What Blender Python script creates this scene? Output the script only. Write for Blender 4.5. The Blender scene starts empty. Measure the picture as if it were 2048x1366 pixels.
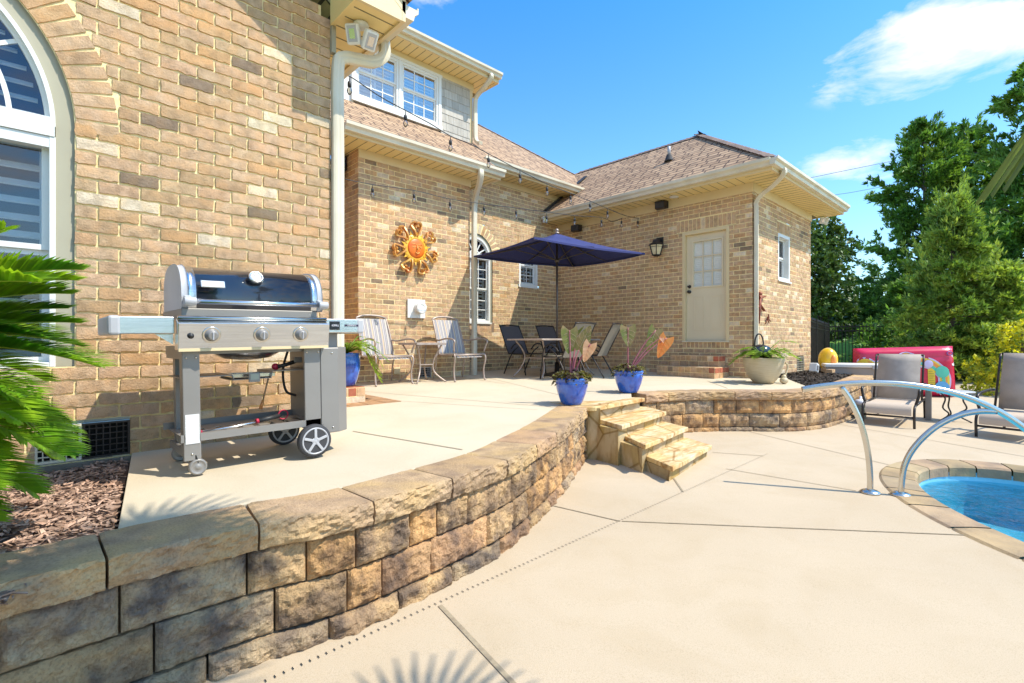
import bpy, math, random
import numpy as np
from mathutils import Vector, Matrix, noise
from mathutils.geometry import tessellate_polygon
random.seed(7); rng = np.random.default_rng(11)
R = math.radians
C = bpy.context.scene.collection
sc = bpy.context.scene
# ---------------------------------------------------------------- camera, sky, sun, exposure
CZ = 1.2                       # eye height above the lower deck
FOC = 1012.0                   # focal length in photo pixels (photo 2048 wide)
FX, FY, RX, RY = .689, .7248, .7248, -.689      # view and right directions in plan
cam = bpy.data.cameras.new('camera'); camo = bpy.data.objects.new('camera', cam); C.objects.link(camo)
cam.sensor_width = 36; cam.lens = 36*FOC/2048; cam.clip_start = .05; cam.clip_end = 3000
camo.location = (0, 0, CZ); camo.rotation_euler = (R(90), 0, math.atan2(FY, FX)-R(90))
sc.camera = camo
SUN_EL, SUN_AZ = R(54), math.atan2(.507, -.863)  # azimuth from +Y towards +X
sund = Vector((math.sin(SUN_AZ)*math.cos(SUN_EL), math.cos(SUN_AZ)*math.cos(SUN_EL), math.sin(SUN_EL)))
sl = bpy.data.lights.new('sun', 'SUN'); sl.energy = 4.7; sl.angle = R(.5); sl.color = (1, .93, .79)
slo = bpy.data.objects.new('sun', sl); C.objects.link(slo); slo.location = (0, 0, 30)
slo.rotation_euler = sund.to_track_quat('Z', 'Y').to_euler()
sc.view_settings.view_transform = 'Standard'; sc.view_settings.look = 'None'
sc.view_settings.gamma = 1; sc.view_settings.exposure = .36
w = bpy.data.worlds.new('World'); sc.world = w; w.use_nodes = True
nt = w.node_tree; N = nt.nodes; L = nt.links; bg = N['Background']
sky = N.new('ShaderNodeTexSky'); sky.sky_type = 'NISHITA'; sky.sun_disc = False
sky.sun_elevation = SUN_EL; sky.sun_rotation = SUN_AZ; sky.air_density = 1.0; sky.dust_density = .6; sky.ozone_density = 2.2
tc = N.new('ShaderNodeTexCoord')
def vdir(px, py):
    a = (px-1024)/FOC; b = (683-py)/FOC
    return Vector((FX+a*RX, FY+a*RY, b)).normalized()
def MN(op, a, b=None, clamp=False):
    m = N.new('ShaderNodeMath'); m.operation = op; m.use_clamp = clamp
    for i, v in enumerate((a, b)):
        if v is None: continue
        if isinstance(v, (int, float)): m.inputs[i].default_value = v
        else: L.new(v, m.inputs[i])
    return m.outputs[0]
hs = N.new('ShaderNodeHueSaturation'); hs.inputs['Saturation'].default_value = 1.0; hs.inputs['Value'].default_value = 1.0
tint = N.new('ShaderNodeMixRGB'); tint.blend_type = 'MULTIPLY'; tint.inputs[0].default_value = 1; tint.inputs[2].default_value = (1.22, 1.50, 1.62, 1)
sz = N.new('ShaderNodeSeparateXYZ'); L.new(tc.outputs['Generated'], sz.inputs[0]); tg_ = N.new('ShaderNodeMixRGB'); L.new(MN('MULTIPLY', sz.outputs[2], 1.75, True), tg_.inputs[0]); tg_.inputs[1].default_value = (1.30, 1.48, 1.52, 1); tg_.inputs[2].default_value = (.42, 1.22, 1.75, 1); L.new(tg_.outputs[0], tint.inputs[2])
L.new(sky.outputs[0], tint.inputs[1]); L.new(tint.outputs[0], hs.inputs['Color'])
nz = N.new('ShaderNodeTexNoise'); nz.inputs['Scale'].default_value = 6.5; nz.inputs['Detail'].default_value = 10; nz.inputs['Roughness'].default_value = .60; nz.inputs['Distortion'].default_value = .25
mp = N.new('ShaderNodeMapping'); mp.inputs['Scale'].default_value = (1, 1, 2.6)
L.new(tc.outputs['Generated'], mp.inputs[0]); L.new(mp.outputs[0], nz.inputs['Vector'])
mask = None
for (px, py, sx, sy, wgt) in ((2000, 45, .24, .09, 1.0), (1810, 110, .14, .045, .8), (1720, 320, .13, .038, .85), (860, -8, .06, .02, .3), (300, -700, .45, .2, .6)):
    d = vdir(px, py); rt = Vector((d.y, -d.x, 0)).normalized(); up = rt.cross(d)
    parts = []
    for ax, s in ((rt, sx), (up, sy)):
        vm = N.new('ShaderNodeVectorMath'); vm.operation = 'DOT_PRODUCT'; L.new(tc.outputs['Generated'], vm.inputs[0]); vm.inputs[1].default_value = ax/s
        parts.append(MN('POWER', MN('ABSOLUTE', vm.outputs['Value']), 2))
    vf = N.new('ShaderNodeVectorMath'); vf.operation = 'DOT_PRODUCT'; L.new(tc.outputs['Generated'], vf.inputs[0]); vf.inputs[1].default_value = d
    g = MN('MULTIPLY', MN('SUBTRACT', 1, MN('ADD', *parts)), MN('GREATER_THAN', vf.outputs['Value'], 0))
    g = MN('MULTIPLY', MN('MAXIMUM', g, 0), wgt)
    mask = g if mask is None else MN('MAXIMUM', mask, g)
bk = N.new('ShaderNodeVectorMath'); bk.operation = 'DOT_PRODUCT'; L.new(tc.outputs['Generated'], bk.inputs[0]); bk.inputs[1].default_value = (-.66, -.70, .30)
mask2 = MN('MULTIPLY', MN('ADD', bk.outputs['Value'], .12), 3.0, True)      # unseen cloud added behind and above the viewpoint to brighten the shade
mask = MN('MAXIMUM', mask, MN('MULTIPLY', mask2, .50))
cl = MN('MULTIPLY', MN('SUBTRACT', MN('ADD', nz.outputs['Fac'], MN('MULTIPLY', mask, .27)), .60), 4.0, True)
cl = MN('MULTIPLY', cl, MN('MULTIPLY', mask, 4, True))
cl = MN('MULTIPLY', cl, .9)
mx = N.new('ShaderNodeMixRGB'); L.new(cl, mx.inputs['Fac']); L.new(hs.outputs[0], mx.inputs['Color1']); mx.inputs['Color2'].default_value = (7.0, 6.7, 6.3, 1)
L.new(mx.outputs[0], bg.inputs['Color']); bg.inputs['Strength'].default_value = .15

# ---------------------------------------------------------------- picture-to-place helpers
def ray(px, py):
    a = (px-1024)/FOC
    return FX+a*RX, FY+a*RY, (683-py)/FOC
def zp(X, Y): return CZ-.708+.009*(X-.46)+.012*(Y-4)          # upper patio surface
def zd(X, Y): return CZ-1.335+.021*max(min(FX*X+FY*Y, 14), -5)          # lower deck surface
def onz(px, py, zf):
    x, y, b = ray(px, py)
    z = zf if not callable(zf) else None
    d = 5.
    for i in range(30):
        zz = z if z is not None else zf(x*d, y*d)
        d = (zz-CZ)/b
    return Vector((x*d, y*d, CZ+b*d))
def pat(px, py): return onz(px, py, zp)
def dek(px, py): return onz(px, py, zd)
def onY(px, py, Y):
    x, y, b = ray(px, py); d = Y/y; return Vector((x*d, Y, CZ+b*d))
def onX(px, py, X):
    x, y, b = ray(px, py); d = X/x; return Vector((X, y*d, CZ+b*d))
def onD(px, py, d):
    x, y, b = ray(px, py); return Vector((x*d, y*d, CZ+b*d))
def LF(lat, fwd, z=0): return Vector((lat*RX+fwd*FX, lat*RY+fwd*FY, z))
def onLine(px, py, A, B):                                       # vertical plane through A and B in plan
    x, y, b = ray(px, py); ux, uy = B[0]-A[0], B[1]-A[1]
    d = (A[0]*uy-A[1]*ux)/(x*uy-y*ux)
    return Vector((x*d, y*d, CZ+b*d))

# ---------------------------------------------------------------- tagging
def tag(o, label=None, cat=None, group=None, kind=None):
    if label: o['label'] = label
    if cat: o['category'] = cat
    if group: o['group'] = group
    if kind: o['kind'] = kind
    return o
def empty(name, label, cat, loc=(0, 0, 0), rz=0, group=None):
    o = bpy.data.objects.new(name, None); C.objects.link(o); o.empty_display_size = .1
    o.location = loc; o.rotation_euler = (0, 0, rz)
    return tag(o, label, cat, group)
def copy_tree(o, parent=None):
    c = o.copy(); C.objects.link(c); c.parent = parent
    for ch in list(o.children): copy_tree(ch, c)
    return c

# ---------------------------------------------------------------- mesh builder
class MB:
    def __init__(s): s.v = []; s.f = []; s.m = []; s.uv = {}; s.sm = []; s.cur = 0; s.smooth = False; s.T = None
    def V(s, p):
        p = Vector(p)
        if s.T is not None: p = s.T @ p
        s.v.append(p[:]); return len(s.v)-1
    def F(s, ids, smooth=None):
        s.f.append(tuple(ids)); s.m.append(s.cur); s.sm.append(s.smooth if smooth is None else smooth)
    def poly(s, pts): s.F([s.V(p) for p in pts])
    def box(s, c, d, rot=None):
        c = Vector(c); h = Vector(d)*.5
        M_ = rot if rot is not None else Matrix.Identity(3)
        ids = [s.V(c+M_ @ Vector((sx*h.x, sy*h.y, sz*h.z))) for sx in (-1, 1) for sy in (-1, 1) for sz in (-1, 1)]
        for q in ((0, 1, 3, 2), (4, 6, 7, 5), (0, 4, 5, 1), (2, 3, 7, 6), (0, 2, 6, 4), (1, 5, 7, 3)): s.F([ids[i] for i in q], False)
    def bb(s, a, b): a = Vector(a); b = Vector(b); s.box((a+b)/2, [abs(x) for x in (b-a)])
    def bar(s, p0, p1, w_, h_, up=(0, 0, 1)):
        p0 = Vector(p0); p1 = Vector(p1); d = p1-p0; x = d.normalized(); u = Vector(up)
        if abs(x.dot(u)) > .98: u = Vector((0, 1, 0))
        y = u.cross(x).normalized(); z = x.cross(y)
        s.box((p0+p1)/2, (d.length, w_, h_), Matrix((x, y, z)).transposed())
    def prism(s, poly, z0, z1):      # poly list of (x,y); z0,z1 numbers or functions
        g = lambda z, p: z(p[0], p[1]) if callable(z) else z
        b = [s.V((p[0], p[1], g(z0, p))) for p in poly]; t = [s.V((p[0], p[1], g(z1, p))) for p in poly]
        n = len(poly)
        ar = sum(poly[i][0]*poly[(i+1) % n][1]-poly[(i+1) % n][0]*poly[i][1] for i in range(n))
        for i in range(n):
            j = (i+1) % n; s.F((b[i], b[j], t[j], t[i]) if ar > 0 else (b[j], b[i], t[i], t[j]), False)
        for tri in tessellate_polygon([[Vector((p[0], p[1], 0)) for p in poly]]):
            a, b_, c = tri; A = poly[a]; B = poly[b_]; D = poly[c]
            if (B[0]-A[0])*(D[1]-A[1])-(B[1]-A[1])*(D[0]-A[0]) < 0: b_, c = c, b_
            s.F((t[a], t[b_], t[c]), False); s.F((b[a], b[c], b[b_]), False)
    def sweep(s, path, prof, up=(0, 0, 1), closed=False, caps=True, scales=None):
        path = [Vector(p) for p in path]; n = len(path); rings = []; prev = None
        for i, p in enumerate(path):
            a = path[(i-1) % n] if (closed or i > 0) else p; b = path[(i+1) % n] if (closed or i < n-1) else p
            t = (b-a).normalized()
            if prev is None:
                u = Vector(up)
                if abs(u.dot(t)) > .95: u = Vector((1, 0, 0)) if abs(t.x) < .9 else Vector((0, 1, 0))
                u = (u-t*u.dot(t)).normalized()
            else: u = (prev-t*prev.dot(t)).normalized()
            prev = u; r = t.cross(u); k = scales[i] if scales else 1
            rings.append([s.V(p+r*q[0]*k+u*q[1]*k) for q in prof])
        m = len(prof)
        for i in range(n if closed else n-1):
            A = rings[i]; B = rings[(i+1) % n]
            for j in range(m): s.F((A[j], A[(j+1) % m], B[(j+1) % m], B[j]))
        if caps and not closed: s.F(rings[0][::-1], False); s.F(rings[-1], False)
    def tube(s, path, r, n=8, closed=False, up=(0, 0, 1), scales=None):
        o = s.smooth; s.smooth = True
        s.sweep(path, [(r*math.cos(2*math.pi*k/n), r*math.sin(2*math.pi*k/n)) for k in range(n)], up, closed, True, scales); s.smooth = o
    def rect(s, path, w_, h_, up=(0, 0, 1)): s.sweep(path, [(-w_/2, -h_/2), (w_/2, -h_/2), (w_/2, h_/2), (-w_/2, h_/2)], up)
    def lathe(s, prof, n=24, o=(0, 0, 0), ax='z', smooth=True):
        o = Vector(o); rings = []
        for r, z in prof:
            ring = []
            for k in range(n):
                a = 2*math.pi*k/n; x, y = r*math.cos(a), r*math.sin(a)
                p = (x, y, z) if ax == 'z' else ((x, -z, y) if ax == 'y' else (z, x, y))   # ax 'y': faces -Y
                ring.append(s.V(o+Vector(p)))
            rings.append(ring)
        for i in range(len(prof)-1):
            for k in range(n): s.F((rings[i][k], rings[i][(k+1) % n], rings[i+1][(k+1) % n], rings[i+1][k]), smooth)
        s.F(rings[0][::-1], False); s.F(rings[-1], False)
    def ball(s, c, r, n=10, sc_=(1, 1, 1)):
        T0 = s.T; Tn = Matrix.Translation(Vector(c)) @ Matrix.Diagonal((sc_[0], sc_[1], sc_[2], 1)); s.T = Tn if T0 is None else T0 @ Tn
        s.lathe([(max(r*math.sin(math.pi*i/n), r*.02), -r*math.cos(math.pi*i/n)) for i in range(n+1)], n*2); s.T = T0
    def grid(s, P, uvs=None):        # P[i][j] points
        ids = [[s.V(p) for p in row] for row in P]
        for i in range(len(P)-1):
            for j in range(len(P[0])-1):
                s.F((ids[i][j], ids[i+1][j], ids[i+1][j+1], ids[i][j+1]))
                if uvs: s.uv[len(s.f)-1] = (uvs[i][j], uvs[i+1][j], uvs[i+1][j+1], uvs[i][j+1])
    def build(s, name, mats, parent=None, bevel=0, col=None):
        me = bpy.data.meshes.new(name); me.from_pydata(s.v, [], s.f)
        for m_ in (mats if isinstance(mats, (list, tuple)) else [mats]): me.materials.append(m_)
        me.polygons.foreach_set('material_index', s.m); me.polygons.foreach_set('use_smooth', s.sm)
        if s.uv:
            ul = me.uv_layers.new(name='UVMap')
            for p in me.polygons:
                if p.index in s.uv:
                    for k, li in enumerate(p.loop_indices): ul.data[li].uv = s.uv[p.index][k]
        if col is not None:
            at = me.color_attributes.new('bc', 'FLOAT_COLOR', 'CORNER')
            tot = np.array([p.loop_total for p in me.polygons]); arr = np.repeat(np.array(col, dtype=np.float32), tot, axis=0)
            at.data.foreach_set('color', arr.ravel())
        me.update(); o = bpy.data.objects.new(name, me); C.objects.link(o)
        if parent is not None: o.parent = parent
        if bevel:
            b = o.modifiers.new('bevel', 'BEVEL'); b.width = bevel; b.segments = 2; b.limit_method = 'ANGLE'; b.angle_limit = R(40); b.harden_normals = False
        return o
def np_mesh(name, V, faces_n, mat_, parent=None, smooth=False):      # V (n*k,3), quads or tris in order
    k = faces_n; nf = len(V)//k
    me = bpy.data.meshes.new(name); me.vertices.add(len(V)); me.vertices.foreach_set('co', np.asarray(V, dtype=np.float32).ravel())
    me.loops.add(nf*k); me.loops.foreach_set('vertex_index', np.arange(nf*k, dtype=np.int32))
    me.polygons.add(nf); me.polygons.foreach_set('loop_start', np.arange(0, nf*k, k, dtype=np.int32))
    if smooth: me.polygons.foreach_set('use_smooth', np.ones(nf, dtype=bool))
    me.materials.append(mat_); me.update(calc_edges=True); me.validate()
    o = bpy.data.objects.new(name, me); C.objects.link(o)
    if parent is not None: o.parent = parent
    return o
def crom(pts, n=8):
    pts = [Vector(p) for p in pts]; P = [pts[0]*2-pts[1]]+pts+[pts[-1]*2-pts[-2]]; out = []
    for i in range(1, len(P)-2):
        for k in range(n):
            t = k/n; a, b, c, d = P[i-1:i+3]
            out.append(.5*((2*b)+(c-a)*t+(2*a-5*b+4*c-d)*t*t+(3*b-a-3*c+d)*t**3))
    out.append(pts[-1]); return out

# ---------------------------------------------------------------- materials
def mat(name, c1, c2=None, rough=.6, metal=0., scale=8, bump=0., bscale=None, detail=5, spec=.5, coat=0., pos=(.35, .65), stretch=(1, 1, 1), bdist=.01, attr=False, c3=None, s3=1.5, island=0, transl=0.):
    m = bpy.data.materials.new(name); m.use_nodes = True; t = m.node_tree; n = t.nodes; l = t.links; b = n['Principled BSDF']
    b.inputs['Roughness'].default_value = rough; b.inputs['Metallic'].default_value = metal; b.inputs['Specular IOR Level'].default_value = spec
    b.inputs['Coat Weight'].default_value = coat
    co = n.new('ShaderNodeTexCoord'); mp = n.new('ShaderNodeMapping'); mp.inputs['Scale'].default_value = stretch; l.new(co.outputs['Object'], mp.inputs[0])
    col = None
    if c2 is not None:
        nz = n.new('ShaderNodeTexNoise'); nz.inputs['Scale'].default_value = scale; nz.inputs['Detail'].default_value = detail; l.new(mp.outputs[0], nz.inputs['Vector'])
        cr = n.new('ShaderNodeValToRGB'); cr.color_ramp.elements[0].position = pos[0]; cr.color_ramp.elements[1].position = pos[1]
        cr.color_ramp.elements[0].color = (*c1, 1); cr.color_ramp.elements[1].color = (*c2, 1); l.new(nz.outputs['Fac'], cr.inputs[0]); col = cr.outputs[0]
    if c3 is not None:
        nz = n.new('ShaderNodeTexNoise'); nz.inputs['Scale'].default_value = s3; nz.inputs['Detail'].default_value = 3; l.new(mp.outputs[0], nz.inputs['Vector'])
        cr = n.new('ShaderNodeValToRGB'); cr.color_ramp.elements[0].position = .45; cr.color_ramp.elements[1].position = .62; l.new(nz.outputs['Fac'], cr.inputs[0])
        mm = n.new('ShaderNodeMixRGB'); l.new(cr.outputs[0], mm.inputs[0]); l.new(col, mm.inputs[1]); mm.inputs[2].default_value = (*c3, 1); col = mm.outputs[0]
    if attr:
        at = n.new('ShaderNodeAttribute'); at.attribute_name = 'bc'
        if col is None: col = at.outputs['Color']
        else:
            mm = n.new('ShaderNodeMixRGB'); mm.blend_type = 'MULTIPLY'; mm.inputs[0].default_value = 1; l.new(at.outputs['Color'], mm.inputs[1]); l.new(col, mm.inputs[2]); col = mm.outputs[0]
    if island:
        ge = n.new('ShaderNodeNewGeometry'); mr = n.new('ShaderNodeMapRange'); mr.inputs['To Min'].default_value = 1-island; mr.inputs['To Max'].default_value = 1+island; l.new(ge.outputs['Random Per Island'], mr.inputs[0])
        mm = n.new('ShaderNodeVectorMath'); mm.operation = 'SCALE'; l.new(mr.outputs[0], mm.inputs['Scale'])
        if col is None: mm.inputs[0].default_value = c1
        else: l.new(col, mm.inputs[0])
        col = mm.outputs[0]
    if col is None: b.inputs['Base Color'].default_value = (*c1, 1)
    else: l.new(col, b.inputs['Base Color'])
    if bump:
        nb = n.new('ShaderNodeTexNoise'); nb.inputs['Scale'].default_value = bscale or scale*4; nb.inputs['Detail'].default_value = 8; nb.inputs['Roughness'].default_value = .65; l.new(mp.outputs[0], nb.inputs['Vector'])
        bu = n.new('ShaderNodeBump'); bu.inputs['Strength'].default_value = bump; bu.inputs['Distance'].default_value = bdist; l.new(nb.outputs['Fac'], bu.inputs['Height']); l.new(bu.outputs[0], b.inputs['Normal'])
    if transl:
        tr = n.new('ShaderNodeBsdfTranslucent'); mxs = n.new('ShaderNodeMixShader'); mxs.inputs[0].default_value = transl
        if col is None: tr.inputs[0].default_value = (*c1, 1)
        else:
            sc2 = n.new('ShaderNodeVectorMath'); sc2.operation = 'MULTIPLY'; sc2.inputs[1].default_value = (1.5, 1.5, .7); l.new(col, sc2.inputs[0]); l.new(sc2.outputs[0], tr.inputs[0])
        l.new(b.outputs[0], mxs.inputs[1]); l.new(tr.outputs[0], mxs.inputs[2]); l.new(mxs.outputs[0], n['Material Output'].inputs[0])
    return m
def glassmat(name, tint=(.9, .95, 1), base=.1, rough=.02, wav=0, wscale=8):
    m = bpy.data.materials.new(name); m.use_nodes = True; t = m.node_tree; n = t.nodes; l = t.links; n.remove(n['Principled BSDF'])
    fr = n.new('ShaderNodeFresnel'); fr.inputs[0].default_value = 1.5 if not wav else 1.33
    ad = n.new('ShaderNodeMath'); ad.operation = 'ADD'; ad.use_clamp = True; l.new(fr.outputs[0], ad.inputs[0]); ad.inputs[1].default_value = base
    tr = n.new('ShaderNodeBsdfTransparent'); tr.inputs[0].default_value = (*tint, 1); gl = n.new('ShaderNodeBsdfGlossy'); gl.inputs['Roughness'].default_value = rough
    mx = n.new('ShaderNodeMixShader'); l.new(ad.outputs[0], mx.inputs[0]); l.new(tr.outputs[0], mx.inputs[1]); l.new(gl.outputs[0], mx.inputs[2]); l.new(mx.outputs[0], n['Material Output'].inputs[0])
    if wav:
        co = n.new('ShaderNodeTexCoord'); nb = n.new('ShaderNodeTexNoise'); nb.inputs['Scale'].default_value = wscale; nb.inputs['Detail'].default_value = 3; nb.inputs['Distortion'].default_value = .6; l.new(co.outputs['Object'], nb.inputs['Vector'])
        bu = n.new('ShaderNodeBump'); bu.inputs['Strength'].default_value = wav; bu.inputs['Distance'].default_value = .03; l.new(nb.outputs['Fac'], bu.inputs['Height'])
        l.new(bu.outputs[0], gl.inputs['Normal']); l.new(bu.outputs[0], fr.inputs['Normal'])
    return m
def shingle_mat():
    m = mat('roof shingles', (.36, .235, .17), (.22, .15, .115), .9, scale=60, bump=.25, bscale=160, bdist=.002)
    t = m.node_tree; n = t.nodes; l = t.links; b = n['Principled BSDF']
    uv = n.new('ShaderNodeUVMap'); br = n.new('ShaderNodeTexBrick'); br.offset = .37; br.offset_frequency = 2; br.squash = .6; br.squash_frequency = 3
    br.inputs['Scale'].default_value = 1; br.inputs['Brick Width'].default_value = .33; br.inputs['Row Height'].default_value = .125; br.inputs['Mortar Size'].default_value = .014; br.inputs['Mortar Smooth'].default_value = .1
    br.inputs['Color1'].default_value = (.55, .38, .24, 1); br.inputs['Color2'].default_value = (.34, .22, .135, 1); br.inputs['Mortar'].default_value = (.085, .05, .04, 1); br.inputs['Bias'].default_value = -.2
    l.new(uv.outputs[0], br.inputs['Vector'])
    nz = n.new('ShaderNodeTexNoise'); nz.inputs['Scale'].default_value = 9; nz.inputs['Detail'].default_value = 3
    mp2 = n.new('ShaderNodeMapping'); mp2.inputs['Scale'].default_value = (.6, 1.2, 1); l.new(uv.outputs[0], mp2.inputs[0]); l.new(mp2.outputs[0], nz.inputs['Vector'])
    cr = n.new('ShaderNodeValToRGB'); cr.color_ramp.elements[0].position = .3; cr.color_ramp.elements[0].color = (.62, .6, .6, 1); cr.color_ramp.elements[1].position = .7; cr.color_ramp.elements[1].color = (1.15, 1.1, 1.05, 1); l.new(nz.outputs['Fac'], cr.inputs[0])
    mm = n.new('ShaderNodeMixRGB'); mm.blend_type = 'MULTIPLY'; mm.inputs[0].default_value = 1; l.new(br.outputs['Color'], mm.inputs[1]); l.new(cr.outputs[0], mm.inputs[2]); l.new(mm.outputs[0], b.inputs['Base Color'])
    return m
def flag_mat():
    m = mat('flagstone', (.50, .37, .16), (.34, .21, .085), .75, scale=3.2, bump=.6, bscale=26, c3=(.60, .47, .27), s3=3, stretch=(1, 2.5, 1))
    t = m.node_tree; n = t.nodes; l = t.links; b = n['Principled BSDF']; src = b.inputs['Base Color'].links[0].from_socket
    co = n.new('ShaderNodeTexCoord'); vo = n.new('ShaderNodeTexVoronoi'); vo.feature = 'DISTANCE_TO_EDGE'; vo.inputs['Scale'].default_value = 2.3; vo.inputs['Randomness'].default_value = .9; l.new(co.outputs['Object'], vo.inputs['Vector'])
    cr = n.new('ShaderNodeValToRGB'); cr.color_ramp.elements[0].position = .012; cr.color_ramp.elements[1].position = .03; cr.color_ramp.elements[0].color = (.62, .55, .40, 1); cr.color_ramp.elements[1].color = (1, 1, 1, 1); l.new(vo.outputs['Distance'], cr.inputs[0])
    v2 = n.new('ShaderNodeTexVoronoi'); v2.inputs['Scale'].default_value = 2.3; v2.inputs['Randomness'].default_value = .9; l.new(co.outputs['Object'], v2.inputs['Vector'])
    hs = n.new('ShaderNodeHueSaturation'); l.new(src, hs.inputs['Color']); sp = n.new('ShaderNodeSeparateColor'); l.new(v2.outputs['Color'], sp.inputs[0])
    mr = n.new('ShaderNodeMapRange'); mr.inputs['To Min'].default_value = .82; mr.inputs['To Max'].default_value = 1.12; l.new(sp.outputs[0], mr.inputs[0]); l.new(mr.outputs[0], hs.inputs['Value'])
    mr2 = n.new('ShaderNodeMapRange'); mr2.inputs['To Min'].default_value = .85; mr2.inputs['To Max'].default_value = 1.15; l.new(sp.outputs[1], mr2.inputs[0]); l.new(mr2.outputs[0], hs.inputs['Saturation'])
    mm = n.new('ShaderNodeMixRGB'); mm.blend_type = 'MULTIPLY'; mm.inputs[0].default_value = 1; l.new(hs.outputs[0], mm.inputs[1]); l.new(cr.outputs[0], mm.inputs[2]); l.new(mm.outputs[0], b.inputs['Base Color'])
    return m
def tread_mat():
    m = mat('sandstone slab', (.64, .46, .20), (.52, .30, .11), .75, scale=2.2, bump=.6, bscale=24, c3=(.66, .52, .30), s3=2, stretch=(1.2, 5, 1), pos=(.42, .60))
    t = m.node_tree; n = t.nodes; l = t.links; b = n['Principled BSDF']; src = b.inputs['Base Color'].links[0].from_socket
    co = n.new('ShaderNodeTexCoord'); vo = n.new('ShaderNodeTexVoronoi'); vo.feature = 'DISTANCE_TO_EDGE'; vo.inputs['Scale'].default_value = 1.25; l.new(co.outputs['Object'], vo.inputs['Vector'])
    cr = n.new('ShaderNodeValToRGB'); cr.color_ramp.elements[0].position = .006; cr.color_ramp.elements[1].position = .016; cr.color_ramp.elements[0].color = (.60, .52, .38, 1); cr.color_ramp.elements[1].color = (1, 1, 1, 1); l.new(vo.outputs['Distance'], cr.inputs[0])
    w_ = n.new('ShaderNodeTexNoise'); w_.inputs['Scale'].default_value = 3; w_.inputs['Detail'].default_value = 4; w_.inputs['Distortion'].default_value = 3.5; mp = n.new('ShaderNodeMapping'); mp.inputs['Scale'].default_value = (1, 3, 1); mp.inputs['Rotation'].default_value = (0, 0, .7); l.new(co.outputs['Object'], mp.inputs[0]); l.new(mp.outputs[0], w_.inputs['Vector'])
    c2 = n.new('ShaderNodeValToRGB'); e = c2.color_ramp.elements; e[0].position = .38; e[0].color = (.88, .74, .62, 1); e[1].position = .50; e[1].color = (1, 1, 1, 1); q = e.new(.62); q.color = (1.12, 1.15, 1.25, 1); l.new(w_.outputs['Fac'], c2.inputs[0])
    for r_ in (cr, c2):
        mm = n.new('ShaderNodeMixRGB'); mm.blend_type = 'MULTIPLY'; mm.inputs[0].default_value = 1; l.new(src, mm.inputs[1]); l.new(r_.outputs[0], mm.inputs[2]); src = mm.outputs[0]
    l.new(src, b.inputs['Base Color']); return m
def stripe_mat(name, cols, width, ax=0, rough=.8):
    m = mat(name, cols[0][:3], None, rough, bump=.15, bscale=400, bdist=.002); t = m.node_tree; n = t.nodes; l = t.links; b = n['Principled BSDF']
    uv = n.new('ShaderNodeUVMap'); sp = n.new('ShaderNodeSeparateXYZ'); l.new(uv.outputs[0], sp.inputs[0])
    dv = n.new('ShaderNodeMath'); dv.operation = 'DIVIDE'; l.new(sp.outputs[ax], dv.inputs[0]); dv.inputs[1].default_value = width
    fr = n.new('ShaderNodeMath'); fr.operation = 'FRACT'; l.new(dv.outputs[0], fr.inputs[0])
    cr = n.new('ShaderNodeValToRGB'); cr.color_ramp.interpolation = 'CONSTANT'; e = cr.color_ramp.elements; tot = sum(c[3] for c in cols); p = 0
    for i, c in enumerate(cols):
        if i < 2: q = e[i]; q.position = p
        else: q = e.new(p)
        q.color = (*c[:3], 1); p += c[3]/tot
    l.new(fr.outputs[0], cr.inputs[0]); l.new(cr.outputs[0], b.inputs['Base Color']); return m

M = {}
M['brick'] = mat('brick', (.78, .74, .68), (1.14, 1.13, 1.10), .9, scale=16, bump=1, bscale=80, attr=True, bdist=.007, detail=9, c3=(1.12, 1.02, .88), s3=11)
M['mortar'] = mat('mortar', (.84, .67, .33), (.92, .77, .43), .95, scale=30, bump=.5, bscale=120)
M['concrete'] = mat('broomed concrete', (.52, .415, .29), (.555, .445, .315), .88, scale=.8, bump=.35, bscale=190, bdist=.004, c3=(.50, .395, .272), s3=.35)
M['patio'] = mat('patio concrete', (.60, .51, .375), (.64, .545, .40), .88, scale=.9, bump=.3, bscale=190, bdist=.004, c3=(.575, .485, .355), s3=.4)
def weather(m, pale, dark_, sc1=2.2, sc2=260):
    t = m.node_tree; n = t.nodes; l = t.links; b = n['Principled BSDF']; src = b.inputs['Base Color'].links[0].from_socket; co = n.new('ShaderNodeTexCoord')
    a = n.new('ShaderNodeTexNoise'); a.inputs['Scale'].default_value = sc1; a.inputs['Detail'].default_value = 8; a.inputs['Distortion'].default_value = 1.2; l.new(co.outputs['Object'], a.inputs['Vector'])
    r_ = n.new('ShaderNodeValToRGB'); r_.color_ramp.elements[0].position = .28; r_.color_ramp.elements[0].color = (dark_, dark_*.985, dark_*.95, 1); r_.color_ramp.elements[1].position = .56; r_.color_ramp.elements[1].color = (1, 1, 1, 1); l.new(a.outputs['Fac'], r_.inputs[0])
    c = n.new('ShaderNodeTexNoise'); c.inputs['Scale'].default_value = sc2; c.inputs['Detail'].default_value = 3; l.new(co.outputs['Object'], c.inputs['Vector'])
    r2 = n.new('ShaderNodeValToRGB'); r2.color_ramp.elements[0].position = .30; r2.color_ramp.elements[0].color = (.80, .78, .74, 1); r2.color_ramp.elements[1].position = .52; r2.color_ramp.elements[1].color = (pale, pale, pale, 1); l.new(c.outputs['Fac'], r2.inputs[0])
    m1 = n.new('ShaderNodeMixRGB'); m1.blend_type = 'MULTIPLY'; m1.inputs[0].default_value = 1; l.new(src, m1.inputs[1]); l.new(r_.outputs[0], m1.inputs[2])
    m2 = n.new('ShaderNodeMixRGB'); m2.blend_type = 'MULTIPLY'; m2.inputs[0].default_value = 1; l.new(m1.outputs[0], m2.inputs[1]); l.new(r2.outputs[0], m2.inputs[2]); l.new(m2.outputs[0], b.inputs['Base Color'])
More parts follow.
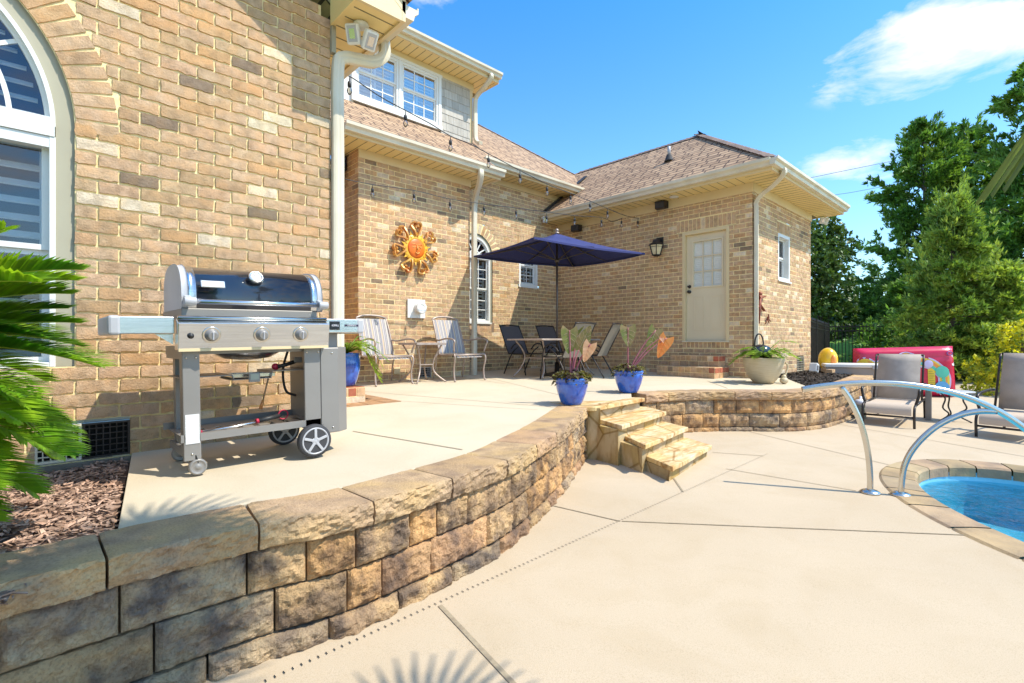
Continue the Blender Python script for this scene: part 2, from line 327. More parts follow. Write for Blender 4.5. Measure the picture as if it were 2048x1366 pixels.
weather(M['concrete'], 1.0, .95); weather(M['patio'], 1.0, .95, 1.8)
weather(M['brick'], 1.0, .90, 9, 150)
M['joint'] = mat('joint sealant', (.27, .21, .14), (.36, .29, .19), .95, scale=40)
M['slot'] = mat('drain slot', (.015, .015, .014), None, .9)
M['block'] = mat('split face block', (.44, .30, .18), (.15, .11, .085), .92, scale=9, bump=1, bscale=42, bdist=.03, attr=True, c3=(.52, .36, .20), s3=6.5, pos=(.30, .64), detail=9)
M['cap'] = mat('cap stone', (.56, .375, .22), (.30, .20, .13), .9, scale=7, bump=1, bscale=75, bdist=.010, attr=True, c3=(.52, .34, .17), s3=3.2, pos=(.28, .66), detail=9)
weather(M['block'], 1.08, .85, 6, 110); weather(M['cap'], 1.06, .9, 5, 120)
M['flag'] = flag_mat(); M['slab'] = tread_mat()
M['copst'] = mat('coping stone', (.36, .25, .145), (.22, .165, .11), .85, scale=6, bump=.6, bscale=45, c3=(.42, .30, .17), s3=2, attr=True)
M['trim'] = mat('beige trim paint', (.68, .54, .31), (.72, .58, .34), .5, scale=2, bump=.05, bscale=60)
M['gutter'] = mat('almond gutter metal', (.68, .61, .46), (.72, .65, .50), .38, scale=3, c3=(.62, .55, .41), s3=2)
M['soffit'] = mat('vinyl soffit', (.80, .62, .27), (.82, .64, .29), .5, scale=2)
M['groove'] = mat('soffit groove', (.22, .18, .10), None, .8)
M['white'] = mat('white vinyl', (.76, .76, .73), (.72, .72, .69), .4, scale=3)
M['shutter'] = mat('white shutter slats', (.86, .86, .84), None, .45)
M['cas'] = mat('window casing taupe', (.40, .37, .27), (.37, .34, .25), .6, scale=3)
M['glass'] = glassmat('window glass', (.86, .91, .95), .08)
M['glassr'] = glassmat('dormer glass', (.8, .88, .97), .38)
M['glassd'] = glassmat('door glass', (.95, .96, .96), .03)
M['glassb'] = glassmat('window glass bluish', (.82, .89, .97), .05)
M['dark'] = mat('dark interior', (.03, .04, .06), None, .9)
M['skyback'] = mat('painted sky reflection', (.03, .10, .32), None, .8)  # blue backing colour stands in for sky reflected in the glass
M['shake'] = mat('grey shake siding', (.42, .39, .345), (.49, .46, .41), .85, scale=6, bump=.5, bscale=30, stretch=(4, 4, .6), island=.12)
M['roof'] = shingle_mat()
M['ridge'] = mat('ridge cap shingle', (.16, .11, .09), (.24, .17, .135), .9, scale=12, bump=.5, bscale=120, island=.2)
M['doorp'] = mat('door paint', (.68, .58, .40), (.72, .62, .43), .42, scale=2)
M['blind'] = mat('blind slats', (.86, .86, .80), None, .5)
M['steel'] = mat('brushed steel', (.62, .63, .66), (.72, .73, .75), .24, 1., scale=3, stretch=(1, 1, 40), bump=.03, bscale=60)
M['chrome'] = mat('polished steel', (.62, .59, .54), (.68, .65, .59), .22, 1., scale=5)
M['blackpaint'] = mat('glossy black enamel', (.012, .014, .022), (.016, .018, .028), .14, scale=4, coat=.6)
M['greyp'] = mat('grey powder coat', (.25, .235, .22), (.27, .255, .24), .42, .25, scale=4)
M['greyl'] = mat('light grey plastic', (.46, .46, .48), (.42, .42, .44), .4, scale=5)
M['black'] = mat('black plastic', (.02, .02, .022), (.03, .03, .03), .5, scale=6)
M['rubber'] = mat('rubber', (.035, .035, .04), (.05, .05, .055), .75, scale=10)
M['red'] = mat('red plastic', (.5, .02, .06), None, .4)
M['wood'] = mat('weathered wood', (.20, .12, .07), (.33, .21, .12), .8, scale=5, stretch=(1, 12, 1))
M['paper'] = mat('printed label', (.72, .72, .70), (.6, .6, .6), .7, scale=60, stretch=(.2, 1, 3))
M['aged'] = mat('antique taupe metal', (.34, .27, .23), (.45, .37, .32), .45, .35, scale=12)
M['bronze'] = mat('dark bronze metal', (.035, .03, .03), (.05, .043, .04), .4, .5, scale=12)
M['sling'] = mat('charcoal sling', (.10, .085, .085), (.12, .10, .10), .75, scale=150)
M['slingl'] = mat('grey beige sling', (.42, .36, .31), (.48, .42, .37), .75, scale=180, c3=(.37, .32, .28), s3=4)
M['slingd'] = mat('dining grey sling', (.20, .175, .14), (.25, .22, .18), .8, scale=180)
M['slingt'] = mat('tan sling', (.50, .40, .31), (.56, .45, .35), .75, scale=180)
M['stripe'] = stripe_mat('striped sling', [(.52, .47, .41, 1.6), (.14, .14, .18, .5), (.44, .41, .40, .6), (.14, .14, .18, .5), (.36, .34, .36, .9), (.55, .42, .28, 1.3), (.20, .19, .23, .5), (.50, .46, .42, 1), (.28, .26, .29, 1.0), (.46, .43, .41, .6), (.17, .16, .18, .5)], .155)
M['table'] = mat('table top', (.42, .33, .27), (.50, .41, .35), .35, scale=18, bump=.1)
M['navy'] = mat('navy canvas', (.022, .030, .14), (.03, .04, .165), .8, scale=50, bump=.1, transl=.03)
M['pole'] = mat('umbrella pole', (.10, .085, .075), (.13, .11, .10), .35, .5, scale=12)
M['cobalt'] = mat('cobalt glaze', (.02, .10, .52), (.05, .19, .74), .12, scale=7, coat=.8, c3=(.015, .07, .42), s3=9)
M['soil'] = mat('potting soil', (.03, .02, .014), (.07, .05, .03), .95, scale=40, bump=1)
M['ceramic'] = mat('beige ribbed pot', (.52, .42, .27), (.60, .50, .34), .5, scale=9, stretch=(1, 1, 14), bump=.6, bscale=9, bdist=.01)
M['ear'] = mat('elephant ear leaf', (.11, .15, .035), (.20, .22, .06), .45, scale=8, transl=.35, c3=(.30, .22, .12), s3=6)
M['earp'] = mat('pink elephant ear leaf', (.60, .33, .20), (.70, .45, .30), .5, scale=10, transl=.4)
M['earo'] = mat('orange elephant ear leaf', (.70, .22, .06), (.62, .28, .10), .5, scale=10, transl=.5)
M['earv'] = mat('leaf veins', (.50, .40, .28), None, .6, transl=.2)
M['stem'] = mat('pink stalk', (.30, .07, .11), (.40, .14, .16), .5, scale=10)
M['coleus'] = mat('coleus leaf', (.05, .015, .03), (.10, .09, .02), .55, scale=14, island=.5, transl=.25, c3=(.17, .16, .04), s3=18)
M['philo'] = mat('philodendron leaf', (.17, .30, .03), (.27, .38, .05), .4, scale=8, transl=.4, island=.2)
M['sago'] = mat('sago palm leaflet', (.19, .36, .014), (.34, .50, .03), .33, scale=9, transl=.35, island=.3, c3=(.07, .22, .012), s3=3, spec=.5)
M['rachis'] = mat('yellow green rib', (.40, .46, .05), None, .5)
M['trunk'] = mat('bark', (.10, .075, .055), (.17, .13, .10), .95, scale=8, bump=1, bscale=20, stretch=(1, 1, .3), bdist=.03)
M['fan'] = mat('fan palm leaf', (.13, .19, .04), (.26, .31, .08), .4, scale=5, transl=.3, island=.25)
M['cyp'] = mat('dark cypress foliage', (.07, .18, .035), (.20, .34, .06), .6, scale=1.1, transl=.3, island=.45, c3=(.18, .29, .05), s3=.8)
M['arb'] = mat('light arborvitae foliage', (.25, .36, .055), (.44, .52, .10), .55, scale=1.6, transl=.3, island=.4, c3=(.15, .26, .05), s3=1.2)
M['dkl'] = mat('dark broad leaves', (.05, .11, .022), (.12, .20, .04), .45, scale=1.3, transl=.2, island=.4, c3=(.09, .15, .03), s3=.9)
M['yel'] = mat('golden shrub leaves', (.60, .58, .025), (.78, .66, .04), .5, scale=3, transl=.35, island=.3, c3=(.20, .28, .03), s3=3)
M['fence'] = mat('black fence metal', (.016, .015, .015), (.026, .024, .023), .45, .2, scale=20)
M['grass'] = mat('lawn', (.16, .30, .03), (.24, .40, .045), .9, scale=3, bump=1, bscale=60, c3=(.10, .20, .03), s3=.3)
M['mulch'] = mat('bark mulch chips', (.34, .205, .14), (.52, .35, .26), .95, scale=12, island=.45, bump=.6)
M['mulchg'] = mat('mulch ground', (.10, .06, .045), (.19, .12, .09), .95, scale=30, bump=1, bscale=60)
M['mulchd'] = mat('dark mulch', (.035, .026, .02), (.075, .055, .04), .95, scale=30, bump=1, bscale=50, island=.4)
M['basin'] = mat('blue basin', (.16, .50, .66), (.24, .60, .76), .5, scale=3)
M['water'] = glassmat('pool water', (.50, .84, .92), .06, .03, .9, 6)
M['beigebox'] = mat('taupe storage box', (.33, .28, .24), (.36, .31, .27), .55, scale=4)
M['boxlid'] = mat('box lid', (.72, .70, .66), None, .5)
M['pinkred'] = mat('red vinyl', (.52, .006, .045), (.60, .01, .07), .25, scale=5, coat=.3)
M['bulb'] = glassmat('bulb glass', (.95, .9, .8), .15)
M['amber'] = mat('amber glass pane', (.62, .52, .30), (.72, .62, .40), .3, scale=14)
M['orange'] = mat('sun face enamel', (.75, .13, .01), (.85, .22, .015), .4, scale=9)
M['yellow'] = mat('sun ring enamel', (.82, .40, .02), (.85, .52, .05), .4, scale=12)
M['goldp'] = mat('gold patina', (.80, .48, .12), (.52, .17, .05), .4, .2, scale=9)
M['rust'] = mat('rust red metal', (.20, .05, .03), (.28, .09, .05), .6, .3, scale=20)
M['yvinyl'] = mat('yellow vinyl', (.80, .55, .01), (.72, .36, .02), .22, scale=4, coat=.4)
M['conc'] = mat('foundation concrete', (.17, .15, .12), (.25, .22, .18), .95, scale=6, bump=.5)
def flat(n_, c, rough=.4, **k): return mat(n_, c, None, rough, **k)
M['sky1'] = flat('sky blue print', (.12, .42, .75)); M['teal'] = flat('teal print', (.10, .55, .40)); M['ylp'] = flat('yellow print', (.85, .62, .05)); M['orp'] = flat('orange print', (.85, .30, .06)); M['lil'] = flat('lilac print', (.62, .55, .80)); M['blk'] = flat('dark ink', (.03, .02, .05)); M['wht'] = flat('white vinyl patch', (.75, .75, .80)); M['blu'] = flat('blue ink', (.04, .07, .30))
M['tank'] = flat('pale grey tank', (.5, .5, .5)); M['gpx'] = flat('grey green canister', (.32, .35, .29))
# ================================================================ LARGE STRUCTURE
# lawn to the horizon
def lz(X, Y):
    return CZ-1.34 if FX*X+FY*Y < 12 else CZ-1.30+.0*X
b = MB(); rgs = [[b.V((LF(3.98, 3.08).x+r_*math.cos(2*math.pi*k/48), LF(3.98, 3.08).y+r_*math.sin(2*math.pi*k/48), CZ-1.62)) for k in range(48)] for r_ in (3, 20, 100, 1200)]
for i in range(3):
    for k in range(48): b.F((rgs[i][k], rgs[i+1][k], rgs[i+1][(k+1) % 48], rgs[i][(k+1) % 48]))
tag(b.build('lawn', M['grass']), kind='structure')

# spa outline in (lat, fwd)
ELC, ELA, ELB, ELR = (4.28, 3.31), 1.07, 1.68, R(12)
def ell(k, off=0, n=72):
    a = 2*math.pi*k/n; x, y = (ELA+off)*math.cos(a), (ELB+off)*math.sin(a)
    lat = ELC[0]+x*math.cos(ELR)+y*math.sin(ELR)*.35; fwd = ELC[1]+y*math.cos(ELR)-x*math.sin(ELR)*.35
    return LF(lat, fwd)
# deck sheet with an opening for the spa: ring of quads from opening to far outline
b = MB(); nE = 72
inner = [ell(k, .27) for k in range(nE)]
cen = LF(*ELC)
outer = []
for k in range(nE):
    d = (inner[k]-cen).normalized(); outer.append(cen+d*13.5)
rings = [inner]+[[inner[k].lerp(outer[k], t) for k in range(nE)] for t in (.05, .2, .5, 1)]
ids = [[b.V((p.x, p.y, zd(p.x, p.y))) for p in r_] for r_ in rings]
for i in range(len(ids)-1):
    for k in range(nE): b.F((ids[i][k], ids[i+1][k], ids[i+1][(k+1) % nE], ids[i][(k+1) % nE]), False)
deck = tag(b.build('pool_deck', M['concrete']), kind='structure')
# control joints
b = MB()
def strip(P, Q, w_, lift, f=zd):
    P = Vector((P[0], P[1], 0)); Q = Vector((Q[0], Q[1], 0)); d = (Q-P).normalized(); n_ = Vector((-d.y, d.x, 0))*w_/2; k = max(1, int((Q-P).length/1.5))
    for i in range(k):
        a = P.lerp(Q, i/k); c = P.lerp(Q, (i+1)/k); b.poly([(q.x, q.y, f(q.x, q.y)+lift) for q in (a-n_, c-n_, c+n_, a+n_)])
for (x0, y0, x1, y1, w_) in ((880, 1212, 1075, 1420, .022), (1244, 1043, 1962, 1072, .012), (1098, 1010, 1240, 1043, .012), (1341, 948, 1366, 984, .016), (1452, 938, 1712, 982, .010), (1425, 905, 1525, 912, .010), (1500, 864, 1795, 934, .010), (1672, 848, 2300, 957, .012)):
    strip(dek(x0, y0), dek(x1, y1), w_, .004)
b.build('joint', M['joint'], deck)
# slotted drain
b = MB(); A = dek(512, 1372); B_ = dek(1535, 908)
for (P, Q) in ((A, B_),):
    d = (Q-P).normalized(); n_ = Vector((-d.y, d.x, 0)); Lg = (Q-P).length; s = 0
    while s < Lg:
        c = P+d*s; h = d*.0022; wv = n_*.009
        b.poly([(q.x, q.y, zd(q.x, q.y)+.0045) for q in (c-h-wv, c+h-wv, c+h+wv, c-h+wv)]); s += .034
tag(b.build('slot_drain', M['slot']), 'long row of narrow black drain slots set in the deck beside the block wall', 'drain')

b = MB(); rows = []
for i in range(26):
    f = 15.6+i*2.2; rows.append([LF(lt, f, CZ-1.55+min(1.6, max(0, (f-16.6)*.30))+.03*nrm) for lt, nrm in [(x_*3.0-6, math.sin(x_*1.7+i)) for x_ in range(26)]])
b.smooth = True; b.grid([r_[::-1] for r_ in rows]); tag(b.build('lawn', M['grass']), kind='structure')

# ------------------------------------------------ retaining wall paths (front top edge of the cap)
left_pts = [(-330, 1262), (-160, 1214), (0, 1171), (219, 1117), (372, 1081), (526, 1047), (645, 1026), (753, 1002), (911, 955), (1021, 918), (1085, 882), (1135, 849), (1176, 813)]
right_pts = [(1292, 789), (1345, 786), (1399, 784), (1440, 783.5), (1500, 783.5), (1560, 784), (1610, 783), (1650, 780), (1683, 775), (1706, 769), (1725, 761), (1746, 751)]
def path3(pts):
    P = [pat(*p) for p in pts]; Q = crom(P, 14); return Q
class Path:
    def __init__(s, P):
        s.P = P; s.S = [0]
        for i in range(1, len(P)): s.S.append(s.S[-1]+(P[i].xy-P[i-1].xy).length)
        s.L = s.S[-1]
    def at(s, t):
        t = min(max(t, 0), s.L-1e-6); import bisect
        i = min(bisect.bisect_right(s.S, t)-1, len(s.P)-2); k = (t-s.S[i])/(s.S[i+1]-s.S[i]); p = s.P[i].lerp(s.P[i+1], k)
        a = s.P[max(i-2, 0)]; c = s.P[min(i+3, len(s.P)-1)]; d = (c-a).xy.normalized()
        return p, Vector((d.x, d.y, 0)), Vector((d.y, -d.x, 0))     # right side of travel = outward (towards camera)
    def near(s, q):
        return min(range(len(s.P)), key=lambda i: (s.P[i].xy-Vector(q).xy).length)
PL, PR = Path(path3(left_pts)), Path(path3(right_pts))
CAPD, CAPH = .315, .112
def nfbm(p, s_): return noise.fractal(Vector(p)*s_, .8, 2.1, 4)
def face_patch(b, path, s0, s1, z0f, z1f, off, res, amp, rnd, col, cols, seed, arch=False):
    nu = max(3, int((s1-s0)/res)); z_mid = .16; nv = max(3, int(z_mid/res)); P = []
    g = .004
    for j in range(nv+1):
        row = []
        for i in range(nu+1):
            u = i/nu; v = j/nv; s_ = s0+g+(s1-s0-2*g)*u; p, d, n_ = path.at(s_); zb = z0f(p)+g; zt = z1f(p)-g; z = zb+(zt-zb)*v
            eu = min(u, 1-u)*(s1-s0); ev = min(v, 1-v)*(zt-zb); e = min(eu, ev)
            o = off+(1-math.exp(-e/.012))*rnd+amp*nfbm((s_*1.0+seed*7.1, z*1.0, seed), 9)*min(1, e/.02)
            if e > .001: o += amp*.55*nfbm((s_+seed, z, 3+seed), 26)+amp*.22*nfbm((s_+seed, z, 9+seed), 70)
            # rounded corners
            jig = .0035*nfbm((s_*3, z*3, seed+9), 14)
            row.append(Vector((p.x, p.y, z+jig))+n_*o)
        P.append(row)
    nf0 = len(b.f); b.smooth = False
    ids = [[b.V(p) for p in r_] for r_ in P]
    for j in range(nv):
        for i in range(nu): b.F((ids[j][i], ids[j][i+1], ids[j+1][i+1], ids[j+1][i]))
    # skirts back into the joint
    ring = ids[0]+[r_[-1] for r_ in ids[1:]]+ids[-1][-2::-1]+[r_[0] for r_ in ids[-2:0:-1]]
    back = []
    for k in ring:
        q = Vector(b.v[k]); t = None
        back.append(q)
    nmid = path.at((s0+s1)/2)[2]
    Ti = b.T.inverted() if b.T is not None else Matrix.Identity(4)
    bk = [b.V(Ti @ (q-nmid*.035)) for q in back]
    for k in range(len(ring)): b.F((ring[k], bk[k], bk[(k+1) % len(ring)], ring[(k+1) % len(ring)]), False)
    cols += [col]*(len(b.f)-nf0); b.smooth = False
def block_tone(rr):
    t = rr.random()
    if t < .45: c = (1.06, 1.0, .90)
    elif t < .72: c = (1.25, 1.04, .78)
    elif t < .90: c = (.98, 1.02, 1.08)
    else: c = (1.14, .98, .88)
    k = rr.uniform(.85, 1.2); return (c[0]*k, c[1]*k, c[2]*k, 1)
def retaining_wall(path, name, label, res, lens0, capjoint, rr, capn=.477):
    W = empty(name, label, 'retaining wall', path.P[len(path.P)//2]); inv = Matrix.Translation(-Vector(W.location))
    ztop = lambda p: zp(p.x, p.y)+.004
    zcb = lambda p: ztop(p)-CAPH; zbot = lambda p: zd(p.x, p.y)-.02
    hh = lambda p: (zcb(p)-zd(p.x, p.y))
    levels = [lambda p: zbot(p), lambda p: zd(p.x, p.y)+max(hh(p)-.365, .03), lambda p: (zd(p.x, p.y)+max(hh(p)-.365, .03)+zcb(p))/2, zcb]
    for c in range(3):
        b = MB(); b.T = inv; cols = []; s = -rr.uniform(0, .2)
        while s < path.L:
            ln = rr.choice((.18, .22, .30, .40, .44, .45)) if c else rr.choice((.35, .42, .45)); s1 = min(s+ln, path.L)
            if s1 > .02 and s1-max(s, 0) > .04: face_patch(b, path, max(s, 0), s1, levels[c], levels[c+1], -.046+.006*rr.random()+(0 if c else .012), res, .019, .024, block_tone(rr), cols, rr.random()*50)
            s += ln
        # core
        n_ = int(path.L/.12)+1; nf0 = len(b.f)
        for i in range(n_):
            a = path.at(path.L*i/n_); d = path.at(path.L*(i+1)/n_)
            pa = a[0]-a[2]*.075; pd = d[0]-d[2]*.075; qa = a[0]-a[2]*.28; qd = d[0]-d[2]*.28
            za, zb_ = levels[c](a[0]), levels[c+1](a[0])
            zc, ze = levels[c](d[0]), levels[c+1](d[0])
            b.poly([(pa.x, pa.y, za), (pd.x, pd.y, zc), (pd.x, pd.y, ze), (pa.x, pa.y, zb_)]); b.poly([(qd.x, qd.y, zc), (qa.x, qa.y, za), (qa.x, qa.y, zb_), (qd.x, qd.y, ze)])
            if i in (0, n_-1):
                e = (a, za, zb_, pa, qa) if i == 0 else (d, zc, ze, pd, qd); b.poly([(e[3].x, e[3].y, e[1]), (e[4].x, e[4].y, e[1]), (e[4].x, e[4].y, e[2]), (e[3].x, e[3].y, e[2])])
        cols += [(.35, .33, .3, 1)]*(len(b.f)-nf0)
        b.build('block_course', M['block'], W, col=cols)
    b = MB(); b.T = inv; cols = []; s = capjoint-capn*math.ceil(capjoint/capn)
    b.smooth = False
    while s < path.L:
        s0 = max(s, 0)+.0045; s1 = min(s+capn*rr.uniform(.985, 1.015), path.L)-.0045; s_next = s1+.0045
        if s1-s0 > .03:
            nu = max(2, int((s1-s0)/(res*1.2))); sd = rr.random()*40; P = []
            for i in range(nu+1):
                s_ = s0+(s1-s0)*i/nu; p, d, n_ = path.at(s_); zt = ztop(p); row = []
                ed = 1 if 0 < i < nu else 0
                for (o, dz) in ((-CAPD, -CAPH), (-CAPD, -.004), (-CAPD+.006, 0), (-.2, 0), (-.1, 0), (-.03, 0), (-.006, -.001), (-.001, -.006), (.002, -.016), (.004, -.028), (.005, -.040), (.005, -.052), (.005, -.064), (.004, -.076), (.002, -.088), (-.001, -.100), (-.006, -.109), (-.02, -CAPH), (-.12, -CAPH)):
                    a = 0
                    if dz < -.004 and o > -.02: a = .014*nfbm((s_+sd, dz*2, sd), 14)*(.4+.6*ed)+.009*nfbm((s_+sd, dz*2, sd), 45)
                    h = .0025*nfbm((s_+sd, o, 5), 6) if dz == 0 else 0
                    if not ed and dz > -.02: h -= .004
                    row.append(Vector((p.x, p.y, zt+dz+h))+n_*(o+a))
                P.append(row)
            nf0 = len(b.f); b.grid([r_[::-1] for r_ in P]); b.F([len(b.v)-len(P[0])+k for k in range(len(P[0]))], False); b.F([len(b.v)-len(P[0])*len(P)+k for k in range(len(P[0]))][::-1], False)
            k = rr.uniform(.9, 1.14); cols += [(k*rr.uniform(.97, 1.05), k, k*rr.uniform(.92, 1.02), 1)]*(len(b.f)-nf0)
        s = s_next
    b.build('cap', M['cap'], W, col=cols)
    return W
jl = PL.S[PL.near(pat(219, 1117))]; jr = PR.S[PR.near(pat(1399, 784))]
retaining_wall(PL, 'retaining_wall', 'long curving block wall with rough cap stones in the foreground, left of the stone steps', .0105, None, jl, random.Random(3))
retaining_wall(PR, 'retaining_wall', 'shorter curved block wall holding up the patio, right of the stone steps', .035, None, jr, random.Random(5))

# ------------------------------------------------ upper patio, mulch beds
def capback(path, inset=.01):
    return [path.at(path.L*i/40)[0]-path.at(path.L*i/40)[2]*(CAPD-inset) for i in range(41)]
LB, RB = capback(PL), capback(PR)
edge_far = pat(264, 905); edge_near = pat(226, 1060)
LBp = [p for p in LB]
i0 = min(range(len(LBp)), key=lambda i: (LBp[i].xy-edge_near.xy).length)
X_W, Y_NW = 1.76, 4.0
bedc = [pat(1588, 772), pat(1573, 757)]                       # boundary of mulch bed beside the block
poly = [(edge_near+(edge_near-edge_far)*.06).xy[:]]+[(edge_near.x, edge_near.y)]
poly = [(p.x, p.y) for p in LBp[i0:]]
landL, landR = pat(1191.5, 815.6), pat(1289.6, 795)
poly += [(landL.x-.02, landL.y+.14), (landR.x-.1, landR.y+.12)]
jb = min(range(len(RB)), key=lambda i: (RB[i].xy-bedc[0].xy).length)
poly += [(p.x, p.y) for p in RB[:jb+1]]
poly += [(bedc[1].x, bedc[1].y), (9.6, 3.6), (13, 3.6), (13, 9.5), (0, 9.5), (edge_far.x, 4.06), (edge_far.x, edge_far.y)]
b = MB(); b.prism(poly, lambda x, y: zp(x, y)-.12, zp)
pto = tag(b.build('patio', M['patio'], bevel=.006), kind='structure')
b = MB()
for (x0, y0, x1, y1, w_) in ((706, 863, 925, 900, .012), (690, 780, 1110, 815, .010), (960, 752, 1118, 790, .009), (780, 801, 1075, 820, .008), (1415, 762, 1455, 777, .010), (940, 757, 1010, 768, .008)):
    strip(pat(x0, y0), pat(x1, y1), w_, .004, zp)
b.build('joint', M['joint'], pto)
def chips(name, region, n_, zf, size, m_, label):
    me = []; xs = [p[0] for p in region]; ys = [p[1] for p in region]
    def inside(x, y):
        c = False; k = len(region)
        for i in range(k):
            x1, y1 = region[i]; x2, y2 = region[(i+1) % k]
            if (y1 > y) != (y2 > y) and x < (x2-x1)*(y-y1)/(y2-y1)+x1: c = not c
        return c
    V = []; rr = random.Random(1)
    while len(V) < n_*4*2:
        x = rr.uniform(min(xs), max(xs)); y = rr.uniform(min(ys), max(ys))
        if not inside(x, y): continue
        a = rr.uniform(0, 6.3); l_ = size*rr.uniform(.4, 1.5)/2; w_ = l_*rr.uniform(.12, .4); t = rr.uniform(-.35, .35); d = Vector((math.cos(a), math.sin(a), t)); s_ = Vector((-math.sin(a), math.cos(a), rr.uniform(-.5, .5))); c = Vector((x, y, zf(x, y)+rr.uniform(.0, .025)))
        up = Vector((0, 0, w_*.5))
        V += [(c-d*l_-s_*w_)[:], (c+d*l_-s_*w_*.6)[:], (c+d*l_+s_*w_*.5)[:], (c-d*l_*.8+s_*w_)[:]]
        V += [(c-d*l_-s_*w_-up)[:], (c+d*l_-s_*w_*.6-up)[:], (c+d*l_-s_*w_*.6)[:], (c-d*l_-s_*w_)[:]]
    return tag(np_mesh(name, np.array(V), 4, m_), label, None, None, 'stuff')
# left bed
mz = lambda x, y: zp(x, y)-.05+.03*nfbm((x, y, 0), 1.2)
bed = [(edge_far.x-.01, edge_far.y), (edge_near.x-.01, edge_near.y)]+[(p.x, p.y) for p in LBp[i0::-1]]+[(-3.6, 2.2), (-3.6, 4.0), (edge_far.x-.01, 4.0)]
b = MB(); b.prism(bed, CZ-1.36, lambda x, y: zp(x, y)-.055)
tag(b.build('planting_bed', M['mulchg']), kind='structure')
chips('bark_mulch', [(-1.2, 1.0)]+[(edge_near.x-.02, edge_near.y-.1), (edge_far.x-.02, edge_far.y+.08), (edge_far.x-.02, 3.98), (-1.2, 3.98)], 16000, mz, .036, M['mulch'], 'reddish brown bark mulch')
q = [bedc[0], pat(1621, 764.5), pat(1690, 748), pat(1716, 742)]
bed2 = [(p.x, p.y) for p in RB[jb:]]+[(12.9, 3.3), (12.9, 3.46), (9.62, 3.46), (bedc[1].x, bedc[1].y)]
b = MB(); b.prism(bed2, CZ-1.36, lambda x, y: zp(x, y)-.02)
tag(b.build('planting_bed', M['mulchd']), kind='structure')
chips('bark_mulch', bed2, 5000, lambda x, y: zp(x, y)-.01, .06, M['mulchd'], 'dark mulch')

# ================================================================ HOUSE
HX, HY = 9.01, 3.47          # door wall plane X, side wall plane Y
house = empty('brick_house', 'tan brick house with brown shingle roofs, arched windows and beige gutters', 'house', (0, 0, 0))
def P_(name, m_, b, bevel=0, label=None, col=None, parent=None):
    o = b.build(name, m_, parent or house, bevel, col)
    if label: o['label'] = label
    return o
CH, BL = .0813, .2112
def brick_color(rr):
    t = rr.random(); k = rr.uniform(.88, 1.02)
    if t < .66: c = (.59, .405, .26)
    elif t < .78: c = (.58, .365, .20)
    elif t < .92: c = (.52, .35, .21)
    elif t < .945: c = (.28, .205, .145)
    else: c = (.74, .62, .47)
    c = tuple(x*k*rr.uniform(.98, 1.02) for x in c); return (*c, 1)
def one_brick(b, cols, O, U, Nn, u0, u1, v0, v1, nx, ny, rr, jit, t=.0085, rot=0, ctr=None, col=None):
    t = min(t, .005) if nx < 5 else .0115
    tt = t+rr.uniform(-.0025, .003); ids = []; sd = rr.random()*90; nf0 = len(b.f)
    for j in range(ny+1):
        row = []
        for i in range(nx+1):
            u = u0+(u1-u0)*i/nx; v = v0+(v1-v0)*j/ny; e = (i in (0, nx)) or (j in (0, ny))
            du = dv = 0
            if e and jit:
                du = jit*.8*noise.noise(Vector((v*40, sd, i))) if i in (0, nx) else 0
                dv = jit*((1.25 if j == 0 else .5)*noise.noise(Vector((u*22, sd+5, j)))+(.9 if j == 0 else .35)*noise.noise(Vector((u*75, sd+9, j)))) if j in (0, ny) else 0
            o = tt-(.0012 if e else 0)+(jit*.35*noise.noise(Vector((u*18, v*18, sd))))
            p2u, p2v = u+du, v+dv
            if rot:
                cu, cv = ctr; x, y = p2u-cu, p2v-cv; p2u = cu+x*math.cos(rot)-y*math.sin(rot); p2v = cv+x*math.sin(rot)+y*math.cos(rot)
            row.append(b.V(O+U*p2u+Vector((0, 0, p2v))+Nn*o))
        ids.append(row)
    for j in range(ny):
        for i in range(nx): b.F((ids[j][i], ids[j][i+1], ids[j+1][i+1], ids[j+1][i]), False)
    ring = ids[0]+[r_[-1] for r_ in ids[1:]]+ids[-1][-2::-1]+[r_[0] for r_ in ids[-2:0:-1]]
    bk = [b.V(Vector(b.v[k])-Nn*(tt+.006)) for k in ring]
    for k in range(len(ring)): b.F((ring[k], bk[k], bk[(k+1) % len(ring)], ring[(k+1) % len(ring)]), False)
    cols += [col or brick_color(rr)]*(len(b.f)-nf0)
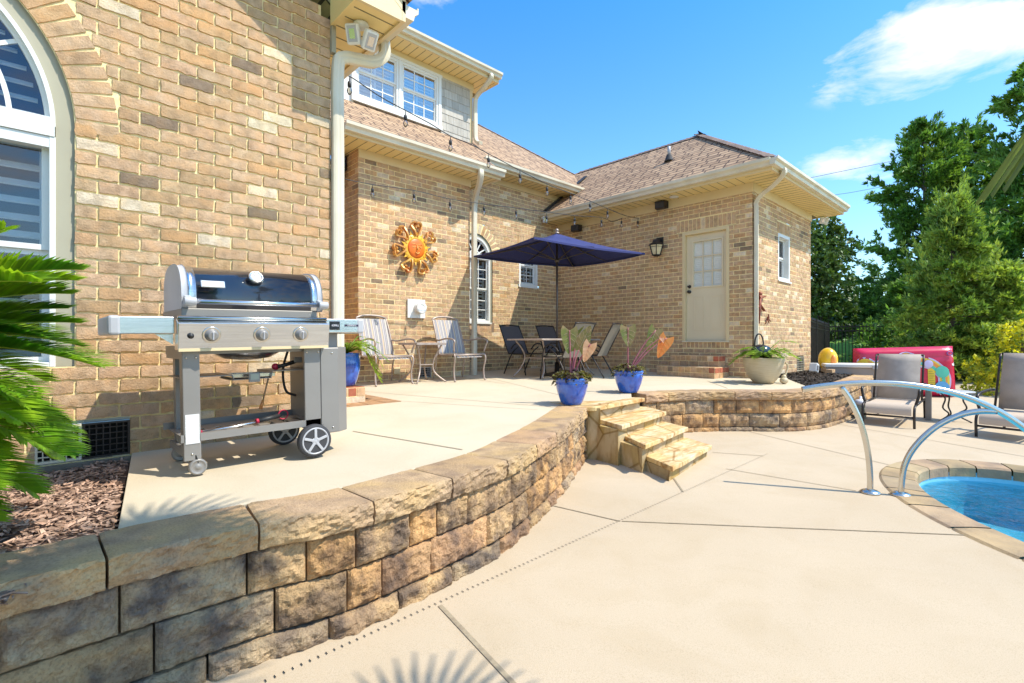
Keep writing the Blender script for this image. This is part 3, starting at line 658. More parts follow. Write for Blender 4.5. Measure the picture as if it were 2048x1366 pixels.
def brick_wall(O, U, Nn, Lw, H, excl=lambda v: [], nx=1, ny=1, jit=0, label=None, extra=None, top=None, name='wall', seed=1):
    rr = random.Random(seed); b = MB(); cols = []; O = Vector(O); U = Vector(U); Nn = Vector(Nn); row = 0; v = 0
    flip = U.cross(Vector((0, 0, 1))).dot(Nn) < 0
    while v < H:
        vm = v+CH/2; vt = min(v+CH, H); ex = sorted(excl(vm)); segs = []; a = 0
        lim = Lw if top is None else top(vm)
        lo = 0
        if isinstance(lim, tuple): lo, lim = lim
        a = lo
        for (e0, e1) in ex:
            if e0 > a: segs.append((a, min(e0, lim)))
            a = max(a, e1)
        if a < lim: segs.append((a, lim))
        for (s0, s1) in segs:
            if s1-s0 < .005: continue
            b.cur = 1; b.poly([O+U*s0+Vector((0, 0, v)), O+U*s1+Vector((0, 0, v)), O+U*s1+Vector((0, 0, vt)), O+U*s0+Vector((0, 0, vt))]); cols.append((1, 1, 1, 1)); b.cur = 0
            k = math.floor((s0-(row % 2)*BL/2)/BL)
            while True:
                x0 = k*BL+(row % 2)*BL/2; x1 = x0+BL; k += 1
                if x0 >= s1: break
                a0 = max(x0, s0)+(.0066 if x0 > s0 else .0); a1 = min(x1, s1)-(.0066 if x1 < s1 else .0)
                if a1-a0 > .025: one_brick(b, cols, O, U, Nn, a0, a1, v+.0066, min(v+CH-.0066, H), nx, ny, rr, jit)
        v += CH; row += 1
    if extra: extra(b, cols, O, U, Nn, rr)
    if flip: b.f = [f[::-1] for f in b.f]
    return P_(name, [M['brick'], M['mortar']], b, col=cols, label=label)
def soldier(u0, u1, v0, v1, n_=None, z=.004):
    def f(b, cols, O, U, Nn, rr):
        n2 = n_ or max(1, round((u1-u0)/.0813)); w_ = (u1-u0)/n2
        for k in range(n2): one_brick(b, cols, O, U, Nn, u0+k*w_+.006, u0+(k+1)*w_-.006, v0+.005, v1-.005, 1, 2, rr, 0, .009+z)
    return f
XA = (1, 0, 0); YA = (0, 1, 0)
zb0 = CZ-.80
# --- near gable wall with the big arched window
AC, AZ, AR = -.856, CZ+1.26, 1.046          # arch centre X, spring height, opening radius
nx0 = -3.4
def ex_near(v):
    z = zb0+v; out = []
    if CZ-.15 < z <= AZ+.04: out.append((AC-AR-nx0, AC+AR-nx0))
    elif z > AZ+.04:
        h = z-AZ; Ro = AR+.222
        if h < Ro: w_ = math.sqrt(Ro*Ro-h*h); out.append((AC-w_-nx0, AC+w_-nx0))
    if CZ-.72 < z < CZ-.49: out.append((.0-nx0+.015, .455-nx0))
    return out
def arch_ring(b, cols, O, U, Nn, rr):
    n_ = int(math.pi*(AR+.11)/.0813)
    for k in range(n_):
        a = math.pi*(k+.5)/n_; rm = AR+.108; cu = AC-nx0+rm*math.cos(a); cv = AZ-zb0+rm*math.sin(a); hw = math.pi*(AR+.02)/n_/2-.004
        one_brick(b, cols, O, U, Nn, cu-.102, cu+.102, cv-hw, cv+hw, 6, 3, rr, .002, .010, a, (cu, cv))
    for k in range(60):
        a0, a1 = math.pi*k/60, math.pi*(k+1)/60; b.cur = 1
        b.poly([O+U*(AC-nx0+r_*math.cos(a))+Vector((0, 0, AZ-zb0+r_*math.sin(a)))+Nn*.003 for (r_, a) in ((AR, a0), (AR+.24, a0), (AR+.24, a1), (AR, a1))]); cols.append((1, 1, 1, 1)); b.cur = 0
def top_near(v):
    z = zb0+v; g = CZ+2.6
    if z < g: return (0, X_W-nx0)
    s_ = (z-g)/.75; return (0, X_W-s_-nx0)
brick_wall((nx0, Y_NW, zb0), XA, (0, -1, 0), X_W-nx0, 4.6, ex_near, 11, 3, .0062, 'sunlit front brick wall with tumbled bricks', arch_ring, top_near, seed=4)
brick_wall((X_W, Y_NW, zb0), YA, (1, 0, 0), 4.1, 3.4, seed=9)
BX, BY = 3.69, 7.35          # bump-out corner
BX1, FYW = 5.9, 7.92
zb1 = CZ-.70
brick_wall((X_W, 8.1, zb1), XA, (0, -1, 0), BX-X_W, 3.7, seed=10)
brick_wall((BX, BY, zb1), YA, (-1, 0, 0), .75, 3.72, nx=1, label='shaded left side of the brick bump-out', seed=11)
vb = lambda px, py, Y: onY(px, py, Y)
def hole(u0, u1, z0, z1, zb): return lambda v: [(u0, u1)] if z0 < zb+v < z1 else []
dv = (vb(813, 598, BY), vb(848, 637, BY)); fv = (vb(838, 735, BY), vb(862, 757, BY))
brick_wall((BX, BY, zb1), XA, (0, -1, 0), BX1-BX, CZ+2.87-zb1, lambda v: ([(fv[0].x-BX, fv[1].x-BX)] if fv[1].z < zb1+v < fv[0].z else []), 3, 2, .003, 'sunlit brick wall of the bump-out', seed=12)
brick_wall((BX1, BY, zb1), YA, (1, 0, 0), .57, 3.57, seed=13)
# far wall
AWX0, AWX1, AWZ, AWS = 6.07, 6.97, CZ+.39, CZ+1.74
FC, FR_ = (AWX0+AWX1)/2, (AWX1-AWX0)/2
SW = (7.74, 8.33, CZ+1.22, CZ+2.14)
FV = (vb(940, 725, FYW), vb(968, 752, FYW))
def ex_far(v):
    z = zb1+v; out = []
    if AWZ < z <= AWS: out.append((AWX0-BX1, AWX1-BX1))
    elif z > AWS and z-AWS < FR_+.2: w_ = math.sqrt((FR_+.2)**2-(z-AWS)**2); out.append((FC-w_-BX1, FC+w_-BX1))
    if SW[2] < z < SW[3]: out.append((SW[0]-BX1, SW[1]-BX1))
    elif SW[3] <= z < SW[3]+.2: out.append((SW[0]-BX1-.06, SW[1]-BX1+.06))
    elif SW[2]-.085 < z <= SW[2]: out.append((SW[0]-BX1-.04, SW[1]-BX1+.04))
    return out
def far_extra(b, cols, O, U, Nn, rr):
    n_ = 17
    for k in range(n_):
        a = math.pi*(k+.5)/n_; rm = FR_+.1; cu = FC-BX1+rm*math.cos(a); cv = AWS-zb1+rm*math.sin(a)
        one_brick(b, cols, O, U, Nn, cu-.095, cu+.095, cv-.036, cv+.036, 2, 1, rr, 0, .01, a, (cu, cv))
    b.cur = 1
    for k in range(40):
        a0, a1 = math.pi*k/40, math.pi*(k+1)/40
        b.poly([O+U*(FC-BX1+r_*math.cos(a))+Vector((0, 0, AWS-zb1+r_*math.sin(a)))+Nn*.002 for (r_, a) in ((FR_, a0), (FR_+.22, a0), (FR_+.22, a1), (FR_, a1))]); cols.append((1, 1, 1, 1))
    for (z0, z1, e) in ((SW[3], SW[3]+.215, .06), (SW[2]-.09, SW[2], .04)):
        b.poly([O+U*u+Vector((0, 0, z-zb1))+Nn*.002 for (u, z) in ((SW[0]-BX1-e, z0), (SW[1]-BX1+e, z0), (SW[1]-BX1+e, z1), (SW[0]-BX1-e, z1))]); cols.append((1, 1, 1, 1))
    b.cur = 0
    soldier(SW[0]-BX1-.06, SW[1]-BX1+.06, SW[3]-zb1+.003, SW[3]-zb1+.2)(b, cols, O, U, Nn, rr)
    soldier(SW[0]-BX1-.04, SW[1]-BX1+.04, SW[2]-zb1-.085, SW[2]-zb1, z=.03)(b, cols, O, U, Nn, rr)
    soldier(AWX0-BX1, AWX1-BX1+.04, AWZ-zb1-.20, AWZ-zb1, z=.006)(b, cols, O, U, Nn, rr)
brick_wall((BX1, FYW, zb1), XA, (0, -1, 0), 5.4, CZ+3.40-zb1, ex_far, 2, 1, 0, 'brick wall at the back behind the umbrella', far_extra, seed=14)
# door wall
DY0, DY1, DZ0, DZ1 = 3.862, 4.756, CZ-.01, CZ+2.07
def ex_door(v):
    z = zb1+v
    if DZ0-.11 < z < DZ1+.01: return [(DY0-HY, DY1-HY)]
    if DZ1 <= z < DZ1+.25: return [(DY0-HY-.12, DY1-HY+.12)]
    return []
def door_extra(b, cols, O, U, Nn, rr):
    b.cur = 1
    for (u0, u1, z0, z1) in ((DY0-.12, DY1+.12, DZ1-.0, DZ1+.26), (DY0, DY1, DZ0-.12, DZ0)):
        b.poly([O+U*(u-HY)+Vector((0, 0, z-zb1))+Nn*.001 for (u, z) in ((u0, z0), (u1, z0), (u1, z1), (u0, z1))]); cols.append((1, 1, 1, 1))
    b.cur = 0
    soldier(DY0-HY-.12, DY1-HY+.12, DZ1-zb1+.01, DZ1-zb1+.225)(b, cols, O, U, Nn, rr)
    soldier(DY0-HY, DY1-HY, DZ0-zb1-.11, DZ0-zb1, z=.01)(b, cols, O, U, Nn, rr)
brick_wall((HX, HY, zb1), YA, (-1, 0, 0), FYW-HY, CZ+2.585-zb1, ex_door, 3, 2, .0025, 'shaded brick wall with the door', door_extra, seed=15)
WX0, WX1, WZ0, WZ1 = 10.24, 10.89, CZ+1.17, CZ+2.06
SV = (vb(1593, 714, HY), vb(1607, 741, HY))
def ex_side(v):
    z = zb1+v; out = []
    if WZ0 < z < WZ1: out.append((WX0-HX, WX1-HX))
    elif WZ1 <= z < WZ1+.21 or WZ0-.08 < z <= WZ0: out.append((WX0-HX-.05, WX1-HX+.05))
    if SV[1].z < z < SV[0].z: out.append((SV[0].x-HX, SV[1].x-HX))
    return out
def side_extra(b, cols, O, U, Nn, rr):
    b.cur = 1
    for (z0, z1) in ((WZ1, WZ1+.24), (WZ0-.1, WZ0)):
        b.poly([O+U*(u-HX)+Vector((0, 0, z-zb1))+Nn*.001 for (u, z) in ((WX0-.06, z0), (WX1+.06, z0), (WX1+.06, z1), (WX0-.06, z1))]); cols.append((1, 1, 1, 1))
    b.cur = 0
    soldier(WX0-HX-.05, WX1-HX+.05, WZ1-zb1+.003, WZ1-zb1+.215)(b, cols, O, U, Nn, rr)
    soldier(WX0-HX-.05, WX1-HX+.05, WZ0-zb1-.08, WZ0-zb1, z=.035)(b, cols, O, U, Nn, rr)
brick_wall((HX, HY, zb1), XA, (0, -1, 0), 12.17-HX, CZ+2.585-zb1, ex_side, 3, 2, .003, 'sunlit end wall with the narrow window', side_extra, seed=16)
brick_wall((12.17, HY, zb1), YA, (1, 0, 0), 6, CZ+2.585-zb1, seed=17)
# foundations
b = MB(); b.bb((nx0, Y_NW-.03, CZ-1.1), (edge_far.x+.02, Y_NW-.001, CZ-.725)); P_('foundation', M['conc'], b)

# --- gutters, soffits, friezes
def gutter(path, out, name='gutter', s_=.12):      # path along the eave top line, out = outward dir
    b = MB(); prof = [(0, 0), (0, -s_), (s_*.62, -s_), (s_*.72, -s_*.62), (s_*1.0, -s_*.38), (s_*1.02, 0), (s_*.92, 0), (s_*.92, -.02), (.01, -.02)]
    out = Vector(out); r0 = []
    for p in path: r0.append([b.V(Vector(p)+out*q[0]+Vector((0, 0, q[1]))) for q in prof])
    for i in range(len(path)-1):
        for j in range(len(prof)): b.F((r0[i][j], r0[i][(j+1) % len(prof)], r0[i+1][(j+1) % len(prof)], r0[i+1][j]))
    b.F(r0[0]); b.F(r0[-1][::-1]); return P_(name, M['gutter'], b)
def soffit(x0, y0, x1, y1, z, along):              # boards run across; grooves as thin strips just below
    b = MB(); b.bb((x0, y0, z), (x1, y1, z+.015)); so = P_('soffit', M['soffit'], b); b = MB(); L0, L1 = (x0, x1) if along == 'x' else (y0, y1); s = L0+.1
    while s < L1:
        if along == 'x': b.bb((s, y0+.03, z-.003), (s+.010, y1-.03, z-.0005))
        else: b.bb((x0+.03, s, z-.003), (x1-.03, s+.010, z-.0005))
        s += .155
    b.build('board_joint', M['groove'], so)
def dspout(pts, w_=.09, d_=.065, up=(0, 0, 1)):
    b = MB(); n_ = 20; prof = []
    for k in range(n_):
        a = 2*math.pi*k/n_; c, s_ = math.cos(a), math.sin(a); rr_ = 1/(abs(c)**6+abs(s_)**6)**(1/6); j = 1-.07*(k % 2)
        prof.append((w_/2*c*rr_*j, d_/2*s_*rr_*j))
    b.smooth = False; b.sweep(crom(pts, 5) if len(pts) < 40 else pts, prof, up); return P_('downspout', M['gutter'], b)
def hz(h): return CZ+h
# mid bump-out eave (Y=6.9, top 3.15)
gutter([(3.24, 6.93, hz(3.15)), (6.33, 6.93, hz(3.15))], (0, -1, 0))
b = MB(); b.bb((3.26, 6.93, hz(2.985)), (6.30, 6.96, hz(3.14))); b.bb((3.18, 6.93, hz(2.985)), (3.26, 8.1, hz(3.30))); b.bb((6.24, 6.963, hz(2.985)), (6.30, FYW, hz(3.16))); P_('fascia', M['trim'], b)
soffit(3.24, 6.962, 6.238, FYW, hz(3.0), 'x')
b = MB(); b.bb((BX-.005, BY-.022, hz(2.865)), (BX1+.02, BY+.01, hz(2.999))); P_('frieze', M['trim'], b)
# far eave
gutter([(6.30, 7.47, hz(3.56)), (9.36, 7.47, hz(3.56))], (0, -1, 0))
b = MB(); b.bb((6.30, 7.47, hz(3.40)), (9.4, 7.50, hz(3.55))); P_('fascia', M['trim'], b)
soffit(6.30, 7.502, 9.6, FYW, hz(3.415), 'x')
b = MB(); b.bb((BX1, FYW-.02, hz(3.30)), (9.6, FYW-.005, hz(3.414))); P_('frieze', M['trim'], b)
# block eaves
ZE = 2.90; EO = .50
gutter([(HX-EO, 7.92, hz(ZE)), (HX-EO, HY-EO, hz(ZE))], (-1, 0, 0)); gutter([(HX-EO-.11, HY-EO, hz(ZE)), (12.17+EO, HY-EO, hz(ZE))], (0, -1, 0))
b = MB(); b.bb((HX-EO, HY-EO, hz(ZE-.17)), (HX-EO+.03, FYW, hz(ZE-.01))); b.bb((HX-EO+.03, HY-EO, hz(ZE-.17)), (12.17+EO, HY-EO+.03, hz(ZE-.01))); b.bb((12.17+EO-.03, HY-EO+.03, hz(ZE-.17)), (12.17+EO, 9, hz(ZE-.01))); P_('fascia', M['trim'], b)
soffit(HX-EO+.03, HY, HX-.001, FYW, hz(2.74), 'y')
soffit(HX-EO+.031, HY-EO+.031, 12.17+EO-.031, HY-.001, hz(2.741), 'x')
b = MB(); b.bb((HX-.025, HY-.024, hz(2.58)), (HX-.003, FYW, hz(2.739))); b.bb((HX-.003, HY-.025, hz(2.58)), (12.18, HY-.003, hz(2.739))); P_('frieze', M['trim'], b)
# near block eave corner (gable facing the garden)
GX = 2.16; GY = 3.5; GZ = 2.60
soffit(X_W+.0, GY+.03, GX-.001, 8, hz(GZ-.04), 'y')
b = MB()
b.bb((GX-.03, GY, hz(GZ-.06)), (GX, 8, hz(GZ+.10)))
# rake fascia rising to the left, front face white in the sun
def rake(yy0, yy1, x_from, x_to, zlo, th):
    z = lambda x: hz(zlo)+(GX-x)*.75
    ids = [b.V((x, y, z(x)+o)) for x in (x_from, x_to) for y in (yy0, yy1) for o in (0, th)]
    for q_ in ((0, 1, 3, 2), (4, 6, 7, 5), (0, 4, 5, 1), (2, 3, 7, 6), (0, 2, 6, 4), (1, 5, 7, 3)): b.F([ids[i] for i in q_])
rake(GY, GY+.03, GX, -1.25, GZ+.0, .17)
b.bb((X_W-.02, GY+.002, hz(GZ-.06)), (GX-.031, GY+.028, hz(GZ+.30)))
P_('fascia', M['trim'], b)
b = MB(); rake(Y_NW-.03, Y_NW-.012, X_W+.06, -1.25, GZ-.16, .28); b.bb((X_W-.0, Y_NW-.04, hz(2.34)), (X_W+.035, Y_NW+.01, hz(GZ-.045))); P_('frieze', M['cas'], b)
b = MB(); rake(GY+.031, Y_NW-.002, X_W-.02, -1.25, GZ+.03, .012); b.bb((X_W-.018, GY+.031, hz(GZ-.055)), (X_W-.003, Y_NW-.05, hz(GZ+.36))); P_('rake_soffit', M['soffit'], b)
gutter([(GX, GY, hz(GZ+.10)), (GX, 8, hz(GZ+.10))], (1, 0, 0))
dspout([(GX+.05, 3.93, hz(GZ+.0)), (GX+.05, 3.93, hz(2.47)), (2.12, 3.945, hz(2.385)), (1.98, 3.96, hz(2.36)), (1.86, 3.97, hz(2.33)), (1.815, 3.975, hz(2.22)), (1.815, 3.975, hz(1.5)), (1.815, 3.975, hz(.5)), (1.815, 3.975, hz(-.66))], .092, .07, (0, 1, 0))
# mid downspout: outlet (963,345) -> elbows to px ~940, down to ground
u0 = onY(961, 348, 6.87); q1 = (5.965, BY-.06)
dspout([(u0.x, 6.86, hz(3.04)), (u0.x, 6.86, hz(2.94)), (u0.x*.7+q1[0]*.3, 6.97, hz(2.83)), (u0.x*.25+q1[0]*.75, 7.18, hz(2.69)), (q1[0], q1[1]-.02, hz(2.56)), (q1[0], q1[1], hz(2.3)), (q1[0], q1[1], hz(1)), (q1[0], q1[1], zp(6, 7.3)-CZ+.02)], .10, .075, (0, -1, 0))
# block corner downspout
q2 = (HX+.055, HY-.045)
dspout([(HX-EO+.34, HY-EO-.06, hz(2.80)), (HX-EO+.34, HY-EO-.06, hz(2.72)), (HX-.05, HY-.36, hz(2.60)), (HX+.03, HY-.16, hz(2.52)), (q2[0], q2[1], hz(2.40)), (q2[0], q2[1], hz(2.2)), (q2[0], q2[1], hz(1)), (q2[0], q2[1], hz(-.60))], .10, .075, (0, -1, 0))

# --- roofs
def roofplane(pts, eave_dir, name='roof', lab=None, m_='roof'):
    b = MB(); pts = [Vector(p) for p in pts]; n_ = (pts[1]-pts[0]).cross(pts[2]-pts[0]).normalized()
    if n_.z < 0: pts = pts[::-1]; n_ = -n_
    ux = Vector(eave_dir).normalized(); vy = n_.cross(ux)
    for off in (0,):
        for tri in tessellate_polygon([pts]):
            t = list(tri)
            if (pts[t[1]]-pts[t[0]]).cross(pts[t[2]]-pts[t[0]]).dot(n_) < 0: t = t[::-1]
            b.F([b.V(pts[i]) for i in t]); b.uv[len(b.f)-1] = [(pts[i].dot(ux), pts[i].dot(vy)) for i in t]
        # underside and edge
        for tri in tessellate_polygon([pts]):
            t = list(tri)
            if (pts[t[1]]-pts[t[0]]).cross(pts[t[2]]-pts[t[0]]).dot(n_) > 0: t = t[::-1]
            b.F([b.V(pts[i]-n_*.02) for i in t]); b.uv[len(b.f)-1] = [(pts[i].dot(ux), pts[i].dot(vy)) for i in t]
        for i in range(len(pts)):
            p, q_ = pts[i], pts[(i+1) % len(pts)]; b.poly([p-n_*.02, q_-n_*.02, q_, p]); b.uv[len(b.f)-1] = [(0, 0)]*4
    return P_(name, M[m_], b, label=lab)
RZ = lambda Y: hz(3.16)+.75*(Y-6.93)
HXH = 11.85
roofplane([(3.0, 6.88, RZ(6.88)), (6.33, 6.88, RZ(6.88)), (6.33, 7.42, RZ(7.42)), (HXH, 7.42, RZ(7.42)), (HXH-4.6, 12.02, RZ(12.02)), (3.0, 12.02, RZ(12.02))], (1, 0, 0), lab='large brown shingle slope under the dormer')
roofplane([(HXH, 7.42, RZ(7.42)), (HXH, 12, RZ(7.42)), (HXH-4.6, 12.02, RZ(12.02))], (0, 1, 0))
rz0 = hz(ZE)+.01; XR = (HX+12.17)/2; e0 = HX-EO-.05; e1 = 12.17+EO+.05; y0_ = HY-EO-.05; zr = rz0+.75*(XR-e0); YR = y0_+2.25
roofplane([(e0, 9.9, rz0), (e0, y0_, rz0), (XR, YR, zr), (XR, 9.9, zr)], (0, -1, 0), lab='shingle slope above the door wall')
roofplane([(e0, y0_, rz0), (e1, y0_, rz0), (XR, YR, zr)], (1, 0, 0), lab='front hip slope')
roofplane([(e1, y0_, rz0), (e1, 9.9, rz0), (XR, 9.9, zr), (XR, YR, zr)], (0, 1, 0))
def ridgecap(A, B_, n1, n2, w_=.13):
    b = MB(); A = Vector(A); B_ = Vector(B_); d = (B_-A).normalized(); n_ = int((B_-A).length/.15); n1 = Vector(n1).normalized(); n2 = Vector(n2).normalized()
    for k in range(n_):
        a = A+d*(k*.15); c = A+d*(k*.15+.19); up = Vector((0, 0, .012)); up2 = Vector((0, 0, .026))
        b.poly([a+up, c+up2, c+n1*w_+up2, a+n1*w_+up]); b.poly([c+up2, a+up, a+n2*w_+up, c+n2*w_+up2]); b.poly([c+up2, c+n1*w_+up2, c+n1*w_, c]); b.poly([c, c+n2*w_, c+n2*w_+up2, c+up2])
    return P_('ridge_cap', M['ridge'], b)
hipv = Vector((e0, y0_, rz0))-Vector((XR, YR, zr))
ridgecap((e0+.02, y0_+.02, rz0), (XR, YR, zr), Vector((-.6, .9, .45)).cross(Vector((0, 0, 0))) if False else (-.2, .95, .15), (.95, -.2, .15))
ridgecap((e1-.02, y0_+.02, rz0), (XR, YR, zr), (-.95, -.2, .15), (.2, .95, .15))
ridgecap((XR, YR, zr), (XR, 8.6, zr), (-.8, 0, -.6), (.8, 0, -.6))
ridgecap((HXH-.05, 7.47, RZ(7.47)), (HXH-4.6, 12.02, RZ(12.02)), (-.95, -.25, -.19), (.25, .95, -.19))
# valley flashing between far wall and block roof
b = MB(); b.bar((e0+.05, 7.86, rz0+.08), (XR-.6, 7.86, rz0+.08+.75*(XR-.6-e0-.05)), .10, .025); P_('flashing', M['black'], b)
# near gable roof
roofplane([(GX+.05, GY-.05, hz(GZ+.13)), (GX+.05, 9, hz(GZ+.13)), (-1.25, 9, hz(GZ+.13)+3.41*.75), (-1.25, GY-.05, hz(GZ+.13)+3.41*.75)], (0, 1, 0))
roofplane([(-4.7, GY-.05, hz(GZ+.13)), (-4.7, 9, hz(GZ+.13)), (-1.25, 9, hz(GZ+.13)+3.41*.75), (-1.25, GY-.05, hz(GZ+.13)+3.41*.75)], (0, 1, 0))
# plumbing vent on the block roof
vx = 9.55; vy_ = 4.92
pv = onX(1338, 322, vx); b = MB(); zv = rz0+.75*(vx-e0); b.lathe([(.10, 0), (.085, .03), (.055, .12), (.05, .14)], 14, (pv.x, pv.y, zv-.01)); fl = P_('vent_flashing', M['rubber'], b)
b = MB(); b.lathe([(.032, .1), (.032, .30), (.026, .302), (.026, .26)], 12, (pv.x, pv.y, zv)); b.build('vent_pipe', M['greyl'], fl)
# --- dormer
DYW = 8.25; DX0, DX1 = 3.3, 6.65
def shakes(x0, x1, z0, z1, Y):
    b = MB(); rr = random.Random(8); z = z0; r_ = 0
    while z < z1:
        x = x0-rr.uniform(0, .1)
        while x < x1:
            w_ = rr.uniform(.09, .2); a, c = max(x, x0), min(x+w_-.004, x1)
            if c-a > .01: b.box(((a+c)/2, Y-.012, z+.095), (c-a, .012, .20), Matrix.Rotation(R(-3.0), 3, 'X'))
            x += w_
        z += .165; r_ += 1
    b.bb((x0, Y, z0-.1), (x1, Y+.03, z1+.15)); return P_('dormer_siding', M['shake'], b)
shakes(5.88, DX1-.03, hz(4.05), hz(5.3), DYW)
b = MB(); b.bb((3.0, DYW, hz(4.0)), (4.05, DYW+.04, hz(5.34))); P_('dormer_panel', M['white'], b)
b = MB(); b.bb((DX1-.03, DYW-.02, hz(4.1)), (DX1+.04, DYW+.06, hz(5.36))); b.bb((DX1+.0, DYW+.06, hz(4.1)), (DX1+.04, 11, hz(5.36))); P_('corner_board', M['trim'], b)
b = MB(); b.bb((3.0, DYW-.03, hz(5.24)), (DX1+.06, DYW-.001, hz(5.365))); P_('frieze', M['trim'], b)
soffit(3.0, DYW-.42, 7.03, DYW+.25, hz(5.37), 'x')
b = MB(); b.bb((3.0, DYW-.45, hz(5.36)), (7.04, DYW-.42, hz(5.52))); b.bb((7.03, DYW-.42, hz(5.36)), (7.06, 11, hz(5.52))); P_('fascia', M['trim'], b)
gutter([(3.0, DYW-.45, hz(5.54)), (7.06, DYW-.45, hz(5.54))], (0, -1, 0), s_=.11)
roofplane([(3.0, DYW-.5, hz(5.55)), (7.08, DYW-.5, hz(5.55)), (7.08, 11.5, hz(5.9)), (3.0, 11.5, hz(5.9))], (1, 0, 0), lab='low dormer roof')
u1 = onY(950, 150, DYW-.49)
dspout([(6.78, DYW-.50, hz(5.44)), (6.78, DYW-.50, hz(5.36)), (6.74, DYW-.35, hz(5.22)), (6.72, DYW-.12, hz(5.10)), (6.72, DYW-.07, hz(4.95)), (6.72, DYW-.07, hz(4.5)), (6.72, DYW-.08, hz(4.24)), (6.715, DYW-.16, hz(4.13)), (6.71, DYW-.26, hz(4.09))], .085, .07, (0, -1, 0))

# --- windows
def window(O, U, Nn, w_, h_, recess=.06, cols=2, rows=2, sashes=2, slats=8, arch=0, label=None, fw=.05, gm='glass', sill=True, slatm='shutter', back='dark'):
    """O = lower left corner on the wall plane; frame, panes, louvres and dark room behind"""
    O = Vector(O); U = Vector(U); Nn = Vector(Nn); T = Matrix((U, -Nn, Vector((0, 0, 1)))).transposed().to_4x4(); T.translation = O
    b = MB(); b.T = T; y = recess
    b.bb((0, -.0, 0), (fw, y+.05, h_)); b.bb((w_-fw, -.0, 0), (w_, y+.05, h_)); b.bb((fw, 0, 0), (w_-fw, y+.05, fw)); 
    if not arch: b.bb((fw, 0, h_-fw), (w_-fw, y+.05, h_))
    wn = b.build('window', M['white'], house, .003)
    if label: wn['label'] = label
    b = MB(); b.T = T; hs_ = (h_-2*fw+(0 if not arch else fw))/sashes
    for k in range(sashes):
        z0 = fw+k*hs_; yy = y-.01+(0.0 if k else .02); sw = .032
        b.bb((fw, yy, z0), (fw+sw, yy+.025, z0+hs_)); b.bb((w_-fw-sw, yy, z0), (w_-fw, yy+.025, z0+hs_)); b.bb((fw+sw, yy, z0), (w_-fw-sw, yy+.025, z0+sw)); b.bb((fw+sw, yy, z0+hs_-sw), (w_-fw-sw, yy+.025, z0+hs_))
        iw = w_-2*fw-2*sw
        for c in range(1, cols): x = fw+sw+iw*c/cols; b.bb((x-.009, yy+.006, z0+sw), (x+.009, yy+.02, z0+hs_-sw))
        for c in range(1, rows): z = z0+sw+(hs_-2*sw)*c/rows; b.bb((fw+sw, yy+.007, z-.009), (w_-fw-sw, yy+.019, z+.009))
    b.build('sash', M['white'], wn)
    b = MB(); b.T = T
    for k in range(sashes):
        z0 = fw+k*hs_; yy = y+.003+(0.0 if k else .02); b.poly([(fw+.03, yy, z0+.03), (w_-fw-.03, yy, z0+.03), (w_-fw-.03, yy, z0+hs_-.03), (fw+.03, yy, z0+hs_-.03)])
    b.build('glass', M[gm], wn)
    if slats:
        b = MB(); b.T = T; n_ = slats
        for k in range(n_):
            z = fw+.05+(h_-2*fw-.08)*k/n_; b.box((w_/2, y+.11, z), (w_-2*fw-.03, .060, .010), Matrix.Rotation(R(42), 3, 'X'))
        b.bb((fw, y+.085, fw), (fw+.03, y+.12, h_-fw)); b.bb((w_-fw-.04, y+.085, fw), (w_-fw, y+.12, h_-fw)); b.bb((w_/2-.02, y+.085, fw), (w_/2+.02, y+.12, h_-fw))
        b.build('shutter', M[slatm], wn)
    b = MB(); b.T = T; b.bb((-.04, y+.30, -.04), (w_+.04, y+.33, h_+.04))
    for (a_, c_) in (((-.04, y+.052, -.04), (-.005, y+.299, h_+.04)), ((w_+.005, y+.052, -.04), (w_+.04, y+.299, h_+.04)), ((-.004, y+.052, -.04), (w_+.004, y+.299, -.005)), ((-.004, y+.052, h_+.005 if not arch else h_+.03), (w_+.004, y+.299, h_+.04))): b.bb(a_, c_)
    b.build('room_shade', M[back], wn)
    if sill:
        b = MB(); b.T = T; b.bb((-.02, -.03, -.03), (w_+.02, y, 0)); b.build('sill', M['white'], wn)
    return wn, T
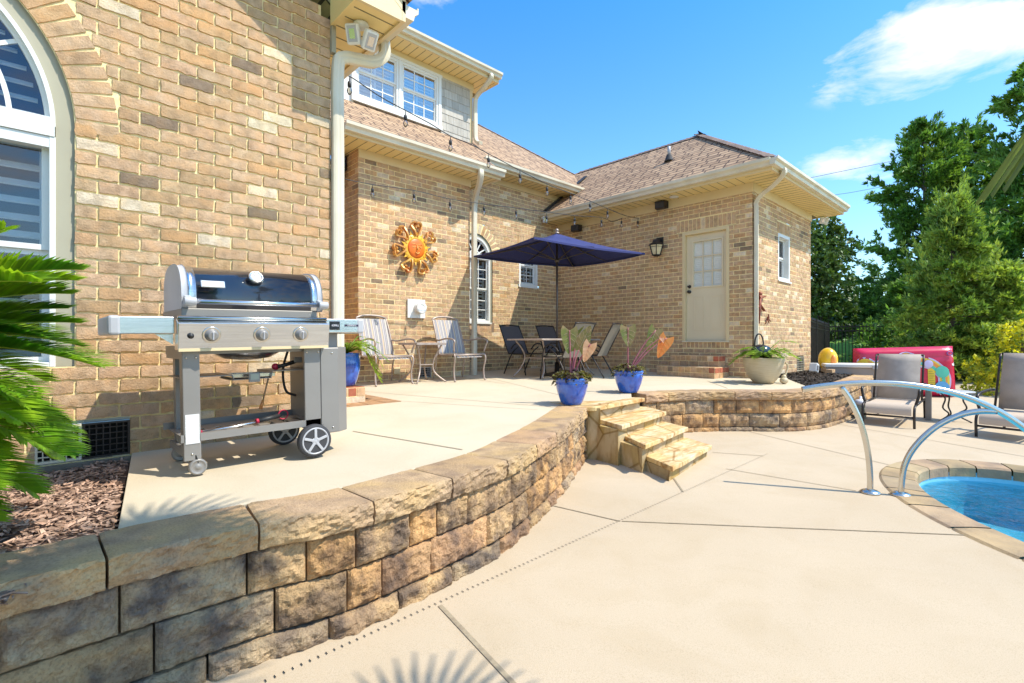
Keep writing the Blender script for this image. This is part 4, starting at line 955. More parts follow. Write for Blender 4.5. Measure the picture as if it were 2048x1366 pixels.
def fanlight(wn, T, cx, cz, r, y, fw, glassm, ringr=(.33,), spokes=(30, 60, 90, 120, 150), n=48, slats=9):
    b = MB(); b.T = T
    def ring(r0, r1, y0, y1, a0=0, a1=180):
        for k in range(n):
            A0, A1 = R(a0+(a1-a0)*k/n), R(a0+(a1-a0)*(k+1)/n); pts = [(r_*math.cos(a), yy, r_*math.sin(a)) for yy in (y0, y1) for (r_, a) in ((r0, A0), (r1, A0), (r1, A1), (r0, A1))]
            P = [Vector((p[0]+cx, p[1], p[2]+cz)) for p in pts]; i = [b.V(p) for p in P]
            for q_ in ((0, 1, 2, 3), (7, 6, 5, 4), (1, 5, 6, 2), (0, 3, 7, 4)): b.F([i[j] for j in q_])
    ring(r-fw, r, 0, y+.05); ring(r-fw-.022, r-fw, y-.01, y+.02)
    for rr_ in ringr: ring(r*rr_-.012, r*rr_+.012, y, y+.018)
    for s_ in spokes:
        a = R(s_); b.bar((cx+r*min(ringr)*math.cos(a), y+.009, cz+r*min(ringr)*math.sin(a)), (cx+(r-fw)*math.cos(a), y+.009, cz+(r-fw)*math.sin(a)), .024, .020, (0, 1, 0))
    b.bb((cx-r+.004, -.006, cz-.06), (cx+r-.004, y+.05, cz+.05))
    f = b.build('fanlight_frame', M['white'], wn)
    b = MB(); b.T = T; pts = [(cx+(r-fw)*math.cos(math.pi*k/n), y+.004, cz+.05+(r-fw)*math.sin(math.pi*k/n)) for k in range(n+1)]; b.poly(pts); b.build('fanlight_glass', M[glassm], wn)
    b = MB(); b.T = T; pts = [(cx+r*math.cos(math.pi*k/n), y+.30, cz+r*math.sin(math.pi*k/n)) for k in range(n+1)]; b.poly(pts); b.grid([[(p[0], yy, p[2]) for p in pts] for yy in (y+.05, y+.30)]); b.build('room_shade', M['skyback'], wn)  # backing coloured blue as reflected sky, not room shade
    if slats:
        b = MB(); b.T = T
        for k in range(1, slats):
            z = r*k/slats; hw = math.sqrt(max((r-fw)**2-z*z, 0))*.96; b.box((cx, y+.09, cz+z), (2*hw, .045, .010), Matrix.Rotation(R(42), 3, 'X'))
        b.build('shutter', M['shutter'], wn)
# big near window: casing, window, fanlight
ww = 2*AR-.14; wz0 = CZ-.15
b = MB(); T0 = Matrix.Translation((AC, Y_NW, 0)); b.T = T0
path = [(-AR+.03, 0, wz0), (-AR+.03, 0, AZ)]+[((AR-.03)*math.cos(math.pi-math.pi*k/40), 0, AZ+(AR-.03)*math.sin(math.pi*k/40)) for k in range(1, 41)]+[(AR-.03, 0, wz0)]
for i in range(len(path)-1):
    pass
def archcase(r0, r1, y0, y1, zb_):
    pr = []
    for r_ in (r0, r1): pr.append([(r_, zb_)]+[(r_*math.cos(math.pi*k/48), AZ+r_*math.sin(math.pi*k/48)) for k in range(49)]+[(-r_, zb_)])
    for i in range(len(pr[0])-1):
        a0, a1, c0, c1 = pr[0][i], pr[0][i+1], pr[1][i], pr[1][i+1]
        b.poly([(a0[0], y0, a0[1]), (c0[0], y0, c0[1]), (c1[0], y0, c1[1]), (a1[0], y0, a1[1])]); b.poly([(a0[0], y0, a0[1]), (a1[0], y0, a1[1]), (a1[0], y1, a1[1]), (a0[0], y1, a0[1])]); b.poly([(c1[0], y0, c1[1]), (c0[0], y0, c0[1]), (c0[0], y1, c0[1]), (c1[0], y1, c1[1])])
archcase(AR-.085, AR+.03, .02, .16, wz0)
P_('window_casing', M['cas'], b)
wn, T = window((AC+.02, Y_NW, wz0), XA, (0, -1, 0), AR-.105, AZ-.06-wz0, .07, 2, 1, 2, 12, 1, 'right half of the big arched window with white louvred shutters', .028, 'glass', False)
b = MB(); b.T = T; b.bb((.02, .004, AZ-.125-wz0), (AR-.107, .115, AZ-.063-wz0)); b.build('head_rail', M['white'], wn)
wn2, T2 = window((AC-AR+.085, Y_NW, wz0), XA, (0, -1, 0), AR-.105, AZ-.06-wz0, .07, 2, 1, 2, 15, 1, 'left half of the big arched window', .028, 'glass', False)
fanlight(wn, T, -.02, AZ-wz0, AR-.085, .05, .022, 'glassb', (.33, .80), (30, 60, 90, 120, 150), 48, 11)
# far arched window
b = MB(); T0 = Matrix.Translation((FC, FYW, 0)); b.T = T0; AZs = AZ; AZ_old = AZ
def archcase2(r0, r1, y0, y1, zb_, az):
    pr = []
    for r_ in (r0, r1): pr.append([(r_, zb_)]+[(r_*math.cos(math.pi*k/32), az+r_*math.sin(math.pi*k/32)) for k in range(33)]+[(-r_, zb_)])
    for i in range(len(pr[0])-1):
        a0, a1, c0, c1 = pr[0][i], pr[0][i+1], pr[1][i], pr[1][i+1]
        b.poly([(a0[0], y0, a0[1]), (c0[0], y0, c0[1]), (c1[0], y0, c1[1]), (a1[0], y0, a1[1])]); b.poly([(a0[0], y0, a0[1]), (a1[0], y0, a1[1]), (a1[0], y1, a1[1]), (a0[0], y1, a0[1])])
archcase2(FR_-.07, FR_+.03, .02, .12, AWZ, AWS); P_('window_casing', M['cas'], b)
wn, T = window((FC-FR_+.07, FYW, AWZ), XA, (0, -1, 0), 2*FR_-.14, AWS-.04-AWZ, .05, 3, 3, 2, 15, 1, 'arched window partly hidden by the downspout', .04, 'glass')
fanlight(wn, T, FR_-.07, AWS-AWZ, FR_-.07, .04, .04, 'glass', (.33,), (30, 60, 90, 120, 150), 32, 0)
window((SW[0], FYW, SW[2]), XA, (0, -1, 0), SW[1]-SW[0], SW[3]-SW[2], .05, 2, 2, 2, 9, 0, 'small window under the umbrella edge', .06)
window((WX0, HY, WZ0), XA, (0, -1, 0), WX1-WX0, WZ1-WZ0, .10, 1, 1, 2, 0, 0, 'narrow window in the end wall', .06)
for (a, c, lb) in ((4.08, 4.93, 'left'), (4.97, 5.82, 'right')):
    window((a, DYW-.03, hz(4.25)), XA, (0, -1, 0), c-a, .96, .03, 3, 2, 2, 13, 0, lb+' window of the dormer pair', .05, 'glassr', False, back='skyback')
b = MB(); b.bb((4.0, DYW-.05, hz(4.17)), (5.90, DYW+.02, hz(4.25))); b.bb((4.0, DYW-.045, hz(5.21)), (5.90, DYW+.02, hz(5.26))); b.bb((4.0, DYW-.045, hz(4.25)), (4.08, DYW+.02, hz(5.21))); b.bb((5.82, DYW-.045, hz(4.25)), (5.88, DYW+.02, hz(5.21))); b.bb((4.93, DYW-.045, hz(4.25)), (4.97, DYW+.02, hz(5.21))); P_('window_casing', M['white'], b)
# --- door
b = MB(); b.bb((HX-.015, DY0, DZ0), (HX+.11, DY0+.055, DZ1)); b.bb((HX-.015, DY1-.055, DZ0), (HX+.11, DY1, DZ1)); b.bb((HX-.015, DY0+.055, DZ1-.06), (HX+.11, DY1-.055, DZ1)); P_('door_frame', M['trim'], b, .003)
dy0, dy1, dz0, dz1 = DY0+.057, DY1-.057, DZ0+.02, DZ1-.062
dw = dy1-dy0; gx0, gx1, gz0, gz1 = dy0+.10, dy1-.14, dz0+1.02, dz0+1.86
b = MB(); X0, X1 = HX+.055, HX+.095
b.bb((X0, dy0, dz0), (X1, dy1, gz0)); b.bb((X0, dy0, gz1), (X1, dy1, dz1)); b.bb((X0, dy0, gz0), (X1, gx0, gz1)); b.bb((X0, gx1, gz0), (X1, dy1, gz1))
for (a0, a1, z0, z1) in ((dy0+.10, dy0+.32, dz0+.2, dz0+.84), (dy0+.42, dy0+.64, dz0+.2, dz0+.84)):
    for (p, q_) in (((X0-.006, a0, z0), (X0, a1, z0+.02)), ((X0-.006, a0, z1-.02), (X0, a1, z1)), ((X0-.006, a0, z0+.02), (X0, a0+.02, z1-.02)), ((X0-.006, a1-.02, z0+.02), (X0, a1, z1-.02)), ((X0-.004, a0+.05, z0+.05), (X0, a1-.05, z1-.05))): b.bb(p, q_)
door = P_('door', M['doorp'], b, .002, label='beige half-glass door at the top of the brick steps')
b = MB()
for (p, q_) in (((X0-.016, gx0-.03, gz0-.03), (X0-.001, gx1+.03, gz0)), ((X0-.016, gx0-.03, gz1), (X0-.001, gx1+.03, gz1+.03)), ((X0-.016, gx0-.03, gz0), (X0-.001, gx0, gz1)), ((X0-.016, gx1, gz0), (X0-.001, gx1+.03, gz1))): b.bb(p, q_)
for k in (1, 2):
    y = gx0+(gx1-gx0)*k/3; z = gz0+(gz1-gz0)*k/3; b.bb((X0+.002, y-.009, gz0), (X0+.014, y+.009, gz1)); b.bb((X0+.003, gx0, z-.009), (X0+.013, gx1, z+.009))
b.build('door_window_frame', M['doorp'], door)
b = MB(); b.poly([(X0+.016, gx0, gz0), (X0+.016, gx1, gz0), (X0+.016, gx1, gz1), (X0+.016, gx0, gz1)]); b.build('glass', M['glassd'], door)
b = MB(); n_ = 24
for k in range(n_): b.box((X0+.03, (gx0+gx1)/2, gz0+(k+.5)*(gz1-gz0)/n_), (.004, gx1-gx0, .036), Matrix.Rotation(R(14), 3, 'Y'))
b.build('blind', M['blind'], door)
for z in (dz0+.93, dz0+1.03):
    b = MB(); b.lathe([(.032, 0), (.032, .008), (.014, .012), (.014, .03), (.028 if z < dz0+1 else .02, .035), (.03 if z < dz0+1 else .02, .05), (.02, .062), (.004, .065)], 16, (X0, dy1-.06, z), 'x'); b.v = [(2*X0-v[0], v[1], v[2]) for v in b.v]; b.f = [f[::-1] for f in b.f]
    b.build('door_knob' if z < dz0+1 else 'deadbolt', M['bronze'], door)
b = MB(); b.bb((HX-.03, DY0+.0, DZ0-.0), (HX+.05, DY1, DZ0+.02)); P_('threshold', M['gutter'], b)
# --- vents
def gridvent(u0, u1, z0, z1, Y, cols, rows, m_, lab, lit=True):
    b = MB(); f = .012
    for (a, c) in (((u0, Y-.012, z0), (u0+f, Y+.03, z1)), ((u1-f, Y-.012, z0), (u1, Y+.03, z1)), ((u0+f, Y-.012, z0), (u1-f, Y+.03, z0+f)), ((u0+f, Y-.012, z1-f), (u1-f, Y+.03, z1))): b.bb(a, c)
    for k in range(1, cols): x = u0+(u1-u0)*k/cols; b.bb((x-.003, Y-.002, z0+f), (x+.003, Y+.01, z1-f))
    for k in range(1, rows): z = z0+(z1-z0)*k/rows; b.bb((u0+f, Y-.004, z-.003), (u1-f, Y+.008, z+.003))
    o = P_('foundation_vent', M[m_], b, label=lab); b = MB(); b.bb((u0, Y+.04, z0), (u1, Y+.05, z1)); b.build('vent_screen', M['slot'], o)
gridvent(.225, .455, hz(-.71), hz(-.495), Y_NW, 7, 6, 'bronze', 'dark grid vent right of the palm'); gridvent(.015, .22, hz(-.71), hz(-.495), Y_NW, 6, 6, 'gutter', 'pale grid vent behind the palm')
gridvent(fv[0].x, fv[1].x, fv[1].z, fv[0].z, BY, 4, 5, 'greyl', None); gridvent(FV[0].x, FV[1].x, FV[1].z, FV[0].z, FYW, 6, 7, 'gutter', None); gridvent(SV[0].x, SV[1].x, SV[1].z, SV[0].z, HY, 3, 6, 'gutter', None)
b = MB(); b.bb((dv[0].x, BY-.04, dv[1].z), (dv[1].x, BY-.008, dv[0].z)); o = P_('dryer_vent', M['white'], b, .004, label='square white dryer vent on the bump-out wall')
b = MB(); cx, cz = (dv[0].x*.42+dv[1].x*.58), (dv[0].z+dv[1].z)/2+.01; b.lathe([(.085, .035), (.085, .075), (.078, .085), (.078, .12), (.098, .125), (.098, .155), (.09, .162), (.055, .164), (.05, .158)], 24, (cx, BY, cz), 'y'); b.build('vent_hood', M['white'], o)
b = MB(); q_ = onY(792, 742, BY); b.bb((q_.x-.06, BY-.04, q_.z-.05), (q_.x+.06, BY-.01, q_.z+.06)); P_('outlet_cover', M['trim'], b, .006)
# --- brick steps at the door
def brick_box(name, x0, x1, y0, y1, z0, z1, label, parent=None, red=False, endred=False):
    b = MB(); cols = []; rr = random.Random(int(x0*100)); 
    b.cur = 1; b.bb((x0, y0, z0), (x1, y1, z1)); cols += [(1, 1, 1, 1)]*6; b.cur = 0
    nr = max(1, round((z1-z0)/.09)); hh = (z1-z0)/nr
    redc = lambda: (.42*rr.uniform(.9, 1.1), .14, .085, 1)
    def face(O, U, Nn, Lw):
        flipf = Vector(U).cross(Vector((0, 0, 1))).dot(Vector(Nn)) < 0
        for r_ in range(nr):
            n_ = max(1, round(Lw/(.105 if r_ == nr-1 else .2))); w_ = Lw/n_
            for k in range(n_):
                f0 = len(b.f); one_brick(b, cols, Vector(O), Vector(U), Vector(Nn), k*w_+.004, (k+1)*w_-.004, r_*hh+.004, (r_+1)*hh-.004, 2, 1, rr, .001, .006, col=redc() if (red and r_ == nr-1 and rr.random() < .5) or (endred and r_ == nr-1 and Nn[0] == 0) or (endred and r_ == nr-1 and k == 0) else None)
                if flipf: b.f[f0:] = [f[::-1] for f in b.f[f0:]]
    face((x0, y0, z0), (0, 1, 0), (-1, 0, 0), y1-y0); face((x0, y0, z0), (1, 0, 0), (0, -1, 0), x1-x0); face((x0, y1, z0), (1, 0, 0), (0, 1, 0), x1-x0)
    face((x1, y0, z0), (0, 1, 0), (1, 0, 0), y1-y0)
    n_ = round((y1-y0)/.105); w_ = (y1-y0)/n_; m_ = max(1, round((x1-x0)/.2)); v_ = (x1-x0)/m_
    for k in range(n_):
        for j in range(m_):
            c = redc() if red else brick_color(rr); f0 = len(b.f)
            b.box((x0+(j+.5)*v_, y0+(k+.5)*w_, z1+.001), (v_-.008, w_-.008, .01)); cols += [c]*6
    o = b.build(name, [M['brick'], M['mortar']], parent, col=cols); return o
zs = zp(8.5, 4.3)-.01
bs = empty('brick_steps', 'two tan brick steps with red end bricks below the beige door', 'steps', (8.7, 4.4, zs))
def BSx(*a, **k):
    o = brick_box(*a, parent=bs, endred=True, **k); o.location = -Vector(bs.location); return o
BSx('step', 8.44, HX-.012, 3.87, 4.97, zs, zs+.19, None); BSx('step', 8.74, HX-.012, 3.93, 4.86, zs+.191, zs+.385, None)
bs2 = empty('brick_steps', 'low red and tan brick step behind the grill with a blue pot on it', 'steps', (2.15, 5.7, zp(2.1, 5.6)))
o = brick_box('step', X_W+.02, 2.68, 5.18, 6.6, zp(2.1, 5.6)-.02, zp(2.1, 5.6)+.17, None, bs2, True); o.location = -Vector(bs2.location)
b = MB(); cols = []; rr = random.Random(2)
for i in range(6):
    for j in range(18):
        x0 = X_W+.02+i*.205; y0 = 4.96+j*.1; b.bb((x0+.003, y0+.003, zp(x0, y0)-.03), (x0+.202, y0+.097, zp(x0, y0)+.010)); k = rr.uniform(.8, 1.1); cols += [(.46*k, .27*k, .15*k, 1)]*6
o = b.build('brick_paving', M['brick'], col=cols); tag(o, 'flat strip of tan brick paving beside the low brick step', 'paving')

# ------------------------------------------------ flagstone steps
st = empty('flagstone_steps', 'yellow flagstone steps between the two block walls', 'steps', dek(1300, 930))
inv = Matrix.Translation(-Vector(st.location))
def treads(corners, z, th, name='tread', jag=.012, n=12):
    b = MB(); b.T = inv; P = [onz(px, py, z) for px, py in corners]; out = []; rr = random.Random(int(z*1000))
    for i in range(4):
        a, c = P[i], P[(i+1) % 4]
        for k in range(n):
            t = k/n; q_ = a.lerp(c, t); d = (c-a).normalized(); nn = Vector((-d.y, d.x, 0)); q_ = q_+nn*jag*noise.noise(Vector((q_.x*9, q_.y*9, z*7))); out.append((q_.x, q_.y))
    b.prism(out, z-th, z); b.build(name, M['slab'], st, .007)
    return P
z1, z2, z3 = CZ-.822, CZ-.957, CZ-1.095
zl = zp(landL.x, landL.y)+.008
LP = [landL, landR]
back = Vector((landL.x, landL.y, 0))+Vector((.05, .55, 0)); back2 = Vector((landR.x, landR.y, 0))+Vector((.02, .45, 0))
b = MB(); b.T = inv; out = []
cs = [landL.xy, landR.xy, Vector((landR.x-.12, landR.y+.40)), Vector((landL.x-.05, landL.y+.62)), Vector((landL.x-.13, landL.y+.12))]
for i in range(5):
    a, c = cs[i], cs[(i+1) % 5]
    for k in range(10):
        q_ = a.lerp(c, k/10); out.append((q_.x+.01*noise.noise(Vector((q_.x*9, q_.y*9, 1))), q_.y+.01*noise.noise(Vector((q_.x*9, q_.y*9, 5)))))
b.prism(out, zl-.045, zl); b.build('landing', M['slab'], st, .007)
T1 = treads([(1193, 837), (1243, 851), (1333, 823), (1283, 811)], z1, .045); T2s = treads([(1246, 870), (1290, 890), (1376, 854), (1322, 842)], z2, .045); T3 = treads([(1288, 910), (1345, 934), (1423.5, 890), (1366, 873)], z3, .045)
b = MB(); b.T = inv
def base(Fl, Fr, Bl, Br, zt):
    c = (Fl+Fr+Bl+Br)/4; s_ = lambda p, k=.955: (c.x+(p.x-c.x)*k, c.y+(p.y-c.y)*k)
    di = ((Bl+Br)/2-(Fl+Fr)/2); di.z = 0; di = di.normalized()*.045; b.prism([s_(Bl, .96), s_(Fl+di, .96), s_(Fr+di, .96), s_(Br, .96)], CZ-1.36, zt)
Lb = Vector((landL.x+.0, landL.y+.05, 0)); Rb = Vector((landR.x, landR.y+.05, 0))
LbB = Lb+Vector((-.05, .5, 0)); RbB = Rb+Vector((-.1, .4, 0))
base(landL, landR, LbB, RbB, zl-.046); base(T1[1], T1[2], Lb, Rb, z1-.046); base(T2s[1], T2s[2], T1[0], T1[3], z2-.046); base(T3[1], T3[2], T2s[0], T2s[3], z3-.046)
b.build('stone_base', M['flag'], st)
# stone pier between wall end and steps
b = MB(); e = PL.P[-1]; b.T = inv; b.prism([(e.x-.03, e.y-.02), (landL.x+.03, landL.y-.04), (landL.x+.05, landL.y+.25), (e.x-.03, e.y+.3)], CZ-1.36, zl-.01); b.build('pier', M['flag'], st, .005)

# ------------------------------------------------ spa
sp = empty('spa_pool', 'small oval spa pool with tan stone coping and blue water', 'pool', LF(ELC[0], ELC[1], zd(*LF(*ELC).xy)))
inv = Matrix.Translation(-Vector(sp.location)); zc = zd(*LF(*ELC).xy)
b = MB(); b.T = inv; cols = []; rr = random.Random(4); ns = 26
for s_ in range(ns):
    k0 = 72*s_/ns; nn = 4; k = rr.uniform(.85, 1.15); c = (k*rr.uniform(.95, 1.08), k, k*rr.uniform(.85, 1.05), 1)
    P = []
    for i in range(nn+1):
        kk = k0+.06+(72/ns-.12)*i/nn; a, d = ell(kk, 0), ell(kk, .29); row = []
        for (o, dz) in ((0, -.09), (0, -.006), (.02, .012), (.15, .016), (.27, .013), (.29, .0), (.29, -.03)):
            p = a.lerp(d, o/.29); row.append(Vector((p.x, p.y, zd(p.x, p.y)+dz+.002*noise.noise(p*20))))
        P.append(row)
    nf0 = len(b.f); b.grid(P); cols += [c]*(len(b.f)-nf0)
b.build('coping', M['copst'], sp, col=cols)
b = MB(); b.T = inv
rg = [[ell(k, o)+Vector((0, 0, zd(ell(k, o).x, ell(k, o).y)+dz)) for k in range(73)] for (o, dz) in ((.01, -.05), (.0, -.35), (-.02, -.50), (-.38, -.52), (-.42, -.95), (-1.1, -1.0))]
b.smooth = True; b.grid(rg); P5 = rg[-1]; b.F([b.V(p) for p in P5[:-1]][::-1]); b.build('basin', M['basin'], sp)
zw = zd(*ell(30, 0).xy)-.115
b = MB(); b.poly([(ell(k, 0).x, ell(k, 0).y, zw) for k in range(72)]); wt = tag(b.build('water', M['water']), kind='structure')


# ================================================================ THINGS
def loc_T(o): return None
def place(root, X, Y, z=None, rz=0):
    root.location = (X, Y, zp(X, Y) if z is None else z); root.rotation_euler = (0, 0, rz)
def text_mesh(s_, size, ext=.0008, align='CENTER'):
    cu = bpy.data.curves.new('txt', 'FONT'); cu.body = s_; cu.size = size; cu.extrude = ext; cu.align_x = align; cu.align_y = 'CENTER'
    o = bpy.data.objects.new('txt', cu); C.objects.link(o); dg = bpy.context.evaluated_depsgraph_get(); dg.update()
    me = bpy.data.meshes.new_from_object(o.evaluated_get(dg)); bpy.data.objects.remove(o); bpy.data.curves.remove(cu); return me
def lettering(s_, size, m_, parent, loc, rot, name='lettering'):
    me = text_mesh(s_, size); me.materials.clear(); me.materials.append(m_)
    o = bpy.data.objects.new(name, me); C.objects.link(o); o.parent = parent; o.location = loc; o.rotation_euler = rot; return o
# ---------------------------------------------------------------- gas grill (local x along the shelf, front faces -y)
G = empty('gas_grill', 'black and stainless gas grill on wheels standing against the brick wall', 'grill', (.235, 3.10, CZ-.722), 0)
G.rotation_euler = (0, -R(1.0), 0)
def gb(name, m_, f, bevel=0, parent=None):
    b = MB(); f(b); return b.build(name, M[m_], parent or G, bevel)
CX0, CX1 = .335, 1.095      # cook box span
# lid: profile in (y,z), extruded along x
def lidprof(k=1.0, n=16):
    pts = [(.03, .895)]
    for i in range(n+1):
        a = R(179-i*(179-20)/n); ca = math.cos(a); pts.append((.26+.235*math.copysign(abs(ca)**.75, ca)*k, .91+.225*max(math.sin(a), 0)**.62*k))
    pts += [(.495, .895)]; return pts
def extr(b, prof, x0, x1, smooth=True):
    A = [b.V((x0, p[0], p[1])) for p in prof]; B_ = [b.V((x1, p[0], p[1])) for p in prof]; n = len(prof)
    for i in range(n): b.F((A[i], B_[i], B_[(i+1) % n], A[(i+1) % n]), smooth and 0 < i < n-2)
    b.F(A[::-1], False); b.F(B_, False)
b = MB(); extr(b, lidprof()[::-1], CX0+.085, CX1-.055); lid = b.build('lid', M['blackpaint'], G)
for (x0, x1) in ((CX0+.048, CX0+.088), (CX1-.058, CX1-.018)):
    b = MB(); extr(b, lidprof(1.012)[::-1], x0, x1); b.build('lid_band', M['steel'], lid)
for (x0, x1) in ((CX0+.018, CX0+.05), (CX1-.02, CX1+.012)):
    b = MB(); extr(b, lidprof(1.02)[::-1], x0, x1); b.build('lid_end_cap', M['greyl'], lid, .006)
b = MB(); b.tube([(CX0+.06, -.045, .925), (CX1-.03, -.045, .925)], .0135, 14, up=(0, 1, 0)); hd = b.build('handle', M['steel'], lid)
for x in (CX0+.045, CX1-.012): gb('handle_bracket', 'greyl', lambda b: (b.tube([(x-.028, -.045, .925), (x+.028, -.045, .925)], .022, 14, up=(0, 1, 0)), b.bar((x, -.04, .92), (x, .05, .945), .03, .045)), .004, lid)
b = MB(); b.lathe([(.002, -.004), (.041, -.004), (.041, .014), (.037, .020), (.031, .020), (.029, .013), (.001, .013)], 28, (0, 0, 0), 'y'); th = b.build('thermometer', M['chrome'], lid); th.location = ((CX0+CX1)/2+.01, .045, 1.075); th.rotation_euler = (-R(32), 0, 0)
b = MB(); b.lathe([(.001, .0135), (.028, .0135), (.028, .0145), (.001, .0145)], 24, (0, 0, 0), 'y'); dl = b.build('dial_face', M['wht'], th)
b = MB(); b.bar((0, -.0155, 0), (-.014, -.0155, .02), .002, .002, (0, 1, 0)); b.build('needle', M['blk'], th)
b = MB(); b.box((0, 0, 0), (.118, .006, .040)); npl = b.build('badge', M['chrome'], lid, .004); npl.location = (CX0+.165, .012, 1.025); npl.rotation_euler = (-R(16), 0, 0)
b = MB(); b.box((0, -.0032, 0), (.108, .001, .031)); b.build('badge_field', M['wht'], npl); lettering('weber', .03, M['greyl'], npl, (0, -.0042, 0), (R(90), 0, 0), 'badge_lettering')
# cook box under the lid and its side cheeks
gb('cook_box', 'greyp', lambda b: b.bb((CX0+.02, .03, .80), (CX1-.02, .55, .893)), .004)
gb('cook_box_bottom', 'black', lambda b: (b.prism([(CX0+.10, .06), (CX1-.10, .06), (CX1-.10, .5), (CX0+.10, .5)], .70, .80),), .01)
gb('grease_tray', 'steel', lambda b: b.lathe([(.02, .595), (.13, .61), (.20, .65), (.215, .699), (.20, .699), (.12, .63), (.01, .61)], 24, ((CX0+CX1)/2+.02, .27, 0)))
# control panel
def cpanel(b):
    prof = [(-.075, .812), (-.012, .835), (.03, .835), (.03, .672), (-.05, .672), (-.055, .68)]
    A = [b.V((CX0-.015, p[0], p[1])) for p in prof]; B_ = [b.V((CX1+.015, p[0], p[1])) for p in prof]; n = 6
    for i in range(n): b.F((A[i], A[(i+1) % n], B_[(i+1) % n], B_[i]))
    b.F(A[::-1]); b.F(B_)
cp = gb('control_panel', 'steel', cpanel, .004)
gb('front_ledge', 'chrome', lambda b: b.tube([(CX0-.01, -.035, .838), (CX1+.01, -.035, .838)], .012, 10, up=(0, 1, 0)))
gb('panel_lip', 'wood' if False else 'trim', lambda b: b.bb((CX0-.012, -.057, .664), (CX1+.012, -.03, .678)))
ksl = math.atan2(.02, .132)
for kx in (.135, .385, .60):
    b = MB(); b.lathe([(.036, 0), (.036, .004), (.027, .006), (.0255, .032), (.023, .038), (.018, .039), (.001, .037)], 26, (0, 0, 0), 'y'); k_ = b.build('knob', M['greyp'], G); k_.location = (CX0+kx, -.066, .748); k_.rotation_euler = (ksl, 0, 0)
    b = MB(); b.lathe([(.0405, .0005), (.044, .0005), (.044, .0045), (.0405, .0045)], 26, (0, 0, 0), 'y'); b.build('knob_ring', M['chrome'], k_)
    b = MB(); b.bb((-.004, -.042, -.022), (.004, -.034, .022)); b.build('knob_grip', M['greyl'], k_, .002)
b = MB(); b.lathe([(.015, 0), (.015, .006), (.010, .008), (.009, .016), (.001, .017)], 16, (0, 0, 0), 'y'); k_ = b.build('igniter_button', M['black'], G); k_.location = (CX0+.04, -.066, .745); k_.rotation_euler = (ksl, 0, 0)
# side shelves
def shelf(x0, x1): return lambda b: (b.bb((x0, .0, .80), (x1, .50, .842)),)
for (x0, x1, fx0, fx1) in ((.06, CX0-.02, .045, .095), (CX1+.02, 1.35, 1.32, 1.37)):
    o = gb('side_shelf', 'steel', lambda b: b.bb((x0, .012, .83), (x1, .49, .845)), .003)
    b = MB(); b.bb((min(x0, fx0+.045), -.01, .757), (max(x1, fx1-.045), .011, .844)); b.build('shelf_front', M['steel'], o, .004)
    b = MB(); b.bb((fx0, -.014, .752), (fx1, .50, .848)); b.build('shelf_end', M['greyl'], o, .012)
b = MB(); b.box((0, 0, 0), (.066, .010, .056)); ig = b.build('badge', M['blackpaint'], G, .010); ig.location = (CX1+.075, -.013, .803); lettering('iGRILL', .017, M['wht'], ig, (.001, -.0056, .0), (R(90), 0, 0), 'badge_lettering')
b = MB(); b.box((0, 0, 0), (.092, .004, .013)); gp = b.build('badge', M['blk'], G); gp.location = (CX1+.188, -.012, .803); lettering('GENESIS II', .0135, M['wht'], gp, (0, -.0026, 0), (R(90), 0, 0), 'badge_lettering')
gb('left_bracket', 'steel', lambda b: b.poly([(CX0-.02, .03, .76), (CX0-.10, .03, .757), (CX0-.02, .03, .70)]))
# cabinet frame
lp = gb('leg_panel', 'greyp', lambda b: (b.bb((CX0+.012, .0, .085), (CX0+.092, .02, .668)),), .004)
b = MB(); b.bb((CX0+.020, -.003, .175), (CX0+.085, -.0005, .33)); b.build('warning_label', M['paper'], lp)
gb('leg_panel', 'greyp', lambda b: (b.bb((CX1-.115, -.0, .16), (CX1-.015, .02, .668)),), .004)
gb('leg', 'greyp', lambda b: (b.bb((CX0+.014, .022, .12), (CX0+.04, .08, .69)), b.bb((CX0+.050, .40, .09), (CX0+.082, .46, .69)), b.bb((CX0+.018, .08, .62), (CX0+.042, .46, .69)), b.bb((CX0+.020, .08, .10), (CX0+.040, .42, .14))))
gb('leg', 'greyp', lambda b: (b.bb((CX1-.02, .021, .13), (CX1+.012, .50, .69)),))
gb('tank_cover', 'greyp', lambda b: b.prism([(CX1-.02, .004), (CX1+.10, .004), (CX1+.175, .05), (CX1+.19, .12), (CX1+.19, .47), (CX1+.012, .49), (CX1+.013, .021), (CX1-.02, .019)], .125, .665), .02)
gb('tank_cover_shoulder', 'greyp', lambda b: b.prism([(CX1+.0, .06), (CX1+.12, .06), (CX1+.15, .12), (CX1+.15, .45), (CX1+.013, .45)], .665, .757))
gb('frame_rail', 'greyp', lambda b: (b.bb((CX0+.08, .03, .645), (CX1-.10, .05, .69)), b.bb((CX0+.02, .47, .64), (CX1-.02, .49, .69))))
def bshelf(b):
    b.bb((CX0+.0, .0, .185), (CX1-.0, .018, .225)); b.bb((CX0+.0, .475, .195), (CX1, .49, .235))
    n_ = 8; x0, x1 = CX0+.02, CX1-.02
    # plate with slots: bars between openings
    w_ = (x1-x0)/n_
    b.bb((x0, .018, .198), (x1, .17, .202)); b.bb((x0, .33, .198), (x1, .475, .202))
    for k in range(n_+1): xx = x0+k*w_; b.bb((max(xx-.028, x0), .17, .198), (min(xx+.028, x1), .33, .202))
bs_ = gb('bottom_shelf', 'greyp', bshelf)
gb('middle_shelf', 'greyp', lambda b: (b.bb((CX0+.02, .12, .515), (CX0+.28, .42, .520)), b.bb((CX0+.50, .12, .525), (CX1-.02, .42, .53)), b.bb((CX0+.28, .14, .485), (CX0+.50, .40, .49)), b.bar((CX0+.28, .26, .517), (CX0+.29, .26, .487), .28, .004), b.bar((CX0+.49, .26, .487), (CX0+.5, .26, .527), .28, .004)))
